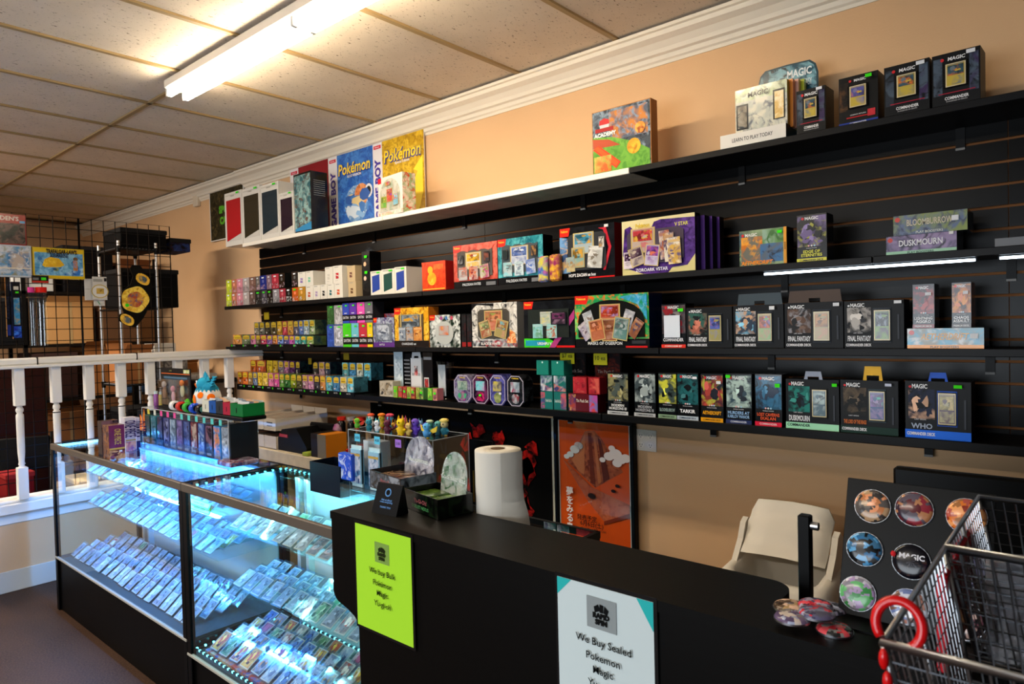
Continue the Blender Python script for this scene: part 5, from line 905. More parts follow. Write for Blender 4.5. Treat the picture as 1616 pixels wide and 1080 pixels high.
for f in ((564, 677, 'green winged toy figure with red beak, at the near end of the row', '5aa02c', '6ab830', 'c83c2c', .9, 1), (581, 681, 'teal toy figure with a round head', '1c6a78', '2c8090', '48a0a8', 1.0, 0), (586, 674, 'white toy figure with red crest behind the teal one', 'c8c8c4', 'd8d4cc', 'd8502c', 1.0, 3), (596, 682, 'white round toy figure with black dots', 'c8ccd0', 'd8dce0', '48a0b0', .95, 0),
          (603, 675, 'yellow toy figure with an orange cap', 'c8a830', 'd8b838', 'e0701c', 1.05, 3), (616, 677, 'sky blue toy figure with a pink cap', '48a8c8', '58b8d8', 'd04860', 1.1, 3), (610, 685, 'dark maroon toy figure with a curled tail', '4c1c30', '5c2038', '6a2850', 1.1, 2), (622, 683, 'amber toy figure with a thin tail', 'c89a30', 'd8a838', 'b07a20', .8, 2),
          (630, 688, 'tall bright yellow toy figure', 'e0b81c', 'f0c820', 'd8a818', 1.3, 0), (638, 680, 'rose pink toy figure behind the tall yellow one', 'c05870', 'd06880', 'a04058', 1.05, 0), (645, 687, 'cream toy figure with pointed ears', 'd0b060', 'e0c078', 'c8a040', .95, 2), (656, 686, 'purple toy figure with spread wings', '5a3ca8', '6a4cb8', '6444b0', 1.25, 1),
          (664, 682, 'pale blue toy figure behind the purple one', '78a8d8', '88b8e8', '6898c8', .9, 0), (674, 692, 'light blue long toy bird figure', '4890c8', '58a8d8', 'e0c040', 1.15, 1), (679, 685, 'sea green toy figure with a pale crest', '489888', '58a890', 'b8c8a0', .95, 3), (692, 687, 'teal toy figure with raised arms', '3c7888', '58a0a0', '3c6878', 1.1, 1), (702, 688, 'blue toy figure with straw-yellow hair', '3c98b8', 'd8c890', 'e0c868', 1.15, 3)): figure(*f)
t = thing('jewellery_card', 'black card with gold pins and a silver chain behind the towel roll', 'card', (P(742, 760, y=1.78).x, 1.78, .80)); jz = P(742, 693, y=1.78).z-.30-.80; m = MB().box(0, .115, 0, .003, 0, .30+jz, '0a0a0c'); 
m.build('card', 'gloss', t); m = MB().disc((.055, -.002, .22+jz), .028, 'd8a840', ry=.010).box(.03, .045, -.003, 0, .225+jz, .26+jz, '1c50a0'); m.build('pendant', 'metal', t)
m = MB().tube([(.04, -.003, .27+jz), (.05, -.003, .235+jz), (.06, -.003, .235+jz), (.075, -.003, .272+jz)], .0012, 'c8ccd0', 5)
for k in range(4): m.box(.018+.024*k, .023+.024*k, -.004, 0, .07+jz, .185+jz, 'd8a840')
m.build('pin', 'metal', t); MB().box(.01, .1, .001, .05, -.0, .02, '0a0a0c').build('foot', 'satin', t)
t = thing('narrow_ledge', 'dark wooden cabinet against the wall behind the counter', 'cabinet', (-1.75, 1.775, 0)); MB().box(0, .5, 0, .3, 0, .80, '17120f', .004).build('carcass', M['blackwood'], t)
# ================================================================ things on the blue case
def stood(name, lab, L, R, B_, T, yz, depth, body, art, side=None, grp=None, rz=0.0, mat='gloss', h=None, cat='box'):
    p = P(L, B_, z=HC); q_ = P(R, B_, y=p.y); hh = h or P(L, T, y=p.y).z-HC
    return carton(name, lab, cat, grp, 0, 0, 0, 0, HC, depth, body, base=(p.x, p.y, HC), size=(q_.x-p.x, hh), art=art, side=side, mat=mat, rz=rz)
def stood_x(lab, L, R, B_, T, x, depth, body, art, side=None):
    a, b = P(L, B_, x=x), P(R, B_, x=x); h = P((L+R)/2, T, x=x).z-HC
    return carton('booster_carton', lab, 'box', 'upright booster cartons', 0, 0, 0, 0, HC, depth, body, base=(x, a.y, HC), size=(b.y-a.y, h), art=art, side=side, mat='gloss', rz=math.pi/2)
stood_x('maroon upright booster carton with gold band, foremost on the blue-lit case', 173, 198, 724, 671, -3.81, .085, '5a3428 8a5a3c 3c1830', [('r', 0, .3, 1, 1, '64204e'), ('r', 0, 0, 1, .26, '8a4a3c c89a6a 4c1c30'), ('s', .02, .01, .98, .26, ['c89a6a', '7a3c5a', '4c1c30'], 5, 7), ('r', 0, .28, 1, .33, 'b8984a'), ('t', 'ONE PIECE', .55, .66, .17, 'b89a50', dict(rot=-90, mw=.46, bold=.02)), ('r', .62, .2, .8, .25, 'd8d4d8')])
stood_x('dark art booster carton just behind the maroon one', 162, 188, 716, 664, -3.93, .06, '2c2430', [('r', 0, 0, 1, 1, '3c2c3c 6a5060 1c1824')])
stood_x('white booster carton with purple lettering and gold band', 199, 215, 714, 659, -4.01, .06, 'd8d4e0', [('r', 0, 0, 1, .28, 'c86a78 e8b8a0 5a3c90'), ('r', 0, .30, 1, .34, 'b89a50'), ('t', 'ONE PIECE', .5, .66, .3, '3c2c6c', dict(rot=-90, mw=.5, bold=.02))])
stood_x('narrow white booster carton with navy foot, last of the upright group', 216, 222, 711, 659, -4.05, .10, 'd0cce0', [('r', 0, 0, 1, .25, '2c2460'), ('t', 'ONE PIECE', .5, .62, .5, '2c2460', dict(rot=-90, mw=.5))])
t = thing('flame_card', 'black card with an orange flame shape between cartons and organiser', 'card', tuple(P(218, 698, z=HC)), .2); m = MB().box(0, .13, 0, .02, 0, .19, '0c0a0a'); m.prism([(.03, -.002, .07), (.10, -.002, .07), (.125, -.002, .12), (.105, -.002, .115), (.11, -.002, .17), (.085, -.002, .14), (.07, -.002, .20), (.055, -.002, .14), (.03, -.002, .165), (.035, -.002, .11), (.012, -.002, .12)], (0, .002, 0), 'e06418 f08828 c84c10'); m.build('card', 'satin', t)
# long clear organiser with packs
p = P(240, 699, z=HC); LX, LY = -4.18, 1.555; LW, LD, LH = 1.03, .15, .215
t = thing('acrylic_organiser', 'long clear acrylic organiser full of upright packs on the blue-lit case', 'organiser', (LX, LY, HC))
B().box(0, LW, 0, LD, LH-.005, LH, 'ffffff').build('top_panel', 'acrylic', t); B().box(-.02, LW+.12, -.07, LD, 0, .005, 'ffffff').build('base_panel', 'acrylic', t)
for k in range(9): x = (LW-.003)*k/8; B().box(x, x+.003, 0, LD, .005, LH-.005, 'ffffff').build('divider', 'acrylic', t)
for y, z0, z1 in ((-.001, .005, .05), (-.068, .005, .03)): B().box(0, LW, y, y+.003, z0, z1, 'ffffff').build('front_lip', 'acrylic', t)
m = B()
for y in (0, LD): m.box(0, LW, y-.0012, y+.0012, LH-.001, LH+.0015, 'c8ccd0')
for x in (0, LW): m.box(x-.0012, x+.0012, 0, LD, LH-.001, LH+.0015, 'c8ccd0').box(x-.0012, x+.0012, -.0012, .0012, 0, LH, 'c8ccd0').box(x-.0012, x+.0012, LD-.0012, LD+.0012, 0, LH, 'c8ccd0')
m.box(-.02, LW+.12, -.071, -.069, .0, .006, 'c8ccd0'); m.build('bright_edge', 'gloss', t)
tc = ['c8b848', 'c8c8b8', 'd85090', 'd85090', 'd85090', '5ac0b8', '5ac0b8', '5ac0b8', '5ac0b8', '5ac0b8', '5ac0b8']
for k, c in enumerate(tc): B().box(-.014, .014, -.001, 0, -.014, .014, c).build('price_tag', 'matte', t, (LW*(.10+.083*k), -.003, LH-.018))
pc = [('2c5a50', '1c3c38', 'dark green'), ('2c7a88', '58a8b8', 'teal'), ('24284c', '484c80', 'indigo'), ('4a4c7c', '8a8cb0', 'lavender'), ('5c6c7c', 'a0b0c0', 'steel'), ('5a4a78', '8a78a8', 'plum'), ('2c3c70', '5868a0', 'denim'), ('6c2430', 'c8b0a0', 'red and cream'), ('3c5a9c', '90a8c8', 'blue grey'), ('3c2838', '805868', 'dark wine'), ('3c98d8', 'e08858', 'sky blue and pink'), ('8a94a0', 'c8d0d8', 'silver')]
for k, (a, b_, n_) in enumerate(pc):
    t = thing('booster_pack', f'{n_} pack upright in the long organiser, {O1[k]} from the railing end', 'pack', (LX+.012+(LW-.02)*k/12, LY+.01, HC+.008), 0, 'packs in the long organiser')
    w = .066; m = B().box(0, w, 0, .12, 0, .165, a, .002); face(m, w, .165, [('r', .03, .03, .97, .97, [C(a), C(b_), tuple(x*.4 for x in C(a))]), ('r', .15, .06, .85, .14, 'b8b8c0')]); m.build('wrapper', 'gloss', t)
t = thing('dark_carton', 'dark grey carton closing the near end of the long organiser', 'box', (LX+LW+.004, LY+.0, HC+.006)); m = B().box(0, .012, 0, .14, 0, .19, '2c3034'); m.build('carton', 'satin', t)
t = thing('comic_case', 'flat clear case of cards lying at the near end under the organiser', 'case', (LX+LW-.02, LY-.05, HC+.007)); m = B().box(0, .13, 0, .14, 0, .022, '6a3040 a8a0b0 30407a', .003); m.build('case', 'gloss', t)
t = thing('thin_box', 'teal flat box with yellow lettering under the far end of the organiser', 'box', (LX-.05, LY-.13, HC)); m = B().box(0, .15, 0, .05, 0, .03, '1c5a5c'); m.text('BOOSTER', (.1, -.001, .015), .016, 'c8a838', maxw=.08); m.build('carton', 'gloss', t)
ZT = HC+LH+.001
t = thing('blister_card', 'tall dark blister card with three toys, at the far end of the organiser top', 'card', (P(256, 650, y=1.62).x, 1.62, ZT+.012), .0, None, 0.0); w = P(303, 655, y=1.62).x-P(256, 650, y=1.62).x; h = .215
m = B().box(0, w, 0, .003, 0, h, '16191d'); face(m, w, h, [('r', .02, .02, .98, .80, '22282e 2c3a48 16191c'), ('r', .02, .845, .98, .865, 'd8642c'), ('r', .78, .88, .97, .97, 'b8c06a d8d8c0'), ('t', 'BLISTER', .35, .93, .03, '8a8a50', dict(mw=.4)), ('r', .12, .73, .9, .78, '4a6a80')]); m.build('card', 'satin', t)
for u, v, c, c2 in ((.18, .45, 'b0a8a8', '8a6a58'), (.48, .35, 'c87a8a', 'd8a0a8'), (.78, .52, 'd8702c', 'c8c4a0')): m = B().ball((w*u, -.012, h*(v+.12)), (.016, .012, .018), c).ball((w*u, -.010, h*(v-.08)), (.018, .010, .034), c2); m.build('toy', 'satin', t)
B().box(w*.05, w*.95, -.028, -.001, h*.06, h*.72, 'ffffff').build('blister', 'acrylic', t); B().box(.0, w, -.02, .02, -.012, 0, '101214').build('foot', 'satin', t)
for k, (c, n_) in enumerate((('8a4a90', 'purple'), ('b8a048', 'mustard'))):
    t = thing('small_tube', f'small {n_} topped bottle beside the blister card', 'bottle', (P(247+8*k, 650, y=1.63).x, 1.63, ZT)); B().lathe([(.012, 0), (.013, .004), (.013, .06), (.010, .07)], c, 12).build('bottle', 'gloss', t); B().lathe([(.010, .07), (.010, .086)], 'b8ccd0', 12).build('cap', 'satin', t)
for k, (c, n_) in enumerate((('d8d8d8', 'white'), ('b82820', 'red'), ('2c9a30', 'green'), ('1c48c0', 'blue'), ('16181c', 'black'))):
    p = P(276+10.5*k, 646+1.5*k, y=1.585)
    t = thing('tape_reel', f'small {n_} reel standing on edge in the row of five', 'reel', (p.x, 1.585, ZT+.027)); B().lathe([(.020, -.016), (.026, -.016), (.027, -.012), (.027, .012), (.026, .016), (.020, .016)], c, 18, axis='x').build('reel', 'gloss', t); B().lathe([(.016, .0162), (.016, .017)], '4a8078' if k == 4 else '1a1a1a', 14, axis='x').build('hub', 'satin', t)
# plush toys
p = P(322, 640, y=1.64)
t = thing('egg_plush', 'white egg plush with orange spots and a blue bird hatching from it', 'plush toy', (p.x, 1.66, ZT)); R_ = .062; t.scale = (1.16,)*3
m = B().ball((0, 0, R_*1.0), (R_, R_*.95, R_*1.12), 'e6e2dc', 20, 14, -1, .62); m.build('egg', 'cloth', t)
for a_, e_, r_ in ((-1.75, -.05, .024), (-1.0, .28, .015), (-2.75, .0, .018), (-.2, .1, .018)):
    n_ = Vector((math.cos(a_)*math.cos(e_), math.sin(a_)*math.cos(e_), math.sin(e_))); c0 = Vector((n_.x*R_, n_.y*R_*.95, n_.z*R_*1.12))+Vector((0, 0, R_)); uu = n_.orthogonal().normalized(); vv = n_.cross(uu)
    k = B(); k.add([c0+n_*.0025]+[c0+(uu*math.cos(i*math.pi/8)+vv*math.sin(i*math.pi/8))*r_-n_*(r_*r_/R_*.42)+n_*.0015 for i in range(16)], [(0, i+1, (i+1) % 16+1) for i in range(16)], 'f07010', True); k.build('spot', 'cloth', t)
zt_ = R_*1.0+R_*1.12*.62
m = B(); n = 18
for i in range(n): a0 = 2*math.pi*i/n; a1 = 2*math.pi*(i+1)/n; am = (a0+a1)/2; q = lambda a, r, z: (r*math.cos(a), r*.95*math.sin(a), z); m.add([q(a0, R_*.80, zt_+.002), q(am, R_*.92, zt_-.014), q(a1, R_*.80, zt_+.002), q(am, R_*.70, zt_+.012)], [(0, 1, 2, 3)], '2a90b0')
m.ball((-.012, -.008, zt_+.020), (.036, .032, .034), '2c98bc', 16, 12).ball((.018, 0, zt_+.004), (.036, .034, .028), '2688ac', 14, 8); m.build('bird', 'cloth', t)
m = B()
for k, (dx, dz, s_) in enumerate(((-.006, .055, 1), (.006, .048, .9), (.020, .036, .9))): m.lathe([(.010*s_, 0), (.007*s_, .012), (.001, .026)], '2c98bc', 8, (dx, -.004, zt_+dz))
for k in range(4): m.prism([(.036, -.01+.006*k, zt_+.006+.012*k), (.036, -.01+.006*k, zt_+.022+.012*k), (.078, -.012+.006*k, zt_+.020+.012*k)], (0, .008, 0), '2c98bc')
m.build('feather', 'cloth', t)
B().lathe([(.0001, -.034), (.010, -.026), (.016, -.010), (.016, 0)], 'f07018', 12, (-.040, -.018, zt_+.020), axis='x').ball((-.055, -.018, zt_+.008), (.010, .008, .008), 'c02838').build('beak', 'cloth', t)
B().ball((-.030, -.034, zt_+.030), (.008, .004, .010), 'f0f0f0').ball((-.032, -.038, zt_+.031), (.004, .002, .005), '101010').build('eye', 'satin', t)
p = P(300, 648, y=1.63); t = thing('green_plush', 'small green bird plush with orange beak beside the spotted egg', 'plush toy', (p.x, 1.63, ZT)); R2 = .032
B().ball((0, 0, R2), (R2, R2, R2*1.15), '4cb82c', 16, 10).build('body', 'cloth', t); B().lathe([(.016, 0), (.013, -.016), (.0001, -.026)], 'f07818', 10, (-.006, -.026, R2*.75), axis='y').build('beak', 'cloth', t); B().ball((.004, -.028, R2*1.2), (.010, .005, .011), 'f0f0f0').ball((.004, -.033, R2*1.2), (.004, .002, .006), '101010').build('eye', 'satin', t)
B().ball((.034, -.012, .018), (.012, .016, .018), 'f07818').build('foot', 'cloth', t)
t = thing('cork_block', 'pale wooden block between the green plush and the black tray', 'block', (P(303, 650, y=1.59).x, 1.585, ZT)); B().box(0, .062, 0, .05, 0, .03, 'b8a070', .003).build('block', 'matte', t)
# black tray with five open deck boxes
p = P(318, 652, y=1.56); q_ = P(403, 655, y=1.56)
t = thing('black_tray', 'black tray holding five coloured open boxes of cards', 'tray', (p.x, 1.56, ZT)); w = .42; B().box(0, w, -.004, .12, 0, .018, '0c0c0e', .003).build('tray', 'satin', t)
for k, (c, n_) in enumerate((('d0ccb8', 'cream'), ('1c5098', 'blue'), ('30363c', 'charcoal'), ('a82038', 'red'), ('0c6a30', 'green'))):
    wd = .072 if k < 4 else .120; x = .006+.073*k
    t = thing('open_deck_box', f'{n_} open box of cards in the black tray', 'box', (p.x+x, 1.562, ZT+.0185), 0, 'open deck boxes in the tray'); h = .062; m = B()
    for a in ((0, wd, 0, .003, 0, h), (0, wd, .107, .11, 0, h), (0, .003, .003, .107, 0, h), (wd-.003, wd, .003, .107, 0, h), (0, wd, 0, .11, 0, .003)): m.box(*a, c)
    m.poly([(wd*.46, -.0006, .022), (wd*.5, -.0006, .016), (wd*.54, -.0006, .022), (wd*.53, -.0006, .042), (wd*.47, -.0006, .042)], '101214'); m.build('box', 'satin', t)
    for j in range(4): B().box(.006, wd-.008, 0, .001, 0, .062, ('c8ccd0', '8a98a8 30404c', 'c8a080', '90a0a8 c8c8c0')[(j+k) % 4]).build('card', 'gloss', t, (0, .02+.024*j, .009), (-.28, 0, 0))
# ================================================================ pale wall bench with boxes
BX0, BX1, BY0, BY1, BZ = -4.95, -3.54, 2.33, 2.80, .84
t = thing('storage_bench', 'pale wooden cube bench against the wall below the shelves', 'bench', (BX0, BY0, 0)); w, d = BX1-BX0, BY1-BY0
B().box(0, w, 0, d, BZ-.075, BZ, 'c8bca0', .003).build('top', M['cream'], t)
for x in (0, w*.33, w*.66, w-.03): B().box(x, x+.03, .01, d, 0, BZ-.075, 'b8ac90', .002).build('divider', M['cream'], t)
B().box(.03, w-.03, .02, d, .38, .41, 'b8ac90').build('middle_shelf', M['cream'], t); B().box(.03, w-.03, d-.01, d, 0, BZ-.075, '5a5040').build('back_panel', 'matte', t)
def cb(x, y, z, w, d, h, lab, stripe=True, rz=0.0, body='c8c0b4'):
    t = thing('card_storage_box', lab, 'box', (x, y, z), rz, 'long card storage boxes'); m = B()
    for a in ((0, w, 0, .004, 0, h), (0, w, d-.004, d, 0, h+.03), (0, .004, .004, d-.004, 0, h), (w-.004, w, .004, d-.004, 0, h), (0, w, 0, d, 0, .004)): m.box(*a, body)
    if stripe: face(m, w, h, [('r', .25, .62, .75, .72, '4a4844'), ('r', .28, .38, .72, .45, '6a6864')])
    m.build('box', 'matte', t); B().box(.006, w-.006, .006, d-.01, .01, h-.018, '7a4a2c a06840 5a3420').build('card_row', 'matte', t); return t
for k, (x, n_) in enumerate(((BX0+.36, 'farthest'), (BX0+.515, 'middle'), (BX0+.67, 'nearest'))):
    cb(x, BY0+.03, BZ, .15, .40, .085, f'white long card box, lower tier, {n_} stack on the bench', False); cb(x, BY0+.03, BZ+.118, .15, .40, .085, f'open white long card box, upper tier, {n_} stack on the bench', k == 2)
t = thing('folded_bag', 'black folded case lying across the bench beside the white card boxes', 'case', (BX0+.83, BY0+.04, BZ)); m = B().prism([(0, 0, 0), (.32, 0, 0), (.34, 0, .04), (.22, 0, .16), (.05, 0, .14), (0, 0, .08)], (0, .16, 0), '0a0a0b'); m.build('shell', 'satin', t); B().box(.02, .12, -.003, 0, .09, .11, 'a83040').build('badge', 'gloss', t); B().prism([(.10, .161, .02), (.32, .20, .06), (.32, .21, .16), (.10, .18, .16)], (.0, .01, .01), '0a0a0b').build('flap', 'satin', t)
t = thing('red_folder', 'bright red folder leaning behind the orange box on the bench', 'folder', (BX0+1.02, BY0+.24, BZ), .3, None, -.15); B().box(0, .17, 0, .01, 0, .15, 'b01820', .002).build('folder', 'satin', t)
t = thing('green_pad', 'yellow-green pad lying flat before the red folder', 'pad', (BX0+1.16, BY0+.01, BZ)); B().box(0, .06, 0, .2, 0, .022, '8a9a38', .003).build('pad', 'matte', t)
t = thing('orange_box', 'orange sided box with dark front at the corner of the bench', 'box', (BX1-.175, BY0+.03, BZ)); m = B().box(0, .16, 0, .15, 0, .145, 'c8781c'); m.box(-.001, .07, -.001, .151, -.0, .146, '2c2018'); m.box(.07, .159, -.0012, .0, .0, .145, '6a6458'); m.build('box', 'satin', t)
t = thing('card_holder', 'flat red card holder behind the orange box', 'holder', (BX1-.10, BY0+.17, BZ)); B().box(0, .09, 0, .2, 0, .04, 'c0241c', .003).build('holder', 'gloss', t)
for k in range(3):
    t = thing('red_lidded_bottle', f'tall black bottle with red and grey lid, {("nearest", "second", "farthest")[k]} of three by the red holder', 'bottle', (BX1-.235+.065*k, BY0+.30+.03*k, BZ)); B().lathe([(.024, 0), (.026, .006), (.026, .17), (.014, .19)], '141416', 12).build('bottle', 'gloss', t); B().lathe([(.029, .19), (.029, .212)], 'c0281c' if k != 1 else '8a8a8c', 12).build('lid', 'satin', t)
t = thing('purple_bag', 'small crumpled magenta and clear bag behind the orange box', 'bag', (BX1-.20, BY0+.24, BZ)); B().ball((0, 0, .12), (.035, .03, .06), 'a0508a c8b8c0 702860', 8, 6).box(-.02, .02, -.015, .015, 0, .08, '2c1c28').build('bag', 'foil', t)
# ================================================================ bin, black post, monitor, back desk
BXc = P(1232, 880, y=2.60).x; zr = .745
t = thing('waste_bin', 'white swing-lid waste bin standing open against the wall', 'bin', (BXc, 2.62, 0)); m = B(); 
def rrect(w, d, z, n=5, r=.05, c=(0, 0)):
    o = []
    for q, (sx, sy) in enumerate(((1, 1), (-1, 1), (-1, -1), (1, -1))):
        for i in range(n): a = math.pi/2*(q+i/(n-1)); o.append((c[0]+sx*(w/2-r)+r*math.cos(a), c[1]+sy*(d/2-r)+r*math.sin(a), z))
    return o
def loft(m, rings, c, cap=True):
    n = len(rings[0]); v = [p for r in rings for p in r]; f = [[j*n+i, j*n+(i+1) % n, (j+1)*n+(i+1) % n, (j+1)*n+i] for j in range(len(rings)-1) for i in range(n)]
    m.add(v, f, c, True); return m
loft(m, [rrect(.30, .26, 0), rrect(.36, .32, zr-.16), rrect(.37, .33, zr-.15)], 'd8d2c6').poly(rrect(.30, .26, .001), 'd8d2c6'); m.build('body', 'satin', t)
m = B(); sl = lambda pts, k, z: [(x, y, zz+(y+.18)*k) for x, y, zz in pts]
loft(m, [rrect(.40, .36, zr-.18), rrect(.415, .375, zr-.13), sl(rrect(.40, .36, zr-.10), .10, 0), sl(rrect(.36, .32, zr-.085), .12, 0), sl(rrect(.31, .27, zr-.09), .12, 0), sl(rrect(.30, .26, zr-.15), .12, 0), rrect(.28, .24, zr-.35)], 'e2ddd2'); m.build('rim', 'satin', t)
for x in (-.185, .165): B().prism([(x, -.05, zr-.08), (x, .17, zr-.06), (x, .15, zr+.02), (x, .08, zr+.075), (x, .05, zr+.06), (x, .02, zr)], (.022, 0, 0), 'e0dbd0').build('side_arm', 'satin', t)
m = B(); lid = []; n = 10
prof_ = [(-.02, -.02), (.02, .01), (.05, .05), (.065, .085), (.09, .098), (.11, .12), (.115, .165)]
for k, (y, z) in enumerate(prof_): wl = .158 if k < 6 else .135; lid.append([(-wl, y, zr-.02+z), (-wl*.5, y+.004, zr-.02+z+.004), (0, y+.006, zr-.02+z+.006), (wl*.5, y+.004, zr-.02+z+.004), (wl, y, zr-.02+z)])
v = [p for r in lid for p in r]; v += [(x, y+.01, z) for x, y, z in v]; L_ = len(lid)*5; f = []
for j in range(len(lid)-1):
    for i in range(4): a = j*5+i; f += [[a, a+1, a+6, a+5], [L_+a+5, L_+a+6, L_+a+1, L_+a]]
for i in range(4): a = (len(lid)-1)*5+i; f.append([a, a+1, L_+a+1, L_+a])
for j in range(len(lid)-1): f += [[j*5, j*5+5, L_+j*5+5, L_+j*5], [j*5+4, L_+j*5+4, L_+j*5+9, j*5+9]]
m.add(v, f, 'e2ddd2', True); m.build('swing_lid', 'satin', t)
m = B(); m.poly(rrect(.285, .245, zr-.30), '8a9096'); m.build('liner', 'satin', t)
ax = P(1258, 813, y=1.385); bx_ = P(1277, 813, y=1.385)
t = thing('black_post', 'square black metal post with silver bolts at the end of the counter', 'post', (ax.x, 1.385, 0)); w = bx_.x-ax.x
B().box(0, w, 0, .022, 0, ax.z, '070708', .002).build('post', 'satin', t)
for z in (ax.z-.02, HK-.045): B().lathe([(.008, w), (.008, w+.014)], 'c8ccd0', 12, (0, .011, z), axis='x').build('bolt', 'metal', t)
p = P(1409, 737, y=1.95)
t = thing('monitor', 'black computer monitor seen from behind the button board', 'monitor', (p.x, 1.95, .90)); hM = p.z-.90
B().box(0, .56, 0, .03, 0, hM, '060607', .006).build('bezel', 'satin', t); B().box(.014, .546, .028, .032, .014, hM-.014, '0b0c0e').build('screen', 'gloss', t); B().box(.14, .42, .028, .045, .08, hM-.1, '08080a', .004).build('rear_cover', 'satin', t)
B().box(.25, .31, -.002, .04, -.13, .03, '08080a').box(.16, .40, -.06, .12, -.15, -.135, '08080a', .004).build('stand', 'satin', t)
t = thing('work_desk', 'black work desk behind the counter carrying the monitor', 'desk', (-.42, 1.72, 0)); B().box(0, 1.3, 0, .55, .72, .75, '0c0b0b', .003).build('top', M['blackwood'], t)
for x in (.02, 1.24): B().box(x, x+.04, .03, .52, 0, .72, '0a0a0a').build('leg', 'satin', t)
# ================================================================ board of badges
bl = P(1322, 967, z=HK+.002); tl = P(1344, 757, y=bl.y+.075); tr = P(1540, 792, y=bl.y+.075)
t = thing('badge_board', 'black board leaning back on the counter, rows of round badges pinned to it', 'board', (bl.x, bl.y, HK)); bh = math.hypot(tl.z-HK, .075); tilt = math.atan2(.075, tl.z-HK)
bd = D.objects.new('x', None); D.objects.remove(bd)
m = B().box(0, .225, 0, .006, 0, bh, '15181a', .001); o = m.build('panel', 'satin', t, (0, 0, .003), (-tilt, 0, 0))
B().box(.0, .225, -.055, .07, 0, .003, '101213').prism([(.10, .06, .003), (.16, .06, .003), (.13, .06, bh*.7)], (0, .003, 0), '101213').build('easel', 'satin', t)
bad = [(.045, .81, 'b0906c c07848 5a5450', 'rust and grey', None), (.110, .83, 'b07850 3c2c3c 8a2c38', 'orange tangle', None), (.186, .83, 'd8742c 8a2c18 f0a060', 'orange with antler mark', None),
       (.037, .49, '2c6a9a 141c20 58a0d0', 'blue with dark beast', None), (.110, .46, '0e1020 1c1a30 3a2a28', 'black with white and red lettering', 'MAGIC'), (.188, .48, '2c2a40 5a5a78 14141c', 'slate', None),
       (.031, .165, 'a890b8 3c8a48 c8c4d0', 'green and silver foil', None), (.110, .15, '6a7aa8 c8ccd8 b08070', 'pale blue and white', None), (.188, .14, '6a3c48 a88a80 2c2028', 'wine', None)]
def badge(t, r, c, tx=None, rot=(math.pi/2, 0, 0)):
    rr = random.Random(c); c3 = cols(c); pal = [c3[0], c3[1], c3[2], tuple(min(1, x*1.5+.05) for x in c3[1]), tuple(x*.4 for x in c3[2])]; sd = [(rr.uniform(-1, 1), rr.uniform(-1, 1), pal[i % 5]) for i in range(48)]
    m = B(); rg = [(1.0, 0), (1.0, .002), (.93, .0055), (.84, .0070), (.72, .0081), (.58, .0088), (.42, .0093), (.24, .0096), (.0005, .0097)]; n = 32
    m.V = [(r*a*math.cos(2*math.pi*i/n), r*a*math.sin(2*math.pi*i/n), z) for a, z in rg for i in range(n)]
    for j in range(len(rg)-1):
        for i in range(n):
            a = (rg[j][0]+rg[j+1][0])/2; x, y = a*math.cos(2*math.pi*(i+.5)/n), a*math.sin(2*math.pi*(i+.5)/n); q = min(sd, key=lambda s: (s[0]-x)**2+(s[1]-y)**2*1.6)[2]
            m.F.append([j*n+i, j*n+(i+1) % n, (j+1)*n+(i+1) % n, (j+1)*n+i]); m.c.append(cols(c3[0] if tx and (y < .2 and rr.random() < .7 or y >= .2) else q)); m.s.append(True)
    o = m.build('badge_face', 'gloss', t, (0, 0, 0), rot)
    B().lathe([(r*1.015, -.0015), (r*1.015, .0018)], 'b8bcc4', 24).build('metal_rim', 'metal', t, (0, 0, 0), rot)
    if tx: m = B(); m.text(tx, (.002, .0, .0), .0085, 'e0e0e4', u=(1, 0, 0), w=(0, 1, 0), bold=.03); m.ball((-.026, .0, -.0005), (.005, .006, .001), 'c8262c', 6, 3); m.build('badge_lettering', 'matte', t, (0, -.0095, r*.28), rot)
for x, v, c, n_, tx in bad:
    zz = bh*v*math.cos(tilt); yy = bh*v*math.sin(tilt)
    t = thing('badge', f'round {n_} badge pinned to the black board', 'badge', (bl.x+x, bl.y+yy-.0035, HK+.003+zz), 0, 'badges on the board', -tilt); badge(t, .029, c, tx)
for px, py, c, n_, dz, tl_ in ((1247, 958, 'b89868 c8a890 5c4838', 'tan', .0, 0), (1309, 961, '4a4a6a 8a90a8 2c2c40', 'slate blue', .0, 0), (1287, 956, 'a8a0b8 c83040 5a5878', 'violet and red', .011, 0), (1250, 975, 'a8b0c8 5a4a6a d8ccc0', 'pale blue and brown', .011, 0), (1289, 968, 'c82838 3c3a58 8a8aa8', 'red splash', .020, 0), (1317, 994, '8a8c88 b83038 3a3c3c', 'grey and red', .0, 0)):
    p = P(px, py, z=HK+.004+dz); t = thing('badge', f'round {n_} badge lying loose on the counter', 'badge', (p.x, p.y, HK+.002+dz), 0, 'loose badges'); badge(t, .029, c, None, (0, 0, px % 7))
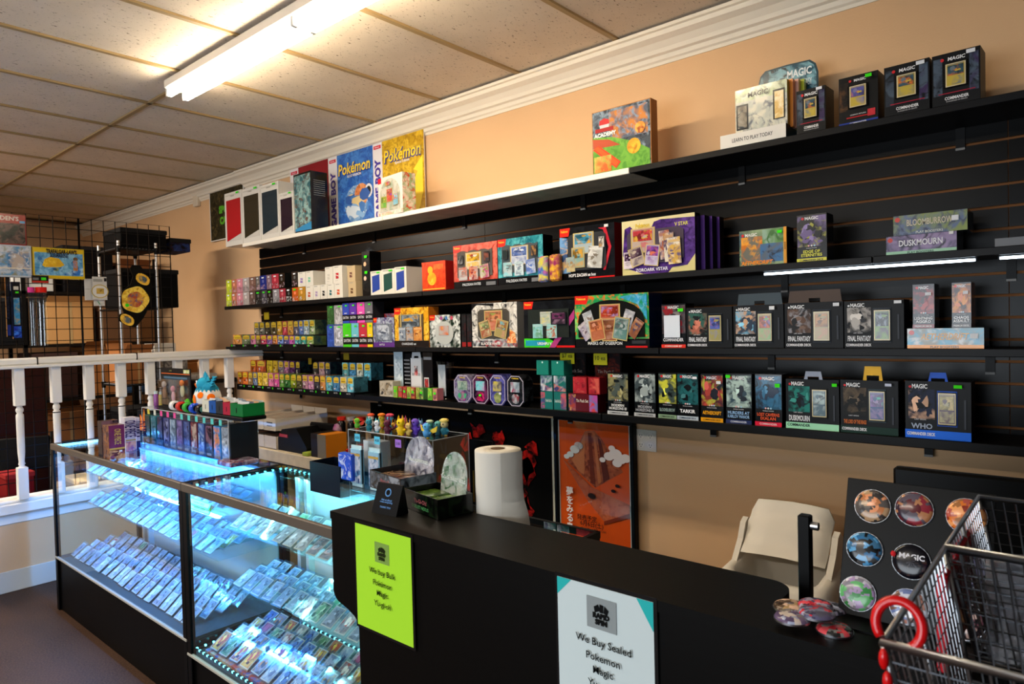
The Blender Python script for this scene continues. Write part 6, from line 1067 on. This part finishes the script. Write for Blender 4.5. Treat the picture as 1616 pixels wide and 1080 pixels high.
# ================================================================ wire baskets in the foreground
ZR = CZ-.30; C0 = P(1393, 1015, z=ZR); B0 = P(1493, 865, z=ZR); A0 = P(1545, 785, z=ZR)
t = thing('display_table', 'dark table under the two wire baskets', 'table', (-.13, .66, 0)); B().box(0, .6, 0, .45, ZR-.19, ZR-.159, '0b0a0a', .004).build('top', M['blackwood'], t)
for x in (.02, .54): 
    for y in (.02, .39): B().box(x, x+.04, y, y+.04, 0, ZR-.19, '0a0a0a').build('leg', 'satin', t)
t = thing('basket_riser', 'low black block on the counter under the farther wire basket', 'block', (-.06, 1.15, HK)); B().box(0, .35, 0, .11, 0, ZR-.155-HK-.004, '0a0a0a', .003).build('block', 'satin', t)
def basket(lab, x0, y0, y1, w=.42, h=.155):
    t = thing('wire_basket', lab, 'basket', (x0, y0, ZR-h)); d = y1-y0; i_ = .03; g_ = '9a9ea2'
    m = B().tube([(0, 0, h), (w, 0, h), (w, d, h), (0, d, h)], .0045, 'b0b4b8', 8, True); m.build('rim', 'metal', t)
    m = B().tube([(i_, i_, .004), (w-i_, i_, .004), (w-i_, d-i_, .004), (i_, d-i_, .004)], .0028, g_, 6, True)
    for a, b_ in (((0, 0), (i_, i_)), ((w, 0), (w-i_, i_)), ((w, d), (w-i_, d-i_)), ((0, d), (i_, d-i_))): m.tube([(a[0], a[1], h), (b_[0], b_[1], .004)], .0032, g_)
    m.tube([(0, d*.42, h), (i_, d*.42, .004)], .0032, g_); m.build('frame', 'metal', t)
    m = B(); n = 17
    for k in range(1, n): y = d*k/n; yi = i_+(d-2*i_)*k/n; m.tube([(0, y, h), (i_, yi, .004), (w-i_, yi, .004), (w, y, h)], .0013, '8a8c90', 4)
    stuff(m.build('cross_wire', 'metal', t)); m = B(); n = 26
    for k in range(1, n): x = w*k/n; xi = i_+(w-2*i_)*k/n; m.tube([(x, 0, h), (xi, i_, .004), (xi, d-i_, .004), (x, d, h)], .0013, '8a8c90', 4)
    for k in range(1, 9): q = k/9; x = i_*(1-q); m.tube([(x, x, h*q), (w-x, x, h*q), (w-x, d-x, h*q), (x, d-x, h*q)], .001, '4a4c50', 4, True)
    stuff(m.build('long_wire', 'metal', t)); return t
basket('grey wire basket closest to the counter front, red ring clipped on its corner', C0.x, C0.y, B0.y-.004)
basket('grey wire basket behind the one with the red ring', C0.x, B0.y+.004, A0.y)
t = thing('red_ring', 'thick glossy red open ring clipped to the basket corner', 'ring', (C0.x, C0.y, ZR)); pts = []
for i in range(26): a = math.radians(-150+i*11.2); pts.append((.012+.019*math.sin(a)*-1, .006+.004*math.cos(a), .018+.021*math.cos(a)))
B().tube(pts, .0045, 'c80c10', 10).build('ring', 'gloss', t)
m = B(); 
for k in range(5): m.ball((.002+.003*(k % 2), -.006, -.012-.020*k), (.0045, .0045, .010), 'c80c10', 8, 6)
m.build('chain', 'gloss', t)
for k, (px, py, c, n_, s_, rz_) in enumerate(((1478, 1052, 'b01020', 'red', (.012, .10, .125), .0), (1500, 1010, 'c01828', 'crimson', (.010, .12, .13), .0), (1572, 1040, 'b8bcc8 e8ecf4 80848c', 'silver foil', (.14, .03, .135), .5))):
    p = P(px, py, z=ZR-.14); t = thing('wrapped_pack', f'{n_} wrapped item standing in the first wire basket', 'pack', (p.x, p.y, ZR-.148), rz_); B().box(0, s_[0], 0, s_[1], 0, s_[2], c, .003).build('wrapper', 'foil' if k == 2 else 'gloss', t)
# ================================================================ grid wall on the railing and the room behind it
GX = -5.325; PI2 = math.pi/2
yR = P(267, 358, x=GX).y; zT = P(267, 358, x=GX).z; s = .0762
for k in range(4):
    y1_ = yR-.6096*k; y0_ = y1_-.6096+.006; nz = 24
    t = thing('wire_grid_panel', ('black wire grid panel at the wall end of the railing', 'black wire grid panel behind the gold belt and white cards', 'black wire grid panel behind the art boxes and tubes', 'black wire grid panel at the outer end of the railing')[k], 'grid panel', (GX, y0_, zT-s*nz))
    w = y1_-y0_; h = s*nz; m = MB().tube([(0, 0, 0), (0, w, 0), (0, w, h), (0, 0, h)], .0042, '0c0c0c', 6, True); m.build('frame', 'satin', t)
    m = MB()
    for i in range(1, nz): m.tube([(0, 0, s*i), (0, w, s*i)], .0032, '0c0c0c', 4)
    stuff(m.build('cross_wire', 'satin', t)); m = MB()
    for i in range(1, 8): m.tube([(.004, w*i/8, 0), (.004, w*i/8, h)], .0032, '0c0c0c' if k else '1a1a1a', 4)
    stuff(m.build('upright_wire', 'satin', t))
def hang(name, lab, cat, L, R, T, B_, body, art, depth=.05, x=-5.25, grp=None, mat='gloss', side=None, parts=(), win=None):
    a, b = P(L, T, x=x), P(R, B_, x=x); zt = P((L+R)/2, T, x=x).z; zb_ = P((L+R)/2, B_, x=x).z
    return carton(name, lab, cat, grp, 0, 0, 0, 0, 0, depth, body, base=(x, a.y, zb_), size=(b.y-a.y, zt-zb_), art=art, side=side, mat=mat, rz=PI2, parts=parts, win=win)
hang('model_kit_box', 'yellow-bordered model kit box with a yellow submarine on blue water', 'box', 51, 134, 392, 440, 'c8a81c',
     [('r', .02, .03, .98, .97, 'd8b414'), ('r', .03, .10, .97, .84, '4a90b8 8ac0d8 2c68a0'), ('p', [(.55, .12), (.97, .14), (.97, .4), (.75, .3)], '2c70b8 a8d0e0 1c4a90'), ('p', [(.17, .42), (.22, .62), (.32, .70), (.50, .66), (.60, .45), (.52, .38), (.22, .36)], 'e0b01c d8a020 f0c83c'), ('d', .43, .30, .08, '3c6a78 b8c040 2c5068', .06),
      ('d', .82, .66, .07, '6a4c30'), ('r', .77, .28, .86, .62, 'c89050 5a8ab8 b87038'), ('t', 'TRAFALGAR-LAW\'S', .55, .885, .13, '3a2c10', dict(mw=.60, bold=.05)), ('t', 'SUBMARINE', .5, .755, .12, '1c3458', dict(mw=.36, bold=.03))])
hang('model_kit_box', 'pale model kit box with white dragon ship art beside the yellow-bordered one', 'box', -28, 50.5, 386, 437, 'b8c0c4', [('r', .03, .05, .97, .95, 'c8ccd0 5a90b8 8a8a70'), ('r', .5, .2, .95, .8, 'b8a898 3c78a8 d8d8d8'), ('r', 0, .26, 1, .29, 'e8d8b8')])
hang('model_kit_box', 'red topped model kit box with dark art at the top of the grid', 'box', -30, 42, 337, 386, '9a2018', [('r', .02, .04, .98, .7, '2c342c 6a5048 141814'), ('r', .02, .7, .98, .97, 'a83024'), ('t', "KAIDEN'S", .5, .86, .13, 'e0d0c0', dict(mw=.7, bold=.03)), ('r', .85, .72, .98, .8, '5a98c0')])
hang('brush_pack', 'long blue and black blister pack hanging under the model kit boxes', 'pack', 18, 35, 445, 535, '0c1830', [('r', .05, .75, .95, .97, '14181c'), ('r', .2, .86, .8, .92, 'c8c0b0'), ('r', .4, .80, .8, .83, GR), ('r', .15, .25, .85, .72, '2c6a80 3c88b8 8a8878'), ('r', .05, .02, .95, .22, '1c2c98 3c78d8 14206c')], .025)
hang('brush_pack', 'long dark blister pack behind the blue one', 'pack', 8, 19, 437, 532, '0a0e18', [('r', .1, .02, .9, .2, '1c2a70'), ('r', .1, .3, .9, .95, '101420 1c2038 08080a')], .02, x=-5.285)
hang('brush_pack', 'small black and red hang card above the clear tubes', 'card', 50, 77, 435, 447, '14100e', [('r', .02, .05, .98, .3, 'b83020'), ('r', .55, .4, .85, .75, GR), ('r', .05, .4, .4, .7, '6a6a68')], .01, x=-5.24)
for L, R, cc, n_ in ((57.5, 76, 'd81c14', 'red'), (45.5, 57, 'd03888', 'pink')):
    a, b = P(L, 458, x=-5.24), P(R, 458, x=-5.24); zt = P(L, 453, x=-5.24).z; zb_ = P(L, 546, x=-5.24).z; r_ = (b.y-a.y)/2
    t = thing('clear_tube', f'long clear plastic tube with {n_} cap hanging on the grid', 'tube', (-5.27, (a.y+b.y)/2, zb_)); MB().lathe([(r_*.92, 0), (r_*.92, zt-zb_-.03)], 'ffffff', 14).build('tube', 'acrylic', t); MB().lathe([(r_, zt-zb_-.035), (r_, zt-zb_)], cc, 14).build('cap', 'satin', t)
for L, R, T, B_, x, n_ in ((145.5, 169.5, 437, 473.5, -5.25, 'front'), (133, 147, 440, 474, -5.28, 'rear'), (148, 165.5, 474, 483, -5.27, 'lowest')):
    hang('keychain_card', f'white carded keychain on the grid, {n_} of three', 'card', L, R, T, B_, 'c8c4bc', ([('r', .05, .78, .7, .9, '98968e'), ('d', .5, .37, .34, 'b8a050', .30), ('d', .5, .37, .30, 'd8d4cc', .26), ('r', .25, .26, .78, .50, 'b8923c c8a850 8a6a28'), ('r', .8, .8, .97, .95, '201c28')] if n_ == 'front' else [('r', .1, .5, .6, .53, 'a8a6a0')] if n_ == 'rear' else [('p', [(.3, .9), (.4, .8), (.6, .3), (.5, .3)], '2c9a5a')]), .004, x=x, mat='satin')
# belt
bx = -5.31
def gp(px, py, x=bx): q = P(px, py, x=x); return (0, q.y-bc.y, q.z-bc.z)
bc = P(213, 475, x=bx); t = thing('champion_belt', 'black strap belt with three engraved gold plates hanging on the grid', 'belt', tuple(bc))
strap = [(209, 418), (222, 420), (237, 440), (240, 452), (236, 478), (232, 492), (226, 503), (214, 517), (204, 516), (187, 506), (189, 496), (196, 494), (190, 478), (193, 460), (206, 449), (210, 436), (205, 424)]
MB().prism([gp(*p) for p in strap], (-.008, 0, 0), '0b0a08').build('strap', 'satin', t)
def plate(nm_, pts, c, c2):
    m = MB().prism([(v[0]+.006, v[1], v[2]) for v in (gp(*p) for p in pts)], (-.006, 0, 0), c); cx = sum(p[0] for p in pts)/len(pts); cy = sum(p[1] for p in pts)/len(pts)
    m.poly([(.0068, *gp(cx+(p[0]-cx)*.6, cy+(p[1]-cy)*.6)[1:]) for p in pts], c2); return m.build(nm_, 'gloss', t)
n = 40; o = plate('centre_plate', [(213+21.5*math.cos(2*math.pi*i/n)*(1+.04*math.cos(5*2*math.pi*i/n)), 473+20.5*math.sin(2*math.pi*i/n)*(1+.04*math.cos(5*2*math.pi*i/n))) for i in range(n)], 'f0c038 ffe060 c89020', 'e0a840 b04830 4c5878')
for cx, cy in ((225, 441), (200.5, 505)): plate('side_plate', [(cx+11.5*math.cos(.45+2*math.pi*i/14)*(1-.12*math.cos(4*math.pi*i/14)), cy+8.5*math.sin(.45+2*math.pi*i/14)+4.5*math.cos(.45+2*math.pi*i/14)) for i in range(14)], 'f0b838 ffd050 c08820', '5a6870 d8a840 2c3438')
MB().disc((.008, *gp(200, 482)[1:]), .013, GR, u=(0, 1, 0), w=(0, 0, 1)).build('price_sticker', 'matte', t)
# chrome wire rack
t = thing('chrome_rack', 'tall chrome rack with black collars behind the wire grid', 'rack', (-5.72, 0, 0)); TZ = P(187, 384, x=-5.72).z
ya, ybb = P(187, 400, x=-5.72).y, P(246, 400, x=-5.72).y
for y in (ya, ybb):
    for x in (0, -.42):
        B().lathe([(.0115, 0), (.0115, TZ+.02)], 'c8c8c8', 10, (x, y, 0)).build('pole', 'metal', t)
        for z in (.15, .7, 1.2, TZ-.07): B().lathe([(.015, z), (.017, z+.05)], '101010', 10, (x, y, 0)).build('collar', 'satin', t)
for z in (.18, .73, 1.23, TZ-.04):
    m = B().box(-.43, .01, ya-.01, ybb+.01, z-.008, z+.004, '1a1a1c')
    for k in range(12): m.box(-.44, .02, ya+(ybb-ya)*k/11-.003, ya+(ybb-ya)*k/11+.003, z+.004, z+.008, '6a6a6c')
    m.build('wire_shelf', 'satin', t)
def bb(name, lab, cat, x, y, z, d, w, h, c, rz=0.0, mat='matte', extra=None):
    t = thing(name, lab, cat, (x, y, z), rz); m = B().box(-d, 0, 0, w, 0, h, c, .004); m.build('shell', mat, t)
    if extra == 'flap': B().prism([(.001, 0, h), (.001, w, h), (.06, w, h+.05), (.06, 0, h+.05)], (.003, 0, .001), c).build('flap', mat, t); B().prism([(-d, 0, h), (-d, w, h), (-d-.05, w, h+.06), (-d-.05, 0, h+.06)], (.003, 0, .001), c).build('flap', mat, t); B().box(.0, .0012, w*.46, w*.54, 0, h, 'b89a6a').build('tape', mat, t)
    if extra == 'lid': B().box(-d-.006, .006, -.006, w+.006, h-.03, h+.006, c if not isinstance(c, str) else tuple(min(1, q*1.5+.01) for q in C(c.split()[0])), .004).build('lid', mat, t)
    if extra == 'label': B().box(.001, .003, w*.3, w*.7, h*.3, h*.7, 'c8c0b0').build('paper_label', mat, t)
    return t
bb('black_bag', 'bulging black bag on the top shelf of the chrome rack', 'bag', -5.72, ya+.02, TZ-.03, .36, .34, .15, '101114', extra='lid'); bb('dark_bin', 'dark bin with blue items on top of the chrome rack, nearer the tan wall', 'bin', -5.74, ya+.40, TZ-.03, .3, .16, .10, '141416 2c3c70 3a1c10', extra='lid')
bb('black_case', 'wide black case on the upper middle shelf of the chrome rack', 'case', -5.72, ya+.02, 1.84, .38, .42, .30, '0c0c0f', extra='lid')
o = [q for q in COL.objects if q.name.startswith('chrome_rack')][0]
m = B().box(-.43, .01, ya-.01, ybb+.01, 1.822, 1.834, '1a1a1c'); m.build('wire_shelf', 'satin', o)
bb('brown_carton', 'brown carton on the third shelf of the chrome rack', 'box', -5.73, ya+.02, 1.239, .36, .20, .26, 'a0683c', extra='flap'); bb('clear_bin', 'grey clear bin on the third shelf of the chrome rack', 'bin', -5.73, ya+.26, 1.239, .34, .24, .22, '6a6a6c 8a8888 4a4a4c', mat='gloss', extra='lid')
bb('red_white_carton', 'white and red carton at the edge of the chrome rack, beside the brown carton', 'box', -5.72, ya+.235, 1.46, .2, .17, .09, 'c8c4bc', extra='label')
bb('black_bin', 'black bin low on the chrome rack', 'bin', -5.73, ya+.03, .739, .36, .44, .30, '0e0e10', extra='lid')
# storage rack further back
RX, RY0, RY1 = -6.9, .55, 2.75; LV = (.10, .60, 1.08, 1.56, 2.02)
t = thing('storage_rack', 'dark steel storage rack full of boxes at the back of the rear room', 'rack', (RX, RY0, 0))
for y in (0, 1.1, RY1-RY0-.03):
    for x in (-.5, -.03): B().box(x, x+.03, y, y+.03, 0, 2.35, '1a1817').build('post', 'satin', t)
for z in LV: B().box(-.5, 0, 0, RY1-RY0, z-.025, z, '241f1b').build('rack_shelf', 'satin', t)
bits = [(0, .05, .36, .34, 'a86c38', 'brown', 'flap'), (0, .48, .30, .30, '241c1a', 'near-black', 'lid'), (0, .85, .40, .36, 'c8a878', 'buff', 'label'), (0, 1.35, .35, .30, '2c2c30', 'black', 'lid'), (0, 1.78, .34, .36, 'b07c4a', 'light brown', 'flap'),
        (1, .03, .40, .36, 'c09058', 'sandy', 'label'), (1, .50, .28, .30, 'd8d0c0', 'white', 'lid'), (1, .84, .32, .26, '5a2018', 'maroon', 'lid'), (1, 1.22, .40, .36, 'a87040', 'tawny', 'flap'), (1, 1.70, .42, .30, '34302c', 'charcoal', 'lid'),
        (2, .04, .30, .30, '101012', 'jet black', 'lid'), (2, .40, .36, .34, 'b8824c', 'golden brown', 'flap'), (2, .82, .26, .24, 'c8c0b4', 'off-white', 'label'), (2, 1.14, .34, .30, '3a2420', 'dark russet', 'lid'), (2, 1.54, .28, .34, 'a06838', 'mid brown', 'flap'), (2, 1.86, .28, .28, '2c4a70', 'blue', 'lid'),
        (3, .04, .42, .32, 'b07840', 'caramel brown', 'flap'), (3, .52, .30, .26, 'd0c8b8', 'ivory', 'label'), (3, .90, .30, .30, '1a1a1e', 'dull black', 'lid'), (3, 1.26, .36, .28, 'c89860', 'tan', 'flap'), (3, 1.68, .30, .24, '6a4c34', 'umber', 'lid'),
        (4, .10, .42, .50, 'b0702c', 'tall orange-brown', 'flap'), (4, .60, .34, .44, 'a86428', 'tall copper-brown', 'flap'), (4, 1.02, .30, .30, 'c8c8c4', 'pale grey', 'lid'), (4, 1.40, .40, .34, '181416', 'soot black', 'lid'), (4, 1.84, .28, .22, '7a4c2c', 'dark brown', 'flap')]
for lv, y, w, h, c, n_, ex in bits:
    bb('storage_carton', f'{n_} carton on the {("floor level", "second", "third", "fourth", "top")[lv]} shelf of the dark storage rack', 'box', RX-.02, RY0+y+.02, LV[lv], .42, w, min(h*(1.32 if lv > 1 else 1), (LV[lv+1]-LV[lv]-.035) if lv < 4 else h*1.2), c, extra=ex)
# work table with papers nearer the wall
TX, TY0, TY1, TZ2 = -5.62, 1.95, 2.86, 1.30
yA = P(302, 590, x=-5.9).y
t = thing('counter_desk', 'high black desk behind the railing posts by the wall', 'desk', (-6.45, 2.02, 0)); zd = P(330, 598, x=-5.75).z
B().box(0, .80, .28, .86, zd-.035, zd, '1c1a18', .003).build('top', 'satin', t)
for x in (.02, .74):
    for y in (.30, .80): B().box(x, x+.04, y, y+.04, 0, zd-.035, '101010').build('leg', 'satin', t)
bb('paper_stack', 'stack of white papers and folders on the high black desk', 'papers', -5.76, 2.52, zd, .30, .24, .045, 'b8b8b4 d0ccc4 8a8a88'); bb('brown_carton', 'wide brown carton on the high black desk against the wall', 'box', -6.15, 2.35, zd, .25, .42, .13, 'a06a38', extra='flap'); bb('desk_tray', 'flat wooden tray on the high desk beside the papers', 'tray', -5.70, 2.32, zd, .3, .18, .015, 'b0946a')
# folding chairs
def chair(x, y, rz, lab):
    t = thing('folding_chair', lab, 'chair', (x, y, 0), rz)
    B().box(-.20, .20, -.20, .20, .44, .46, '0c0c0d', .006).build('seat', 'satin', t); B().box(-.20, .20, .19, .21, .66, .90, '0c0c0d', .006).build('backrest', 'satin', t)
    for x_ in (-.21, .21): B().tube([(x_, -.28, 0), (x_, .05, .45), (x_, .22, .92)], .011, '0a0a0a').build('leg', 'satin', t); B().tube([(x_*.92, .26, 0), (x_*.92, -.12, .44)], .010, '0a0a0a').build('leg', 'satin', t)
chair(-5.75, 1.28, 1.2, 'black folding chair just behind the railing, open')
bb('red_cushion_box', 'dark red box standing on the seat of the nearer folding chair', 'box', -5.65, 1.22, .463, .2, .16, .22, '6a0c10', extra='lid')
for k, (x, y, z, w, h, c, n_) in enumerate(((-5.62, .72, 0, .42, .30, 'a85a3c', 'rust'), (-5.60, 1.62, 0, .46, .36, '8a3c28', 'red-brown'), (-5.62, .74, .305, .36, .22, 'c8b090', 'beige'), (-5.95, 2.18, 0, .45, .5, '14110f', 'tall black'), (-5.60, 1.64, .365, .4, .2, 'b8a080', 'sand'))):
    bb('floor_carton', f'{n_} carton on the rear room floor behind the railing', 'box', x, y, z, .34, w, h, c, extra='flap' if k % 2 else 'lid')
t = thing('dark_cabinet', 'dark maroon cabinet behind the railing below the wire grid', 'cabinet', (-6.3, 1.30, 0)); B().box(-.4, 0, 0, .34, 0, 1.45, '2c100c', .004).build('carcass', 'satin', t); B().box(0, .012, .01, .165, .05, 1.42, '34140f', .003).build('door', 'satin', t); B().box(0, .012, .175, .33, .05, 1.42, '34140f', .003).build('door', 'satin', t)
